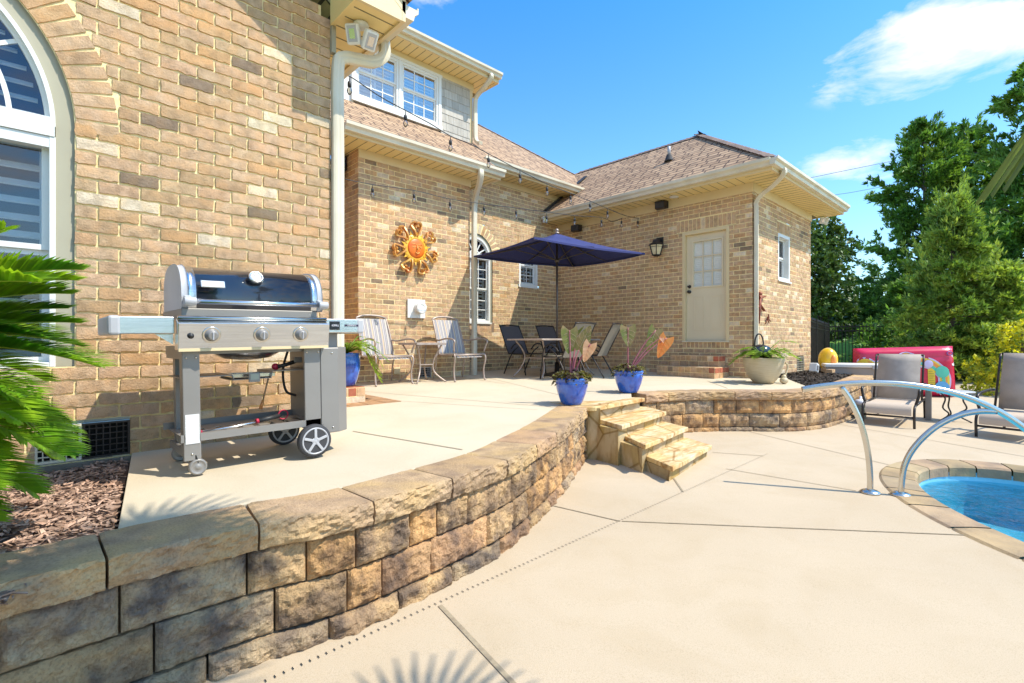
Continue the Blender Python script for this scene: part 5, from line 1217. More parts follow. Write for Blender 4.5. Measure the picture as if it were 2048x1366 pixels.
for (x, z) in ((CX0+.03, .63), (CX0+.075, .63), (CX0+.05, .12), (CX1-.10, .64), (CX1-.03, .64), (CX1-.065, .185), (CX1+.06, .63), (CX1+.06, .16)):
    b = MB(); b.lathe([(.006, 0), (.0055, .003), (.001, .004)], 10, (x, -.0005 if x < CX1 else .0035, z), 'y'); b.build('screw', M['chrome'], G)
gb('panel_seam', 'black', lambda b: b.bb((CX1-.0165, -.002, .16), (CX1-.0135, .0, .66)))
gb('gas_hose', 'rubber', lambda b: b.tube(crom([(CX1-.10, .30, .66), (CX1-.13, .32, .52), (CX1-.10, .36, .38), (CX1-.03, .38, .34)], 6), .008, 8, up=(1, 0, 0)))
def wheel(cx, cz, y, r, big=True):
    b = MB(); b.lathe([(r*.80, -.022), (r*.97, -.022), (r, -.012), (r, .012), (r*.97, .022), (r*.80, .022)], 32, (0, 0, 0), 'y'); wv = b.build('wheel', M['rubber'], G); wv.location = (cx, y, cz)
    b = MB(); b.lathe([(r*.66, -.01), (r*.82, -.012), (r*.82, .024), (r*.76, .027), (r*.66, .015)], 32, (0, 0, 0), 'y')
    for k in range(5):
        a = 2*math.pi*k/5+R(90); b.bar((r*.12*math.cos(a), -.014, r*.12*math.sin(a)), (r*.72*math.cos(a), -.014, r*.72*math.sin(a)), .016, r*.27, (0, 1, 0))
    b.lathe([(.001, .016), (.02, .018), (.024, .024), (.001, .027)], 16, (0, 0, 0), 'y'); b.build('rim', M['greyl'], wv, .002)
wheel(CX1-.075, .10, -.03, .10); wheel(CX1-.075, .10, .48, .10)
for y in (.02, .46):
    b = MB(); b.lathe([(.012, -.016), (.040, -.016), (.044, -.008), (.044, .008), (.040, .016), (.034, .018), (.032, .0155), (.014, .0155), (.012, .018), (.001, .018)], 24, (0, 0, 0), 'y'); cw = b.build('caster', M['greyp'], G); cw.location = (CX0+.075, y-.01, .048)
    b = MB(); b.bar((0, 0, .02), (-.01, .006, .062), .03, .022); b.build('caster_fork', M['black'], cw)
# things stored on the grill
def gpt(x, y, z): return G.matrix_basis @ Vector((x, y, z))
def at_g(x, y, z, name, label, cat, group=None): return empty(name, label, cat, gpt(x, y, z), 0, group)
t = at_g(CX0+.1, .10, .215, 'barbecue_tongs', 'steel grilling tongs with red tips on the bottom shelf of the grill', 'tongs')
b = MB(); b.tube([(0, 0, 0), (.2, .01, .012), (.36, .02, .03)], .006, 8); b.tube([(.0, .03, 0), (.2, .03, .01), (.36, .025, .03)], .005, 8); b.build('arm', M['steel'], t)
b = MB(); b.tube([(.30, .02, .026), (.44, .03, .045)], .013, 10); b.build('grip', M['black'], t)
b = MB(); b.tube([(.44+.028*math.cos(a)+.02, .03, .05+.028*math.sin(a)) for a in [2*math.pi*k/16 for k in range(16)]], .004, 6, True, (0, 1, 0)); b.tube([(.30, .02, .026), (.315, .021, .028)], .0145, 10); b.build('loop', M['red'], t)
for y in (0, .03):
    b = MB(); b.box((-.0, y, .003), (.035, .02, .018)); b.build('tip', M['red'], t, .005)
t = at_g(CX0+.40, .22, .495, 'foil_tray', 'crumpled foil drip tray on the middle shelf inside the grill', 'tray')
b = MB(); b.bb((-.11, -.07, 0), (.11, .07, .004)); b.bb((-.12, -.08, .004), (.12, -.07, .025)); b.bb((-.12, .07, .004), (.12, .08, .025)); b.bb((-.12, -.07, .004), (-.11, .07, .025)); b.bb((.11, -.07, .004), (.12, .07, .025)); b.build('tray', M['chrome'], t, .002)
t = at_g(CX0+.385, .08, .50, 'meat_thermometer', 'small grey digital thermometer hanging at the front of the foil tray', 'thermometer')
b = MB(); b.box((0, 0, 0), (.062, .014, .055)); b.build('case', M['greyp'], t, .005)
b = MB(); b.box((0, -.008, .005), (.045, .003, .035)); b.build('screen', M['gpx'], t)
t = at_g(CX0+.50, .20, .48, 'basting_brush', 'wooden handled basting brush hanging from the middle shelf of the grill', 'brush')
b = MB(); b.tube([(0, 0, 0), (-.03, 0, -.13)], .005, 8, up=(0, 1, 0)); b.build('handle', M['wood'], t)
b = MB(); b.tube([(-.03, 0, -.13), (-.045, 0, -.185)], .011, 8, up=(0, 1, 0), scales=[.6, 1]); b.build('bristles', M['goldp'], t)
t = at_g(CX0+.60, .18, .56, 'grill_brush', 'black grill brush with steel bristles standing on the middle shelf near the tank', 'brush')
b = MB(); b.tube([(-.05, 0, -.01), (.0, 0, .0), (.06, .0, .02)], .012, 8); b.build('handle', M['black'], t)
b = MB(); b.box((.07, 0, .03), (.05, .04, .035)); b.build('bristles', M['greyp'], t, .004)
b = MB(); b.lathe([(.001, -.02), (.02, -.02), (.02, .0), (.001, .0)], 14, (-.06, 0, -.01), 'y'); b.build('knob', M['red'], t)

# ---------------------------------------------------------------- pots and plants
def pot(X, Y, z, r, h, label, m_='cobalt', group=None, prof=None, name='flower_pot'):
    t = empty(name, label, 'flower pot', (X, Y, z), 0, group)
    pf = prof or [(.55, 0), (.60, .015), (.68, .12), (.86, .42), (.96, .68), (.985, .82), (.965, .86), (.96, .88), (1.0, .90), (1.02, .95), (1.0, 1.0), (.93, 1.0), (.90, .93), (.88, .90)]
    b = MB(); b.lathe([(r*a, h*c) for a, c in pf], 40); b.build('bowl', M[m_], t)
    b = MB(); b.lathe([(r*.5, h*.85), (r*.895, h*.89), (r*.5, h*.93), (.005, h*.94)], 24); b.build('soil', M['soil'], t)
    return t
def leafmesh(b, base, tip, up, w_, shape='heart', nseg=10, droop=.15, fold=.12, m1=0, m2=None):
    """blade from base to tip; returns nothing"""
    base = Vector(base); tip = Vector(tip); d = tip-base; Lf = d.length; x = d.normalized(); s_ = x.cross(Vector(up)).normalized(); n_ = s_.cross(x)
    rows = []; nu = 8
    for i in range(nseg+1):
        t = i/nseg
        if shape == 'heart': tt = t; wd = w_*(1-t)**.62*(1.0 if t > .12 else (.72+t*2.3))*1.05; back = -.20*Lf*(1-t)**4
        else: wd = w_*math.sin(math.pi*min(1, t*.93+.07))**.7; back = 0
        row = []
        for j in range(-nu//2, nu//2+1):
            k = j/(nu/2); xx = t*Lf+(back*abs(k)**1.2*(1 if t < .35 else 0)*(1-t/.35 if t < .35 else 0)); zz = -droop*Lf*t*t-fold*w_*(1-abs(k))+.03*w_*math.sin(t*18)*abs(k)
            row.append(base+x*xx+s_*(k*wd)+n_*zz)
        rows.append(row)
    b.smooth = True; b.grid(rows); b.smooth = False
    if m2 is not None:
        b.cur = m2; md = nu//2
        b.tube([rows[i][md]+n_*.003 for i in range(nseg+1)], w_*.035, 5, scales=[1-.8*i/nseg for i in range(nseg+1)])
        for i in range(1, nseg-1, 2):
            for sgn in (1, -1):
                j2 = md+sgn*(nu//2); i2 = min(i+2, nseg); a = rows[i][md]; c = rows[i2][j2]; mid = (a+c)/2+n_*0; p_ = rows[min(i+1, nseg)][md+sgn*2]; b.tube([a+n_*.003, p_+n_*.003, a.lerp(c, .93)+n_*.003], w_*.014, 4)
        b.cur = 0
def ear_plant(X, Y, z, leaves, label, stems_m='stem'):
    """leaves: (px_base,py_base,px_tip,py_tip,depth offset,width m,material)"""
    t = empty('elephant_ear_plant', label, 'plant', (X, Y, z)); inv = Matrix.Translation(-t.location); d0 = FX*X+FY*Y
    for (bx, by, tx, ty, dd, w_, m_, sx) in leaves:
        B_ = onD(bx, by, d0+dd); T_ = onD(tx, ty, d0+dd-.03)
        b = MB(); b.T = inv; fwd = Vector((-FX, -FY, .25)); leafmesh(b, B_, T_, fwd, w_, droop=.05, m2=1); b.build('leaf', [M[m_], M['earv'] if m_ == 'ear' else M[m_]], t)
        S = Vector((X+sx*RX, Y+sx*RY, z)); mid = S.lerp(B_, .5)+Vector((0, 0, .05)); b = MB(); b.T = inv; b.tube(crom([S, mid, B_], 6), .010, 7, up=(1, 0, 0), scales=[1-.5*i/12 for i in range(13)]); b.build('stalk', M[stems_m], t)
    return t
def coleus(X, Y, z, r, label, n_=260, group=None, seed=3):
    V = []; rr = random.Random(seed)
    for i in range(n_):
        a = rr.uniform(0, 6.283); q_ = math.sqrt(rr.random()); rad = r*q_*1.08; h = rr.uniform(.0, .10)*(1.15-q_*.75)+(-.06 if q_ > .93 and rr.random() < .5 else 0)
        c = Vector((X+rad*math.cos(a), Y+rad*math.sin(a), z+h)); out = Vector((math.cos(a), math.sin(a), rr.uniform(-.5, .9))).normalized(); sd = Vector((-math.sin(a), math.cos(a), rr.uniform(-.4, .4))).normalized()
        for sgn in (0,):
            l_ = rr.uniform(.03, .06); w_ = l_*.34; m_ = c+out*l_*.5+Vector((0, 0, .004)); e = c+out*l_+Vector((0, 0, -l_*.4))
            V += [c[:], (m_+sd*w_)[:], e[:], (m_-sd*w_)[:]]
    o = np_mesh('coleus', np.array(V)-np.array([X, Y, z]), 4, M['coleus']); o.location = (X, Y, z); return tag(o, label, 'plant', group)
p = pat(1146, 812.5); pf_ = (p.x+.12*FX, p.y+.12*FY); PZ1 = zp(*pf_)+.005
pot(pf_[0], pf_[1], PZ1, .178, .285, 'glossy cobalt blue pot on the end of the long block wall', group='cobalt blue pots at the stone steps')
d1 = FX*pf_[0]+FY*pf_[1]
ear_plant(pf_[0], pf_[1], PZ1+.27, [(1139, 660, 1137, 708, .02, .10, 'ear', -.01), (1158, 700, 1181, 651, .03, .10, 'ear', .0), (1181, 688, 1168, 724, -.06, .075, 'earp', .01), (1154, 668, 1168, 652, .08, .02, 'ear', .0)], 'elephant ear with a pale pink drooping leaf, in the nearest blue pot')
coleus(pf_[0], pf_[1], PZ1+.275, .175, 'dark purple and lime coleus trailing over the rim of the nearest blue pot', 420, None, 3)
p = pat(1262, 787.5); pg_ = (p.x+.13*FX, p.y+.13*FY); PZ2 = zp(*pg_)+.005
pot(pg_[0], pg_[1], PZ2, .190, .285, 'glossy cobalt blue pot on the patio edge beyond the stone steps', group='cobalt blue pots at the stone steps')
ear_plant(pg_[0], pg_[1], PZ2+.27, [(1256, 655, 1258, 694, .0, .115, 'ear', -.01), (1312, 660, 1296, 704, .05, .10, 'ear', .0), (1322, 674, 1328, 686, -.02, .03, 'earp', .01), (1334, 676, 1316, 716, -.03, .10, 'earo', .02)], 'elephant ear plant with a glowing orange leaf, in the farther blue pot')
coleus(pg_[0], pg_[1], PZ2+.28, .18, 'coleus with yellow green and purple leaves filling the farther blue pot', 360, None, 5)
# third blue pot on the low step
p3 = (2.55, 5.36); z3_ = zp(2.1, 5.6)+.185
pot(p3[0], p3[1], z3_, .15, .36, 'tall cobalt blue pot on the low brick step behind the grill', prof=[(.55, 0), (.62, .02), (.8, .2), (.98, .5), (1.0, .72), (.9, .92), (.92, .95), (.96, 1.0), (.88, 1.0), (.82, .93)])
def compound_leaf(V, base, dirv, Lf, rr, lobes=9, w_=.35):
    x = Vector(dirv).normalized(); s_ = x.cross(Vector((0, 0, 1))); s_ = s_.normalized() if s_.length > .1 else Vector((1, 0, 0)); n_ = s_.cross(x)
    pts = []
    for k in range(lobes):
        t = (k+.5)/lobes; c = base+x*(Lf*t)-n_*(-.0)+Vector((0, 0, -.25*Lf*t*t))
        for sg in (1, -1):
            l_ = Lf*w_*math.sin(math.pi*(t*.8+.15)); dd = (s_*sg+x*.55+Vector((0, 0, rr.uniform(-.25, .1)))).normalized(); ww = Lf*.062; q_ = x*ww
            V += [(c-q_)[:], (c+dd*l_*.5-q_*1.3)[:], (c+dd*l_)[:], (c+dd*l_*.5+q_*1.5)[:]]
            V += [(c-q_)[:], (c+dd*l_*.5+q_*1.5)[:], (c+q_*1.2)[:], (c+q_*.2)[:]]
def philo(X, Y, z, n_, Lr, label, seed, up=.5, spread=6.283, a0=0, extra=()):
    V = []; rr = random.Random(seed); b = MB(); O = Vector((X, Y, z))
    for i in range(n_):
        a = a0+spread*(i+rr.uniform(-.3, .3))/n_; el = rr.uniform(.15, 1.0)*up; Ls = rr.uniform(.6, 1.1)*Lr
        d = Vector((math.cos(a), math.sin(a), el+.35)).normalized(); m_ = d*Ls; b.tube([(0, 0, 0), m_*.5+Vector((0, 0, .02)), m_], .006, 5)
        compound_leaf(V, O+m_, (math.cos(a), math.sin(a), el*.5-.35), rr.uniform(.7, 1)*Lr*.95, rr)
    for (d, Ls, Lf, ld) in extra:
        d = Vector(d); b.tube([(0, 0, 0), d*Ls*.5+Vector((0, 0, .03)), d*Ls], .006, 5); compound_leaf(V, O+d*Ls, ld, Lf, rr)
    t = empty('philodendron', label, 'plant', (X, Y, z)); b.build('stalks', M['philo'], t)
    o = np_mesh('leaves', np.array(V)-np.array([X, Y, z]), 4, M['philo'], t); return t
philo(p3[0], p3[1], z3_+.36, 26, .24, 'bright green leafy plant in the tall blue pot on the low brick step', 4, .9, extra=[(Vector((.9, -.3, .1)), .22, .34, (.8, -.1, -1.2)), (Vector((.55, -.55, .15)), .3, .3, (.6, -.3, -1)), (Vector((.8, -.4, .3)), .3, .28, (.6, -.3, -1.1)), (Vector((.7, -.6, .5)), .25, .28, (.6, -.4, -.5))])
# beige ribbed bowl planter
p = pat(1540, 769); pb_ = (p.x+.20*FX, p.y+.20*FY); zb_ = zp(*pb_)
pot(pb_[0], pb_[1], zb_, .30, .40, 'wide beige ribbed bowl planter in front of the corner downspout', 'ceramic', prof=[(.40, 0), (.47, .01), (.62, .15), (.80, .38), (.93, .65), (.985, .85), (1.0, .97), (.99, 1.0), (.94, 1.0), (.90, .93)])
tl = Vector((-RX, -RY, 0)); tr_ = Vector((RX, RY, 0))
philo(pb_[0], pb_[1], zb_+.38, 34, .27, 'philodendron with deeply cut yellow green leaves in the beige bowl planter', 9, .8, extra=[(tl*.75+Vector((0, 0, .35)), .35, .32, tuple(tl+Vector((0, 0, -.5)))), (tl*.5+Vector((0, 0, .5)), .35, .3, tuple(tl+Vector((0, 0, -.1)))), (tr_*.6+Vector((0, 0, .7)), .4, .3, tuple(tr_+Vector((0, 0, .1)))), (tr_*.8+Vector((0, 0, .4)), .38, .3, tuple(tr_+Vector((0, 0, -.4))))])
q_ = Vector((pb_[0], pb_[1], zb_+.36))+tr_*.02+Vector((FX, FY, 0))*.12
t = empty('garden_tote', 'black glossy bag with a tall loop handle standing behind the philodendron leaves', 'bag', q_)
b = MB(); b.smooth = True; b.lathe([(.09, 0), (.15, .02), (.17, .12), (.13, .20), (.05, .24), (.02, .245)], 16); b.build('body', M['blackpaint'], t)
b = MB(); lp_ = [tuple(tr_*(.07*math.cos(a)-.03)+Vector((0, 0, .20+.21*math.sin(a)**.8))) for a in [math.pi*k/14 for k in range(15)]]; b.tube(lp_, .012, 8); b.build('handle', M['black'], t)
p = pat(1568, 768)
t = empty('goose_figurine', 'small cream ceramic figure with a curved neck beside the beige bowl', 'ornament', p)
b = MB(); b.smooth = True; b.ball((0, 0, .055), .06, 10, (1.1, 1, .9)); b.ball((0, 0, .11), .035, 8); b.tube(crom([(0, 0, .11), (.035, -.02, .17), (.06, -.03, .24), (.045, -.03, .30), (.01, -.02, .32)], 4), .014, 8, scales=None); b.build('figure', M['ceramic'], t)
# red wall ornaments
def dragonfly(px, py, s_, rot, label, lizard=False):
    q_ = onY(px, py, HY-.02); t = empty('wall_ornament', label, 'wall ornament', q_); t.rotation_euler = (0, rot, 0); b = MB(); b.tube([(0, 0, -s_*.55), (0, 0, s_*.45)], s_*.06, 7, up=(0, 1, 0), scales=[.5, 1.2]); b.ball((0, 0, s_*.5), s_*.08, 6); b.build('body', M['rust'], t)
    for (z, l_) in ((.32, .42), (.12, .36)):
        for sg in (1, -1): b = MB(); b.bar((0, -.004, s_*z), (sg*s_*l_, -.02, s_*(z+(.18 if lizard else .08)*(1 if z > .2 else -1))), .006, s_*.10, (0, 1, 0)); b.build('leg' if lizard else 'wing', M['rust'], t)
dragonfly(1519, 616, .50, .1, 'long rust red lizard shaped metal ornament, the upper one on the end wall', True)
dragonfly(1534, 641, .20, .9, 'small rust red dragonfly ornament, the lower one on the end wall')

# ---------------------------------------------------------------- sun face wall art
S0 = onY(831, 497, BY-.055); Rs = .30
t = empty('sun_wall_art', 'orange and gold metal sun with a face hanging on the sunlit brick wall', 'wall art', S0)
t.scale = (1.08, 1.0, 1.08)
b = MB(); b.smooth = True; b.lathe([(.34*Rs/.62*1, 0), (.19, .0), (.19, .004), (.185, .012), (.15, .028), (.08, .045), (.001, .05)], 40, (0, 0, 0), 'y'); 
fc = MB(); fc.smooth = True; fc.lathe([(.155, .0), (.155, .03), (.13, .042), (.08, .055), (.001, .060)], 40, (0, 0, 0), 'y'); fo = fc.build('face', M['orange'], t)
f2 = MB()
for sg in (1, -1):
    f2.tube(crom([(sg*.02, -.058, .045), (sg*.055, -.058, .062), (sg*.095, -.05, .045)], 4), .005, 6); f2.tube(crom([(sg*.03, -.06, .018), (sg*.06, -.058, .004), (sg*.09, -.052, .018)], 4), .006, 6)
f2.tube(crom([(-.035, -.058, -.068), (0, -.064, -.085), (.04, -.058, -.068)], 4), .007, 6); f2.tube([(.0, -.062, .045), (-.006, -.078, -.02), (.006, -.075, -.035)], .010, 6); f2.build('facial_features', M['goldp'], fo)
b = MB(); b.smooth = True; b.lathe([(.155, .0), (.215, .0), (.218, .01), (.21, .02), (.165, .026), (.155, .026)], 48, (0, 0, 0), 'y'); rg_ = b.build('ring', M['yellow'], t)
b = MB()
for k in range(18): a = 2*math.pi*k/18; b.bar((.17*math.cos(a), -.026, .17*math.sin(a)), (.205*math.cos(a), -.022, .205*math.sin(a)), .004, .016, (0, 1, 0))
b.tube([(.216*math.cos(2*math.pi*k/40), -.012, .216*math.sin(2*math.pi*k/40)) for k in range(40)], .004, 5, True, (0, 1, 0)); b.build('ring_studs', M['goldp'], rg_)
for k in range(7):
    a = R(88)+2*math.pi*k/7; rt = Vector((math.cos(a), 0, math.sin(a))); tg = Vector((-math.sin(a), 0, math.cos(a)))
    b = MB(); prof = [(-.012, -.003), (.012, -.003), (.012, .003), (-.012, .003)]
    for sg in (1, -1):
        pts = [rt*.20+tg*.015*sg, rt*.27+tg*.05*sg, rt*.335+tg*.085*sg, rt*.385+tg*.075*sg, rt*.405+tg*.04*sg, rt*.385+tg*.012*sg, rt*.35+tg*.02*sg, rt*.34+tg*.04*sg]
        b.sweep([p+Vector((0, -.012-.02*math.sin(i*.5), 0)) for i, p in enumerate(crom(pts, 4))], [(-.011, -.026), (.011, -.026), (.011, .026), (-.011, .026)], up=(0, 1, 0))
    b.build('ray_loop', M['goldp'], t)
    b = MB()
    for sg in (1, -1):
        a2 = a+sg*math.pi/7; r2 = Vector((math.cos(a2), 0, math.sin(a2))); t2 = Vector((-math.sin(a2), 0, math.cos(a2)))
        if sg == 1: b.poly([r2*.20+t2*.022+Vector((0, -.01, 0)), r2*.20-t2*.022+Vector((0, -.01, 0)), r2*.275+Vector((0, -.03, 0))]); b.poly([r2*.275+Vector((0, -.03, 0)), r2*.20-t2*.022+Vector((0, -.012, 0)), r2*.20+t2*.022+Vector((0, -.012, 0))])
    b.poly([rt*.20+tg*.03+Vector((0, -.02, 0)), rt*.20-tg*.03+Vector((0, -.02, 0)), rt*.255+Vector((0, -.03, 0))])
    b.build('ray_point', M['yellow'], t)

# ---------------------------------------------------------------- striped patio chairs and side table
def striped_chair(label, group):
    t = empty('patio_chair', label, 'chair', (0, 0, 0), 0, group); hw = .30
    def gridsheet(P0, P1, n_, wid, sag):
        rows = []; uvs = []
        for i in range(n_+1):
            k = i/n_; rows.append([]); uvs.append([])
            for j in range(9):
                u = j/8; base_ = Vector(P0(k)); rows[-1].append(base_+Vector(((u-.5)*wid(k), sag*math.sin(math.pi*u), 0))); uvs[-1].append((u*wid(k)+.02, k))
        return rows, uvs
    b = MB(); b.smooth = True; r_, u_ = gridsheet(lambda k: (0, .20+.20*k**1.2, .44+.56*k), None, 10, lambda k: .50-.03*k, .02); b.grid(r_, u_); b.build('backrest', M['stripe'], t)
    b = MB(); b.smooth = True; r_, u_ = gridsheet(lambda k: (0, -.30+.50*k, .43-.02*math.sin(math.pi*k)-(.05 if k == 0 else 0)), None, 8, lambda k: .50, 0); b.grid(r_, u_); b.build('seat', M['stripe'], t)
    for sg in (1, -1):
        b = MB(); b.tube(crom([(sg*hw, -.28, .44), (sg*hw*1.03, -.31, .36), (sg*hw*1.0, -.27, .18), (sg*hw*1.0, -.29, .03), (sg*hw*1.03, -.32, .0)], 5), .014, 8, up=(1, 0, 0)); b.ball((sg*hw*1.02, -.305, .012), .018, 6); b.build('leg', M['aged'], t)
        b = MB(); b.tube(crom([(sg*hw, .22, .42), (sg*hw*.95, .26, .25), (sg*hw*1.0, .32, .02)], 5), .014, 8, up=(1, 0, 0)); b.build('leg', M['aged'], t)
        b = MB(); b.tube(crom([(sg*hw*.9, .26, .66), (sg*hw*1.03, .12, .655), (sg*hw*1.1, -.10, .68), (sg*hw*1.1, -.27, .67), (sg*hw*1.1, -.33, .63), (sg*hw*1.06, -.30, .56), (sg*hw, -.28, .47)], 5), .014, 8, up=(1, 0, 0)); b.build('armrest', M['aged'], t)
        b = MB(); b.tube(crom([(sg*.262, -.30, .43), (sg*.262, .0, .42), (sg*.262, .18, .42), (sg*.262, .22, .52), (sg*.26, .32, .80), (sg*.25, .42, 1.02)], 5), .014, 8, up=(1, 0, 0)); b.build('side_rail', M['aged'], t)
    b = MB(); b.tube(crom([(-.255, .42, 1.01), (-.15, .43, 1.045), (0, .435, 1.055), (.15, .43, 1.045), (.255, .42, 1.01)], 4), .017, 8); b.build('top_rail', M['aged'], t)
    for yy in (-.29, .22): b = MB(); b.tube([(-hw, yy, .423), (hw, yy, .423)], .013, 8); b.build('cross_rail', M['aged'], t)
    return t
f1, f2_ = pat(750, 774), pat(828, 768)
c1 = striped_chair('left striped sling chair, beside the leafy blue pot', 'striped chairs under the sun wall art'); m_ = (f1+f2_)/2; a_ = math.atan2(f2_.y-f1.y, f2_.x-f1.x)
dirY = Vector((-math.sin(a_), math.cos(a_))); place(c1, m_.x+dirY.x*.31, m_.y+dirY.y*.31, None, a_)
g1, g2 = pat(910, 764.5), pat(971, 760); c2 = copy_tree(c1); c2['label'] = 'striped sling chair on the right, half shaded, standing before the white downspout'
m_ = (g1+g2)/2; a2_ = math.atan2(g2.y-g1.y, g2.x-g1.x); a2_ = (a2_+a_)/2; dirY = Vector((-math.sin(a2_), math.cos(a2_))); place(c2, m_.x+dirY.x*.31, m_.y+dirY.y*.31, None, a2_)
def side_table():
    t = empty('side_table', 'square antique metal side table between the two striped chairs', 'table'); w_ = .27
    b = MB(); b.bb((-w_+.02, -w_+.02, .598), (w_-.02, w_-.02, .610)); b.build('tabletop', M['table'], t)
    b = MB(); 
    for (a, c) in (((-w_, -w_, .585), (w_, -w_+.02, .62)), ((-w_, w_-.02, .585), (w_, w_, .62)), ((-w_, -w_+.02, .585), (-w_+.02, w_-.02, .62)), ((w_-.02, -w_+.02, .585), (w_, w_-.02, .62))): b.bb(a, c)
    b.build('tabletop_rim', M['aged'], t, .003)
    for sx in (1, -1):
        for sy in (1, -1): b = MB(); b.tube(crom([(sx*.22, sy*.22, .59), (sx*.15, sy*.15, .42), (sx*.12, sy*.12, .28), (sx*.14, sy*.14, .15), (sx*.25, sy*.25, .02), (sx*.27, sy*.27, .012)], 5), .013, 8, up=(1, 0, 0)); b.build('leg', M['aged'], t)
    b = MB(); b.bb((-.13, -.13, .27), (.13, .13, .285)); b.build('lower_shelf', M['aged'], t, .003); return t
q_ = (pat(835, 767.6)+pat(892, 765))/2; tb = side_table(); place(tb, q_.x-math.sin(a_)*.27, q_.y+math.cos(a_)*.27, None, a_)

# ---------------------------------------------------------------- umbrella table set
TX0, TX1, TY0, TY1 = 6.07, 7.65, 5.67, 6.52
t = empty('dining_table', 'rectangular antique metal dining table under the navy umbrella', 'table', ((TX0+TX1)/2, (TY0+TY1)/2, zp(6.9, 6))); inv = Matrix.Translation(-t.location); tz = t.location.z; TH = .675
b = MB(); b.T = inv; b.bb((TX0, TY0, tz+TH-.03), (TX1, TY1, tz+TH)); b.build('tabletop', M['table'], t, .006)
b = MB(); b.T = inv; b.bb((TX0+.25, TY0+.2, tz+.33), (TX1-.25, TY1-.2, tz+.35)); b.build('lower_shelf', M['aged'], t, .004)
for sx, X_ in ((1, TX0), (-1, TX1)):
    for sy, Y_ in ((1, TY0), (-1, TY1)):
        b = MB(); b.T = inv; x0, y0 = X_+sx*.12, Y_+sy*.10
        b.tube(crom([(x0, y0, tz+TH-.03), (x0+sx*.10, y0+sy*.06, tz+.50), (x0+sx*.13, y0+sy*.10, tz+.34), (x0+sx*.08, y0+sy*.04, tz+.15), (x0-sx*.04, y0-sy*.02, tz+.01)], 6), .014, 8, up=(1, 0, 0)); b.build('leg', M['aged'], t)
def sling_chair(label, group, m_='sling'):
    t = empty('dining_chair', label, 'chair', (0, 0, 0), 0, group); hw = .27
    b = MB(); b.smooth = True; b.grid([[(x, .20+.30*k**1.1+.015*math.sin(math.pi*(x/.5+.5)), .40+.58*k) for x in [(-.25+.0625*j) for j in range(9)]] for k in [i/8 for i in range(9)]]); b.build('backrest', M[m_], t)
    b = MB(); b.smooth = True; b.grid([[(x, -.25+.45*k, .42-.02*math.sin(math.pi*k)) for x in [(-.25+.0625*j) for j in range(9)]] for k in [i/6 for i in range(7)]]); b.build('seat', M[m_], t)
    for sg in (1, -1):
        b = MB(); b.tube(crom([(sg*hw, .12, .50), (sg*hw*1.02, -.0, .60), (sg*hw*1.03, -.15, .61), (sg*hw*1.02, -.24, .52), (sg*hw, -.28, .30), (sg*hw, -.33, .0)], 5), .013, 8, up=(1, 0, 0)); b.build('leg', M['bronze'], t)
        b = MB(); b.tube(crom([(sg*hw, -.10, .55), (sg*hw, .10, .40), (sg*hw, .34, .0)], 5), .013, 8, up=(1, 0, 0)); b.build('leg', M['bronze'], t)
        b = MB(); b.tube(crom([(sg*.262, -.27, .41), (sg*.262, .15, .41), (sg*.262, .22, .45), (sg*.262, .36, .72), (sg*.258, .51, 1.0)], 5), .012, 8, up=(1, 0, 0)); b.build('side_rail', M['bronze'], t)
    b = MB(); b.tube(crom([(-.26, .50, .985), (0, .52, 1.0), (.26, .50, .985)], 4), .014, 8); b.build('top_rail', M['bronze'], t)
    for yy in (.17, -.26): b = MB(); b.tube([(-hw, yy, .41), (hw, yy, .41)], .012, 8); b.build('cross_rail', M['bronze'], t)
    return t
def lf2(px, d): a = (px-1024)/FOC; return LF(a*d, d)
s1 = sling_chair('dark sling chair pushed up behind the left half of the dining table', 'dark chairs around the dining table'); q_ = lf2(1050, 9.6); place(s1, q_.x, q_.y, None, R(-4)); s1.scale = (.94, .94, .94)
for (lat, fwd, rz, lb, m2) in ((1120, 10.3, -6, 'dark sling chair by the far corner behind the umbrella pole', None), (1184, 9.0, 196, 'right one of the two grey backed dining chairs seen from behind', 'slingd'), (1128, 8.5, 178, 'dining chair with sunlit grey back, directly behind the nearest elephant ear leaves', 'slingd')):
    c_ = copy_tree(s1); c_['label'] = lb;  q_ = lf2(lat, fwd); place(c_, q_.x, q_.y, None, R(rz))
    if m2:
        for ch in c_.children:
            if ch.name.startswith(('backrest', 'seat')): ch.data = ch.data.copy(); ch.data.materials[0] = M[m2]
# umbrella
KU = 1.134
UC = LF(.72*KU, 8.1*KU); ux, uy = UC.x, UC.y; uz = zp(ux, uy)
t = empty('patio_umbrella', 'navy blue rectangular market umbrella standing through the dining table', 'umbrella', (ux, uy, uz)); inv = Matrix.Translation(-t.location)
EH = CZ+1.40*KU; AP = CZ+1.73*KU
cor = [onD(945, 512, 8.28*KU), onD(1068, 474, 6.78*KU), onD(1290, 506, 8.0*KU), onD(1147, 531, 9.32*KU)]
cor = [Vector((c.x, c.y, EH)) for c in cor]; apex = Vector((ux, uy, AP)); b = MB(); b.T = inv; n_ = 10
for i in range(4):
    A, B_ = cor[i], cor[(i+1) % 4]; rows = []
    for r_ in range(n_+1):
        k = r_/n_; row = []
        for j in range(9):
            u = j/8; e = A.lerp(B_, u); p = apex.lerp(e, k); p.z -= .05*math.sin(math.pi*u)*k*.6; p.z -= .035*math.sin(math.pi*k); row.append(p)
        rows.append(row)
    b.smooth = True; b.grid(rows); b.smooth = False
    # valance
    b.grid([[p for p in rows[-1]], [p-Vector((0, 0, .03)) for p in rows[-1]]])
cn = b.build('canopy', M['navy'], t); sm = cn.modifiers.new('thick', 'SOLIDIFY'); sm.thickness = .004
b = MB(); b.T = inv; b.tube([(ux, uy, uz+.02), (ux, uy, AP-.02)], .019, 12, up=(1, 0, 0)); b.build('pole', M['pole'], t)
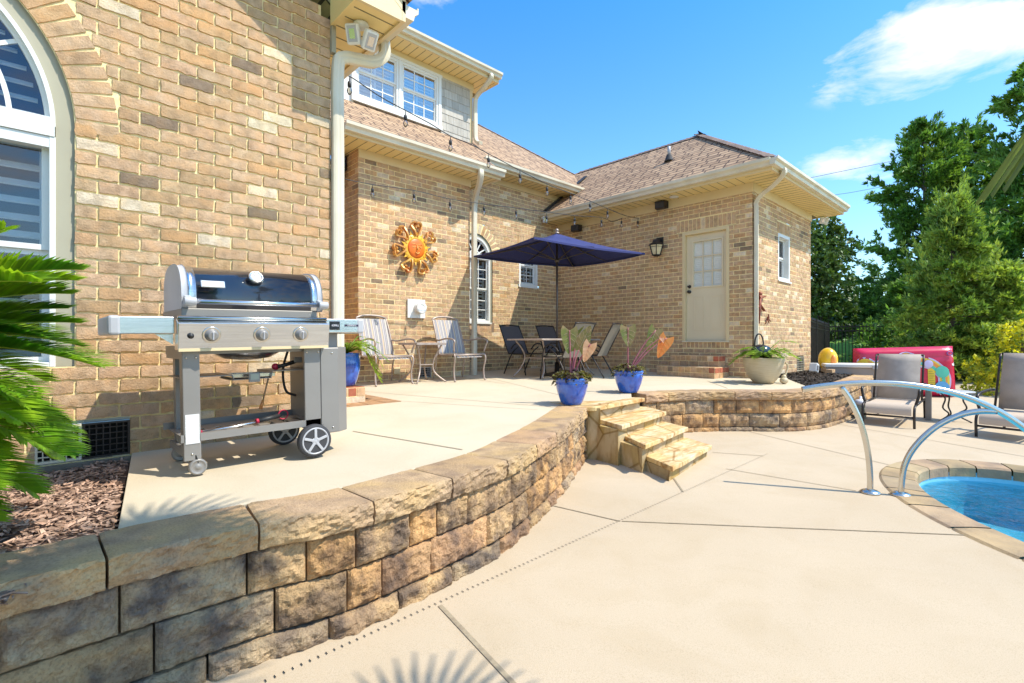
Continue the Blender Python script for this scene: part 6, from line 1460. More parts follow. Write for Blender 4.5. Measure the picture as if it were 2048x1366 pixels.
b = MB(); b.T = inv; b.ball((ux, uy, AP+.055), .032, 8); b.lathe([(.05, AP-uz-.01), (.04, AP-uz+.012), (.02, AP-uz+.03)], 14, (ux, uy, uz)); b.build('finial', M['aged'], t)
b = MB(); b.T = inv; b.lathe([(.022, 2.06), (.04, 2.07), (.04, 2.11), (.022, 2.13)], 12, (ux, uy, uz)); b.build('runner', M['pole'], t)
for i in range(4):
    for p, k2 in ((cor[i], .5), ((cor[i]+cor[(i+1) % 4])/2, .55)):
        b = MB(); b.T = inv; ap = apex-Vector((0, 0, .07)); e = p-Vector((0, 0, .03)); mid = ap.lerp(e, k2)-Vector((0, 0, .035)); b.bar(ap, mid, .014, .02); b.bar(mid, e+Vector((0, 0, -.0)), .014, .02)
        b.bar((ux, uy, uz+2.095), mid, .012, .014); b.build('rib', M['pole'], t)
b = MB(); b.T = inv; b.lathe([(.25, 0), (.26, .02), (.2, .05), (.05, .08), (.035, .25), (.022, .25)], 20, (ux, uy, uz)); b.build('base', M['bronze'], t)

# ---------------------------------------------------------------- lights, speakers
def wall_lantern(q_, rz, s_, label):
    t = empty('wall_lantern', label, 'lantern', q_, rz)       # local +y away from the wall
    b = MB(); b.bb((-.06*s_, .0, -.02*s_), (.06*s_, .022*s_, .15*s_)); b.bar((0, .02*s_, .10*s_), (0, .11*s_, .12*s_), .03*s_, .03*s_); b.build('bracket', M['bronze'], t, .004)
    b = MB()
    b.lathe([(.03*s_, .10*s_), (.06*s_, .095*s_), (.075*s_, .05*s_), (.13*s_, .015*s_), (.135*s_, .0), (.02*s_, .0)], 6, (0, .13*s_, 0), smooth=False)
    b.build('cap', M['bronze'], t)
    b = MB(); b.lathe([(.07*s_, -.16*s_), (.118*s_, -.002*s_), (.01, -.002*s_)], 6, (0, .13*s_, 0), smooth=False); b.build('glass_shade', M['amber'], t)
    b = MB()
    for k in range(6):
        a = 2*math.pi*k/6; c_, n2 = math.cos(a), math.sin(a); b.bar((.12*s_*c_, .13*s_+.12*s_*n2, 0), (.072*s_*c_, .13*s_+.072*s_*n2, -.165*s_), .014*s_, .014*s_)
        a2 = 2*math.pi*(k+1)/6; b.bar((.072*s_*c_, .13*s_+.072*s_*n2, -.165*s_), (.072*s_*math.cos(a2), .13*s_+.072*s_*math.sin(a2), -.165*s_), .014*s_, .012*s_); b.bar((.108*s_*c_, .13*s_+.108*s_*n2, -.03*s_), (.108*s_*math.cos(a2), .13*s_+.108*s_*math.sin(a2), -.03*s_), .008*s_, .008*s_)
    b.lathe([(.03*s_, -.19*s_), (.07*s_, -.172*s_), (.07*s_, -.160*s_), (.01, -.160*s_)], 6, (0, .13*s_, 0), smooth=False); b.build('cage', M['bronze'], t); return t
q_ = onX(1314, 491, HX-.13); wall_lantern((HX-.002, q_.y, q_.z), R(90), 1.15, 'black lantern with cream glass on the shaded wall left of the beige door')
wall_lantern((BX-.002, 7.80, CZ+2.78), R(90), 1.3, 'black wall lantern on the shaded side of the bump-out, beside the tall white downspout')
def speaker(px, py, label):
    q_ = onX(px, py, HX-.10); t = empty('outdoor_speaker', label, 'speaker', (HX-.025, q_.y, q_.z), 0, 'dark speakers under the eave')
    b = MB(); b.prism([(-.16, -.10), (-.16, .10), (-.03, .13), (-.03, -.13)], -.07, .07); b.build('cabinet', M['bronze'], t, .012)
    b = MB(); b.bb((-.164, -.085, -.055), (-.1605, .085, .055)); b.build('grille', M['rubber'], t, .002); b = MB(); b.bb((-.03, -.02, -.03), (-.002, .02, .03)); b.build('bracket', M['bronze'], t); return t
speaker(1323, 411, 'dark brown box speaker under the eave above and left of the door'); speaker(1153, 457, 'dark brown box speaker under the eave above the umbrella tip')
q_ = onX(1348, 388, 8.8); t = empty('soffit_light', 'small round recessed light in the soffit above the door wall', 'light', (8.80, q_.y, CZ+2.735)); b = MB(); b.lathe([(.05, -.008), (.085, -.012), (.085, .0), (.05, .0)], 20); b.build('trim_ring', M['white'], t); b = MB(); b.lathe([(.001, -.006), (.05, -.006), (.05, -.002), (.001, -.002)], 16); b.build('lens', M['wht'], t)
def head(parent, loc, aim, s_=1):
    b = MB(); b.prism([(-.055*s_, -.075*s_), (.055*s_, -.075*s_), (.055*s_, .075*s_), (-.055*s_, .075*s_)], -.03*s_, .03*s_); h_ = b.build('lamp_head', M['white'], parent, .014*s_)
    h_.location = loc; h_.rotation_euler = Vector(aim).to_track_quat('Z', 'Y').to_euler()
    b = MB(); b.box((0, 0, .031*s_), (.075*s_, .115*s_, .004)); b.build('lens', M['greyl'], h_, .002); b = MB(); b.box((0, 0, .0335*s_), (.045*s_, .07*s_, .003)); b.build('reflector', M['chrome'], h_)
    b = MB(); b.tube([(0, 0, -.03*s_), (0, 0, -.075*s_)], .014*s_, 8, up=(1, 0, 0)); b.build('knuckle', M['white'], h_)
def flood(q_, aims, label, s_=1):
    t = empty('floodlight', label, 'floodlight', q_); b = MB(); b.lathe([(.06*s_, 0), (.062*s_, -.012*s_), (.05*s_, -.028*s_), (.01, -.03*s_)], 20); b.build('base', M['white'], t)
    for (l_, a) in aims: head(t, l_, a, s_)
fq = onz(722, 48, CZ+GZ-.045)
flood(fq, (((RX*-.07, RY*-.07-.02, -.09), (-FX*.9-.1, -FY*.9, -.45)), ((RX*.07+.0, RY*.07, -.13), (-FX*.5+RX*.4, -FY*.5+RY*.4, -.6))), 'white twin-head floodlight under the near eave corner', 1.0)
fq = onY(1648, 436, HY-.12); flood(Vector((fq.x, fq.y, CZ+2.735)), (((.02, -.05, -.09), (.1, -.9, -.4)), ((-.12, .0, -.08), (-.5, -.6, -.5))), 'white twin-head floodlight at the far end of the end wall eave', 1.0)
q_ = onY(1087, 436, FYW-.06); flood(q_, (((.0, -.05, -.04), (-.6, -.8, -.2)),), 'single white floodlight in the inner corner under the back eave', 1.0)
# string lights
def strand(pts, A, B_, bulbs, label, r_=.006):
    P = [onLine(px, py, A, B_) for px, py in pts]; t = empty('string_lights', label, 'string lights', P[0], 0, 'bulb strands above the patio'); inv = Matrix.Translation(-P[0]); b = MB(); b.T = inv; b.tube(crom(P, 5), r_, 5); b.build('cord', M['black'], t)
    for (px, py) in bulbs:
        q_ = onLine(px, py, A, B_); d = math.hypot(q_.x, q_.y); b = MB(); b.T = inv; b.tube([q_, q_-Vector((0, 0, .05))], .005, 5, up=(1, 0, 0)); b.lathe([(.012, -.05), (.019, -.06), (.019, -.10), (.014, -.105)][::-1], 10, q_); so = b.build('socket', M['black'], t)
        b = MB(); b.T = inv; b.lathe([(.002, -.185), (.012, -.18), (.024, -.158), (.027, -.14), (.018, -.118), (.013, -.105)], 12, q_); b.build('bulb', M['bulb'], so)
A1 = onD(681, 147, 4.95); B1 = onX(1278, 437, HX-.03); 
strand([(681, 147), (705, 156), (760, 193), (815, 223), (860, 247), (901, 272), (940, 288), (978, 308), (1040, 341), (1094, 368), (1140, 386), (1180, 402), (1215, 417), (1250, 431), (1278, 437)], A1, B1, [(699, 153), (811, 221), (901, 272), (977, 308), (1040, 341), (1094, 368), (1141, 386), (1180, 402), (1215, 417), (1276, 437)], 'upper strand of clear bulbs, strung from the near eave corner across the roof')
A2 = onD(684, 357, 6.6); B2 = onX(1262, 434, HX-.03)
strand([(684, 357), (745, 369), (828, 381), (900, 398), (968, 408), (1032, 416), (1093, 424), (1148, 431), (1203, 435), (1225, 443), (1245, 436)], A2, B2, [(745, 369), (828, 381), (900, 398), (968, 408), (1032, 416), (1093, 426), (1149, 431), (1203, 435), (1243, 437)], 'lower strand of clear bulbs, running across the brick walls')
# power lines
def wire(pts, d, label):
    P = [onD(px, py, d) for px, py in pts]; b = MB(); b.tube(crom(P, 6), .018, 5); o = b.build('power_line', M['black']); tag(o, label, 'cable', 'power lines in the sky')
wire([(1400, 402), (1600, 360), (1780, 323), (2150, 250)], 40, 'upper thin power line passing behind the trees'); wire([(1500, 428), (1660, 392), (1740, 378), (2150, 300)], 40, 'lower thin power line passing behind the trees')

# ---------------------------------------------------------------- stainless handrail
b1, b2 = dek(1740, 986), dek(1801, 991); v_ = (b2-b1); v_.z = 0; v_.normalize()
A3, B3 = b1, b1+v_*1.0
onR = lambda px, py: onLine(px, py, A3, B3)
t = empty('pool_handrail', 'curved stainless steel handrail beside the spa pool', 'handrail', b1); inv = Matrix.Translation(-b1); RW = [(.0185*math.cos(a), .0245*math.sin(a)) for a in [2*math.pi*k/14 for k in range(14)]]
def railpart(pts, name, k=1.0):
    b = MB(); b.T = inv; b.smooth = True; b.sweep(crom([onR(*p) for p in pts], 7), [(x*k, y*k) for x, y in RW], (0, 0, 1)); return b.build(name, M['chrome'], t)
# rail centreline (photo): left tip to past the right edge
railpart([(1604, 779), (1640, 773), (1690, 768), (1740, 766), (1800, 768), (1860, 776), (1920, 790), (1980, 814), (2030, 843), (2075, 880), (2110, 925), (2125, 985), (2128, 1010)], 'rail')
railpart([(1683, 774), (1702, 803), (1722, 848), (1735, 900), (1740, 950), (1740, 986)], 'post', .92)
railpart([(1993, 823), (1955, 823), (1915, 832), (1870, 855), (1830, 893), (1808, 935), (1801, 991)], 'post', .92)
for q_ in (b1, b2):
    b = MB(); b.T = inv; b.lathe([(.075, .0), (.074, .008), (.055, .022), (.03, .03), (.02, .03)], 28, (q_.x, q_.y, zd(q_.x, q_.y)+.002)); b.build('base_plate', M['chrome'], t)

# ---------------------------------------------------------------- loungers and pool-side things
def lounger(name, label, fl, fr, back_top_px, depthL, seatm, backm, backdist=.62, hb=.62):
    """fl, fr: floor points of the two front legs; chair extends away from them"""
    t = empty(name, label, 'lounge chair', (fl+fr)/2, 0, 'loungers on the lower deck'); x = (fr-fl); x.z = 0; wd = x.length; x.normalize(); y = Vector((-x.y, x.x, 0)); 
    if y.dot(Vector((FX, FY, 0))) < 0: y = -y
    z0 = (fl+fr)/2; T = Matrix((x, y, Vector((0, 0, 1)))).transposed().to_4x4(); hw = wd/2
    def mk(nm, m_, f):
        b = MB(); b.T = T; f(b); return b.build(nm, M[m_], t)
    def seat(b): b.smooth = True; b.grid([[(xx, yy, zz) for xx in (-hw+.03, 0, hw-.03)] for (yy, zz) in ((-.03, .17), (-.035, .24), (.0, .29), (.06, .315), (.3, .30), (backdist, .30), (backdist+.03, .31))])
    mk('seat', seatm, seat)
    def bk(b): b.smooth = True; b.grid([[(xx, yy, zz) for xx in (-hw+.03, 0, hw-.03)] for (yy, zz) in ((backdist+.03, .32), (backdist+.10, .32+hb*.45), (backdist+.2, .32+hb*.85), (backdist+.23, .32+hb), (backdist+.245, .32+hb-.01))])
    o = mk('backrest', backm, bk); o.modifiers.new('th', 'SOLIDIFY').thickness = .012
    for sg in (1, -1):
        mk('leg', 'bronze', lambda b: b.tube(crom([(sg*hw, .10, .30), (sg*hw, .02, .28), (sg*hw, -.02, .20), (sg*hw, -.01, .0)], 4), .016, 8, up=(1, 0, 0)))
        mk('leg', 'bronze', lambda b: b.tube([(sg*hw, backdist+.3, .30), (sg*hw, backdist+.38, .0)], .016, 8, up=(1, 0, 0)))
        mk('side_rail', 'bronze', lambda b: (b.tube([(sg*hw, .08, .30), (sg*hw, backdist+.35, .31)], .016, 8, up=(1, 0, 0)), b.tube([(sg*hw, backdist, .32), (sg*hw, backdist+.2, .32+hb*.85), (sg*hw, backdist+.235, .32+hb)], .014, 8, up=(1, 0, 0))))
        mk('armrest', 'bronze', lambda b: (b.tube(crom([(sg*(hw+.03), backdist+.15, .55), (sg*(hw+.04), backdist-.1, .56), (sg*(hw+.04), .2, .52), (sg*(hw+.03), .15, .42), (sg*hw, .14, .31)], 4), .018, 8, up=(1, 0, 0)),))
    mk('cross_rail', 'bronze', lambda b: b.tube([(-hw, -.012, .145), (hw, -.012, .145)], .014, 8))
    mk('top_rail', 'bronze', lambda b: b.tube([(-hw, backdist+.24, .32+hb), (hw, backdist+.24, .32+hb)], .014, 8))
    return t
lounger('lounge_chair', 'grey and tan sling lounge chair with its back in front of the red inflatable', dek(1726, 847), dek(1829, 858), None, 0, 'slingt', 'slingl', .82, .66)
lounger('lounge_chair', 'tan sling lounge chair at the right edge of the photo, beside the golden shrub', dek(1953, 873), dek(2078, 890), None, 0, 'slingt', 'slingl', .66, .72)
p = dek(1905, 842); t = empty('side_table', 'small round table with dark curved legs between the two loungers', 'table', p+Vector((0, 0, 0)))
b = MB(); b.lathe([(.02, .43), (.25, .43), (.26, .44), (.25, .45), (.02, .45)], 28); b.build('tabletop', M['greyl'], t)
for k in range(3):
    a = 2*math.pi*k/3+.4; d = Vector((math.cos(a), math.sin(a), 0)); b = MB(); b.tube(crom([d*.2+Vector((0, 0, .43)), d*.12+Vector((0, 0, .33)), d*.16+Vector((0, 0, .20)), d*.06+Vector((0, 0, .10)), d*.22+Vector((0, 0, .0))], 5), .011, 7); b.build('leg', M['bronze'], t)
p = dek(1857, 840); t = empty('trash_post', 'dark square metal post standing beside the lounge chair', 'post', p); b = MB(); b.bb((-.035, -.035, 0), (.035, .035, .52)); b.build('post', M['greyp'], t, .004); b = MB(); b.bb((-.05, -.05, .52), (.05, .05, .535)); b.build('cap', M['bronze'], t, .003)
p = dek(1721, 836); t = empty('gas_canister', 'grey green cylinder with a white domed top beside the block wall', 'canister', p); b = MB(); b.smooth = True; b.lathe([(.06, 0), (.075, .01), (.075, .20), (.06, .22)], 20); b.build('body', M['gpx'], t); b = MB(); b.lathe([(.07, .205), (.085, .22), (.08, .26), (.05, .285), (.02, .29), (.02, .33), (.01, .335)], 20); b.build('top', M['wht'], t)
# storage box
bd = 9.6; A = onD(1648, 727, bd); 
def LFw(px, d, z): q_ = lf2(px, d); return Vector((q_.x, q_.y, z))
gz_ = zd(*lf2(1700, bd).xy); topz = CZ-.43
p0, p1 = lf2(1652, bd+.2), lf2(1830, bd-.35); x = (p1-p0).normalized(); t = empty('storage_box', 'long taupe deck storage box with a pale lid behind the patio wall', 'storage box', Vector((p0.x, p0.y, gz_))); T = Matrix((x, Vector((-x.y, x.x, 0)), Vector((0, 0, 1)))).transposed().to_4x4(); Lw = (p1-p0).length; H_ = topz-gz_
b = MB(); b.T = T; b.bb((0, 0, 0), (Lw, .6, H_-.07)); b.build('body', M['beigebox'], t, .012)
for z in (.15, .30, .45):
    b = MB(); b.T = T; b.bb((.01, -.006, z), (Lw-.01, -.001, z+.008)); b.build('groove', M['greyp'], t)
b = MB(); b.T = T; b.bb((-.02, -.03, H_-.068), (Lw+.02, .63, H_)); b.build('lid', M['boxlid'], t, .015)
b = MB(); b.T = T; b.bb((Lw*.53, -.045, H_-.09), (Lw*.62, -.031, H_-.02)); b.build('latch', M['greyl'], t, .004)
# red inflatable leaning behind the box
rd = 10.4; pz = zd(*lf2(1800, rd).xy)
P0, P1 = lf2(1706, rd+.25), lf2(1912, rd-.2); x = (P1-P0).normalized(); y = Vector((-x.y, x.x, 0)); t = empty('inflatable_slide', 'red inflatable with a rainbow print leaning upright behind the storage box', 'inflatable', Vector((P0.x, P0.y, pz))); T = Matrix((x, y, Vector((0, 0, 1)))).transposed().to_4x4(); IL = (P1-P0).length; topL = onD(1706, 697, rd+.25).z-pz; topR = onD(1900, 692, rd-.2).z-pz
b = MB(); b.T = T; b.smooth = True; rows = []; nu, nv = 36, 16
def isurf(u, v, side):
    H2 = topL+(topR-topL)*u; sl = .06*(1-v)*0
    x_ = u*(IL-.06*v) if u > .5 else u*IL; e = min(u, 1-u)*IL; ev = min(v, 1-v)*H2; th = .16*(1-math.exp(-e/.05))*(1-math.exp(-ev/.05))
    seam = .03*math.exp(-((v-.80)/.02)**2)
    return Vector((x_, side*max(th-(seam if side < 0 else 0), .0), v*H2+.0))
for side in (-1, 1):
    g = [[isurf(i/nu, j/nv, side) for i in range(nu+1)] for j in range(nv+1)]
    if side > 0: g = [r_[::-1] for r_ in g]
    b.grid([r_[::-1] for r_ in g])
b.build('body', M['pinkred'], t)
def decal(name, m_, pts, off=.006, th=.004):
    b = MB(); b.T = T; P = [isurf(min(max(p[0]/IL, .02), .98), min(max(p[1]/topR, .03), .97), -1)+Vector((0, -off, 0)) for p in pts]
    c = sum(P, Vector())/len(P); b.smooth = True; ci = b.V(c+Vector((0, -.01, 0))); ids = [b.V(p) for p in P]
    for i in range(len(ids)): b.F((ci, ids[i], ids[(i+1) % len(ids)]))
    return b.build(name, M[m_], t)
def circ(cx, cy, r_, sx=1.0, n_=16): return [(cx+r_*sx*math.cos(2*math.pi*k/n_), cy+r_*math.sin(2*math.pi*k/n_)) for k in range(n_)]
decal('logo_patch', 'wht', [(IL*.87, topR*.96), (IL*.965, topR*.95), (IL*.972, topR*.62), (IL*.95, topR*.62)], .008)
b = MB(); b.T = T; b.tube([isurf(.925+.03*math.cos(a), .86+.035*math.sin(a), -1)+Vector((0, -.02, 0)) for a in [2*math.pi*k/18 for k in range(18)]], .007, 5, True, (0, 1, 0)); b.build('logo_ring', M['blu'], t)
def band(name, m_, ctr, w_, off):
    b = MB(); b.T = T; P = crom([Vector((p[0], 0, p[1])) for p in ctr], 6); rows = []
    for i, p in enumerate(P):
        a = P[max(i-1, 0)]; c = P[min(i+1, len(P)-1)]; d = (c-a).normalized(); n2 = Vector((-d.z, 0, d.x)); row = []
        for s_ in (-1, 0, 1):
            q2 = p+n2*w_*s_; row.append(isurf(min(max(q2.x/IL, .02), .98), min(max(q2.z/topR, .03), .97), -1)+Vector((0, -off, 0)))
        rows.append(row)
    b.smooth = True; b.grid(rows); return b.build(name, M[m_], t)
H3 = topR; pathA = [(.06, H3*.60), (.18, H3*.70), (.34, H3*.62), (.50, H3*.64), (.62, H3*.74), (.78, H3*.70), (1.0, H3*.80), (1.25, H3*.72), (1.50, H3*.66), (1.68, H3*.52), (1.76, H3*.40), (1.74, H3*.22), (1.62, H3*.12)]
sc_ = IL/2.05; pathA = [(p[0]*sc_, p[1]) for p in pathA]
band('rainbow_print', 'lil', pathA, .115, .007); band('rainbow_print', 'ylp', pathA, .085, .011); band('rainbow_print', 'orp', [(p[0]+.015, p[1]+.02) for p in pathA], .03, .014); band('rainbow_print', 'teal', [(p[0]-.02, p[1]-.03) for p in pathA], .03, .017)
for (cx, cy, r_, m_) in ((.15, .66, .10, 'ylp'), (.34, .60, .06, 'sky1'), (.60, .76, .06, 'lil'), (1.72, .50, .12, 'teal'), (1.70, .19, .13, 'sky1'), (1.02, .78, .08, 'orp'), (1.46, .66, .08, 'lil')): decal('print_spot', m_, circ(cx*sc_, cy*H3, r_), .022)
decal('print_panel', 'ylp', [(1.44*sc_, .12*H3), (1.58*sc_, .12*H3), (1.58*sc_, .56*H3), (1.44*sc_, .56*H3)], .012)
b = MB(); b.T = T
for k in range(9): z = H3*(.15+.045*k); q2 = isurf(1.51/2.05, z/H3, -1); b.bar(q2+Vector((-.055, -.030, 0)), q2+Vector((.055-.02*(k % 3), -.030, .006*(k % 2))), .004, .009, (0, 1, 0))
b.build('print_lettering', M['blk'], t)
# yellow float
p = pat(1655, 745); q_ = onD(1656, 719, 10.2); t = empty('inflatable_ball', 'shiny yellow inflatable toy lying in front of the fence', 'inflatable toy', Vector((q_.x, q_.y, q_.z-.24))); b = MB(); b.ball((0, 0, .24), .24, 14, (.72, .72, 1.0)); b.build('body', M['yvinyl'], t)
b = MB(); b.ball((-.10, -.12, .22), .10, 8, (.6, .6, 1.2)); b.build('orange_patch', M['orp'], t)
b = MB(); b.tube(crom([Vector((RX, RY, 0))*k*.12+Vector((0, 0, .05+.02*math.sin(k*2))) for k in range(1, 5)], 4), .012, 6); b.build('cord', M['black'], t)
# white clock-like lamp, brick, by the mulch
q_ = onD(1628, 733, 9.3); zq = zp(q_.x, q_.y); t = empty('garden_spotlight', 'small white box shaped garden light lying on the dark mulch by the end wall', 'garden light', Vector((q_.x, q_.y, CZ-.545))); b = MB(); b.box((0, 0, .06), (.12, .14, .17), Matrix.Rotation(R(18), 3, 'Y')); b.build('housing', M['boxlid'], t, .02); b = MB(); b.box((-.03, -.075, .065), (.05, .01, .09), Matrix.Rotation(R(18), 3, 'Y')); b.build('lens', M['greyp'], t, .004)
for (px, py, d, lb) in ((1661, 742, 9.2, 'tan edging brick lying at the far end of the dark mulch'),):
    q_ = onD(px, py, d); b = MB(); b.box((0, 0, .03), (.20, .10, .06)); o = b.build('loose_brick', M['brick'], None, .004, col=[(.5, .34, .2, 1)]*6); o.location = (q_.x, q_.y, q_.z-.03); tag(o, lb, 'brick')

# ---------------------------------------------------------------- fence
def fence(P, label, sp_=.105, zt=CZ+.42, zg=CZ-1.15, fin=True):
    t = empty('metal_fence', label, 'fence', Vector((P[0].x, P[0].y, zg)), 0, 'black picket fence panels'); inv = Matrix.Translation(-t.location); b = MB(); b.T = inv
    A, B_ = P; d = B_-A; d.z = 0; Lg = d.length; d.normalize(); n_ = int(Lg/sp_)
    for k in range(n_+1):
        q_ = A+d*(k*sp_); b.box((q_.x, q_.y, (zt+zg)/2+.03), (.018, .018, zt-zg)); 
        b.lathe([(.014, zt+.03), (.002, zt+.085)], 4, (q_.x, q_.y, 0), smooth=False)
    b.build('picket', M['fence'], t)['kind'] = 'stuff'
    for z in (zt-.02, zt-.16, zg+.12): b = MB(); b.T = inv; b.bar((A.x, A.y, z), (A.x+d.x*Lg, A.y+d.y*Lg, z), .028, .035); b.build('rail', M['fence'], t)
    k = 0.
    while k <= Lg+.01: q_ = A+d*k; b = MB(); b.T = inv; b.bb((q_.x-.03, q_.y-.03, zg), (q_.x+.03, q_.y+.03, zt+.08)); b.build('post', M['fence'], t, .004); k += 2.4
FCn = lf2(1657, 16.2)
fence((Vector((12.22, 3.6, 0)), FCn), 'black metal picket fence running from the house corner to the back', .105, CZ+.50)
fence((FCn, LF(27, 15.0)), 'black metal picket fence across the back of the garden', .105, CZ+.50)

# ---------------------------------------------------------------- vegetation
def leafcards(cent, n_, size, asp, rr, upb=0., outw=None, jit=1.):
    """cent (k,3) points; returns quads"""
    k = len(cent); idx = rr.integers(0, k, n_); c = cent[idx]
    d = rr.normal(size=(n_, 3))*jit; d[:, 2] += upb
    if outw is not None: d += outw[idx]
    d /= np.linalg.norm(d, axis=1, keepdims=True)+1e-9
    s_ = np.cross(d, rr.normal(size=(n_, 3))); s_ /= np.linalg.norm(s_, axis=1, keepdims=True)+1e-9
    l_ = size*rr.uniform(.6, 1.35, (n_, 1)); w_ = l_*asp
    a = c; e = c+d*l_; m_ = c+d*l_*.5
    return np.stack([a, m_+s_*w_*.5, e, m_-s_*w_*.5], 1).reshape(-1, 3)
def conifer(name, label, base, H, Rr, m_, rr, nb=150, per=110, size=.16, asp=.34, droop=-.1, prof=lambda h: (1-h)**.75, lean=None, clump=.22, group=None, h0=.03, spires=0):
    t = empty(name, label, 'tree', base, 0, group); b = MB(); b.tube([(0, 0, 0), (0, 0, H*.5), (0, 0, H*.93)], H*.016, 8, up=(1, 0, 0), scales=[1, .6, .15]); 
    V = []
    for i in range(nb):
        h = h0+(1-h0)*((i+.5)/nb)**.85; a = rr.uniform(0, 6.283); r_ = Rr*prof(h)*rr.uniform(.42, 1.2)+.06
        z0 = h*H*.96; d = np.array([math.cos(a), math.sin(a), 0.])
        tip = d*r_+np.array([0, 0, z0+droop*r_+.16*r_*rr.uniform(-.2, 1.6)])
        if i % 3 == 0 and r_ > .4: b.tube([(0, 0, z0*.97), tuple((np.array([0, 0, z0])*.4+tip*.6)), tuple(tip)], .03*H/8, 4, scales=[1, .6, .2])
        ks = max(3, int(r_/.16)); ts = rr.uniform(.25, 1.0, ks)**.7; pts = np.array([0, 0, z0])*(1-ts[:, None])+tip*ts[:, None]
        sub = []
        for p in pts:
            for _ in range(3): sub.append(p+rr.normal(size=3)*np.array([clump, clump, clump*.55])*(.35+.5*r_/Rr))
        sub = np.array(sub+[tip]); ow = np.tile(d*1.1, (len(sub), 1)); V.append(leafcards(sub, int(per*(.25+r_/Rr)), size, asp, rr, .55, ow, .6))
    for k in range(spires):
        h = rr.uniform(.45, .98); a = rr.uniform(0, 6.283); r_ = Rr*prof(h)*rr.uniform(.3, .95); l_ = rr.uniform(.6, 1.3)*(1.25-h*.4); p0 = np.array([r_*math.cos(a), r_*math.sin(a), h*H*.93])
        up_ = np.array([math.cos(a)*.25, math.sin(a)*.25, 1.]); q_ = np.concatenate([p0+up_*l_*u_+rr.normal(size=(7, 3))*.17*(1-u_)**.8 for u_ in np.linspace(0, 1, 9)]); V.append(leafcards(q_, int(l_*150), size*.9, asp, rr, 1.6, np.tile(np.array([math.cos(a), math.sin(a), .3])*.6, (len(q_), 1)), .6))
    V = np.concatenate(V); b.build('trunk', M['trunk'], t); np_mesh('crown', V, 4, M[m_], t); return t
def bushy(name, label, base, blobs, m_, rr, n_, size=.12, asp=.55, cat='tree', group=None, trunk=True, hole=.0, nc=60, spread=.16):
    """blobs: (x,y,z,rx,rz) relative to base"""
    t = empty(name, label, cat, base, 0, group); V = []; tot = sum(bl[3]**2 for bl in blobs)
    for (x, y, z, rx, rz) in blobs:
        k = int(nc*max(.3, rx)); cc = rr.normal(size=(k, 3)); cc /= np.linalg.norm(cc, axis=1, keepdims=True); cc *= rr.uniform(.45, 1.0, (k, 1))**.5; ow = cc.copy()*.8
        cc = cc*np.array([rx, rx, rz])+np.array([x, y, z]); k2 = int(n_*rx*rx/tot); c2 = np.repeat(cc, 6, 0)+rr.normal(size=(k*6, 3))*spread; V.append(leafcards(c2, k2, size, asp, rr, .1, np.repeat(ow, 6, 0)))
    np_mesh('crown' if cat == 'tree' else 'foliage', np.concatenate(V), 4, M[m_], t)
    b = MB()
    for (x, y, z, rx, rz) in blobs[:6]: b.tube([(0, 0, 0), (x*.4, y*.4, z*.5), (x, y, z)], .05, 6, up=(1, 0, 0), scales=[1.3, .8, .3])
    b.build('trunk' if cat == 'tree' else 'stems', M['trunk'], t); return t
g0 = CZ-1.45
def basexy(px, d): q_ = lf2(px, d); return Vector((q_.x, q_.y, g0))
rr = np.random.default_rng(5)
# tall dark cypresses behind
conifer('cypress_tree', 'tall dark cypress with a jagged left edge, standing behind the light green arborvitae', basexy(1850, 22.5), 11.6, 3.1, 'cyp', rr, 170, 520, .22, .25, .35, lambda h: min(1, 1.25*(1-h))**.6, clump=.21, group='tall dark cypress trees', spires=46)
conifer('cypress_tree', 'dark cypress filling the middle of the tree group, right of the jagged one', basexy(1935, 22.5), 11.4, 2.6, 'cyp', rr, 160, 520, .22, .25, .35, lambda h: min(1, 1.25*(1-h))**.6, clump=.21, group='tall dark cypress trees', spires=46)
conifer('cypress_tree', 'tallest dark cypress at the right edge of the photo', basexy(2075, 18.5), 12.2, 2.6, 'cyp', rr, 170, 500, .22, .25, .35, lambda h: min(1, 1.2*(1-h))**.6, clump=.21, group='tall dark cypress trees', spires=46)
conifer('arborvitae', 'light green feathery arborvitae in front of the dark cypresses', basexy(1905, 13.8), 5.6, 1.75, 'arb', rr, 200, 440, .16, .22, -.15, lambda h: (1-h)**.8, clump=.17, spires=30)
conifer('arborvitae', 'shorter light green arborvitae just right of the feathery one, above the golden shrub', basexy(2015, 13.2), 3.6, 1.3, 'arb', rr, 120, 300, .16, .26, -.2, lambda h: (1-h)**.7, clump=.2)
conifer('cypress_tree', 'low dark conifer behind the fence, left of the feathery arborvitae', basexy(1825, 17.6), 3.7, 1.5, 'cyp', rr, 130, 320, .2, .36, .0, lambda h: (1-h)**.5, clump=.28)
# broadleaf behind the house corner
bushy('broadleaf_tree', 'dark airy broadleaf tree rising just behind the end wall of the house', basexy(1645, 19.5), [(0, 0, 4.7, .9, .8), (.2, .1, 5.6, .75, .4), (.5, -.4, 4.9, .5, .35), (-.3, 0, 3.4, 1.1, .9), (-.1, .1, 2.4, 1.2, 1.0), (-1, 0, 4.2, .9, 1)], 'dkl', rr, 17000, .15, .55, nc=50, spread=.22)
for (px, d, w_, h_, lb) in ((1640, 25, 1.9, 1.5, 'low dark shrub mass behind the fence corner, under the airy broadleaf tree'), (1712, 26, 2.0, 1.6, 'low dark shrub behind the fence above the yellow toy'), (1790, 26, 2.2, 1.6, 'low dark shrub behind the fence above the red inflatable')):
    bushy('dark_shrub', lb, basexy(px, d), [(0, 0, 1.2+h_*.5, w_, h_), (1.4, -.7, 1.5, w_*.7, h_*.8), (-1.4, .7, 1.5, w_*.8, h_*.8)], 'dkl', rr, 12000, .14, .55, 'shrub', 'dark shrubs behind the fence', nc=45, spread=.2)
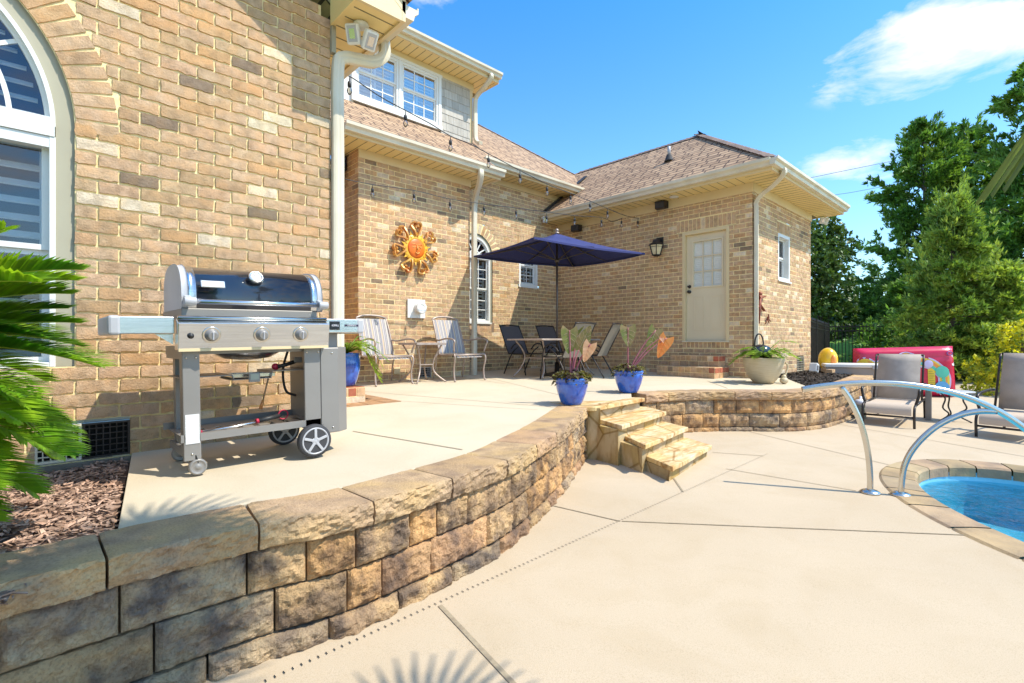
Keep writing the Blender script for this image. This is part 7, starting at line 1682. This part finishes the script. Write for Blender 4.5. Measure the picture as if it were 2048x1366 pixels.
bushy('flowering_shrub', 'shrub with pale sunlit leaves just behind the fence above the red inflatable', basexy(1745, 16.8), [(0, 0, .95, .55, .35), (.6, -.5, 1.0, .4, .3)], 'philo', rr, 1500, .09, .5, 'shrub', nc=40)
bushy('arborvitae_hedge', 'dense mid green hedge behind the fence at the right, under the tall trees', basexy(1990, 16.2), [(-2.2, 2.0, 1.1, 1.2, 1.2), (-1.2, 1.1, 1.2, 1.2, 1.3), (0, 0, 1.3, 1.3, 1.3), (1.2, -1.2, 1.3, 1.3, 1.4), (2.4, -2.4, 1.4, 1.3, 1.5)], 'cyp', rr, 30000, .17, .4, 'hedge', nc=60, spread=.2)
bushy('golden_shrub', 'golden yellow leafy shrub at the right edge behind the lounger', basexy(2045, 10.6), [(0, 0, .95, .75, .55), (.3, -.3, 1.45, .6, .38), (-.25, .2, .6, .7, .55), (.6, -.7, 1.0, .9, .8), (-.1, .0, 1.65, .35, .2)], 'yel', rr, 16000, .075, .5, 'shrub', nc=80, spread=.09)
# far wood ringing the garden so the horizon is closed
bushy('woodland', 'far trees closing the horizon', Vector((0, 0, CZ-1.6)), [(LF(lat, f)[0], LF(lat, f)[1], 1.6, 3.6, 2.6) for lat, f in ((18, 25), (23, 24), (28, 20), (33, 15), (12, 29), (7, 33), (36, 8), (38, 0), (34, -10), (27, -18), (18, -23), (8, -26), (-3, -27), (-14, -26), (-24, -20), (-30, -10))], 'dkl', rr, 52000, .42, .6, 'wood', nc=26, spread=.5)
wo = bpy.data.objects['woodland']
for ch in list(wo.children):
    if ch.name.startswith('stems'): bpy.data.objects.remove(ch)
    else: ch.parent = None; ch.location = wo.location; ch.name = 'far_woodland'; tag(ch, 'far trees closing the horizon', None, None, 'stuff')
bpy.data.objects.remove(wo)
# sago palm
def sago(O, specs, rr):
    t = empty('sago_palm', 'sago palm with glossy bright green fronds in the mulch bed at the left edge', 'palm', O); b = MB(); b.lathe([(.13, -.62), (.15, -.2), (.13, 0), (.05, .06), (.01, .07)], 14); b.build('trunk', M['trunk'], t)
    for (az, el, Lf, curv) in specs:
        V = []; b = MB(); P = []; n_ = 26; d = Vector((math.cos(az)*math.cos(el), math.sin(az)*math.cos(el), math.sin(el))); p = Vector((0, 0, .02))
        for i in range(n_+1): P.append(p.copy()); d = (d+Vector((0, 0, -curv/n_))).normalized(); p = p+d*(Lf/n_)
        b.cur = 1; b.tube(P, .007, 5, scales=[1-.75*i/n_ for i in range(n_+1)]); b.cur = 0
        N2 = 64
        for k in range(N2):
            u = .10+.90*k/N2; f_ = u*n_; i = min(int(f_), n_-1); q_ = P[i].lerp(P[i+1], f_-i); tg = (P[i+1]-P[i]).normalized(); sd = tg.cross(Vector((0, 0, 1))).normalized(); up = sd.cross(tg)
            l_ = Lf*.235*(math.sin(math.pi*min(1, u*.86+.12))**.6)+.015
            for sg in (1, -1):
                dd = (sd*sg*.85+tg*(.55+.5*u)+up*.42+Vector((rr.uniform(-.06, .06), rr.uniform(-.06, .06), rr.uniform(-.06, .06)))).normalized(); w_ = up.cross(dd).normalized()*.0082+tg*.0015
                m_ = q_+dd*l_*.55; e = q_+dd*l_+Vector((0, 0, -l_*.10))-up*0
                i0 = [b.V(x_) for x_ in (q_-w_, q_+w_, m_+w_, m_-w_, e)]; b.F((i0[0], i0[1], i0[2], i0[3])); b.F((i0[3], i0[2], i0[4]))
        b.build('frond', [M['sago'], M['rachis']], t)
rs = random.Random(12); SO = Vector((-.50, 2.66, CZ-.10)); specs = []
ang0 = math.atan2(RY, RX)     # picture right
for i in range(56):
    ring = i % 3; az = ang0+R(rs.uniform(-100, 100)) if i < 50 else ang0+R(rs.uniform(110, 250)); el = R((0, 26, 48)[ring]+rs.uniform(-12, 12)); specs.append((az, el, rs.uniform(.66, .80), rs.uniform(.5, .95)+(.2 if ring == 2 else 0)))
for (da, e, l_, c_) in ((-4, 42, .84, .9), (8, 20, .84, .7), (-10, 8, .84, .45), (2, -12, .82, .3), (-20, -28, .78, .2), (12, -36, .74, .0), (-35, -42, .72, -.1), (5, -46, .72, -.1), (-12, -20, .8, .2), (20, 50, .8, 1.0), (-30, 30, .82, .8), (-12, 58, .78, 1.2)): specs.append((ang0+R(da), R(e), l_, c_))
sago(SO, specs, rs)
# windmill palm just outside the frame at the right; its fans shade the foreground
def fan_leaf(V, c, dirv, up, Lr, rr, n_=30, spread=290, droop=.25):
    x = Vector(dirv).normalized(); s_ = x.cross(Vector(up)).normalized(); u = s_.cross(x)
    for k in range(n_):
        a = R(-spread/2+spread*(k+.5)/n_); d = (x*math.cos(a)+s_*math.sin(a)).normalized(); w_ = d.cross(u).normalized(); l_ = Lr*(.8+.2*math.cos(a*.7))*rr.uniform(.92, 1.05); pts = [c, c+d*l_*.35-u*.01, c+d*l_*.7-Vector((0, 0, droop*l_*.2)), c+d*l_-Vector((0, 0, droop*l_*.6))]; ws = [.002, .016, .014, .001]
        for i in range(3):
            for sg in (1, -1):
                rdg = u*.006
                V += [(pts[i]+rdg)[:], (pts[i+1]+rdg)[:], (pts[i+1]+w_*ws[i+1]*sg-rdg)[:], (pts[i]+w_*ws[i]*sg-rdg)[:]]
tp = LF(2.35, .55, 0); tz_ = zd(tp.x, tp.y); t = empty('fan_palm', 'fan palm whose leaf tips hang into the upper right corner', 'palm', Vector((tp.x, tp.y, tz_))); inv = Matrix.Translation(-t.location); rp = random.Random(6); crown = Vector((tp.x, tp.y, tz_+3.1))
b = MB(); b.T = inv; b.tube([(tp.x, tp.y, tz_), (tp.x+.05, tp.y, tz_+1.6), crown], .09, 10, up=(1, 0, 0)); b.build('trunk', M['trunk'], t)
fans = [(LF(1.83, 1.02, CZ+1.75), LF(-.2, 1, 0), .50, .12, 300), (LF(1.70, 1.08, CZ+.92), LF(-1, .22, -.45), .54, 1.0, 100), (LF(1.2, 1.0, CZ+2.75), LF(-1, .3, 0), .62, .2), (LF(.9, .92, CZ+2.55), LF(-1, .2, 0), .62, .2), (LF(1.38, .9, CZ+2.7), LF(-1, .6, 0), .6, .2), (LF(1.1, 1.2, CZ+2.85), LF(-1, .6, 0), .5, .2), (LF(1.45, .62, CZ+2.25), LF(-1, .1, 0), .6, .2), (LF(1.0, .55, CZ+2.55), LF(-1, .3, 0), .62, .2), (LF(.72, .75, CZ+2.35), LF(-1, .2, -.1), .6, .2), (LF(1.15, .95, CZ+2.6), LF(-1, .5, 0), .58, .2), (LF(1.4, .15, CZ+2.5), LF(-1, -.2, 0), .62, .2), (LF(.55, .35, CZ+2.45), LF(-1, 0, 0), .6, .2), (LF(3.3, .5, CZ+2.2), LF(1, .4, 0), .6, .3), (LF(1.62, .62, CZ+2.6), LF(-1, .2, 0), .6, .2), (LF(1.75, .35, CZ+2.55), LF(-1, .2, 0), .6, .2), (LF(1.5, .9, CZ+2.9), LF(-1, .2, 0), .55, .2), (LF(2.9, .0, CZ+2.3), LF(1, -.6, 0), .65, .3), (LF(2.2, -.3, CZ+2.4), LF(0, -1, 0), .65, .3)]
for (c, d, Lr, dr, *sp2) in fans:
    V = []; fan_leaf(V, c, Vector(d)+Vector((0, 0, 0)), (0, 0, 1), Lr, rp, 32 if not sp2 or sp2[0] > 200 else 14, sp2[0] if sp2 else 300, dr); o = np_mesh('leaf', np.array(V)-np.array(t.location), 4, M['fan'], t)
    b = MB(); b.T = inv; b.tube(crom([crown, crown.lerp(c, .5)+Vector((0, 0, .15)), c], 5), .012, 6); b.build('leaf_stalk', M['fan'], o)
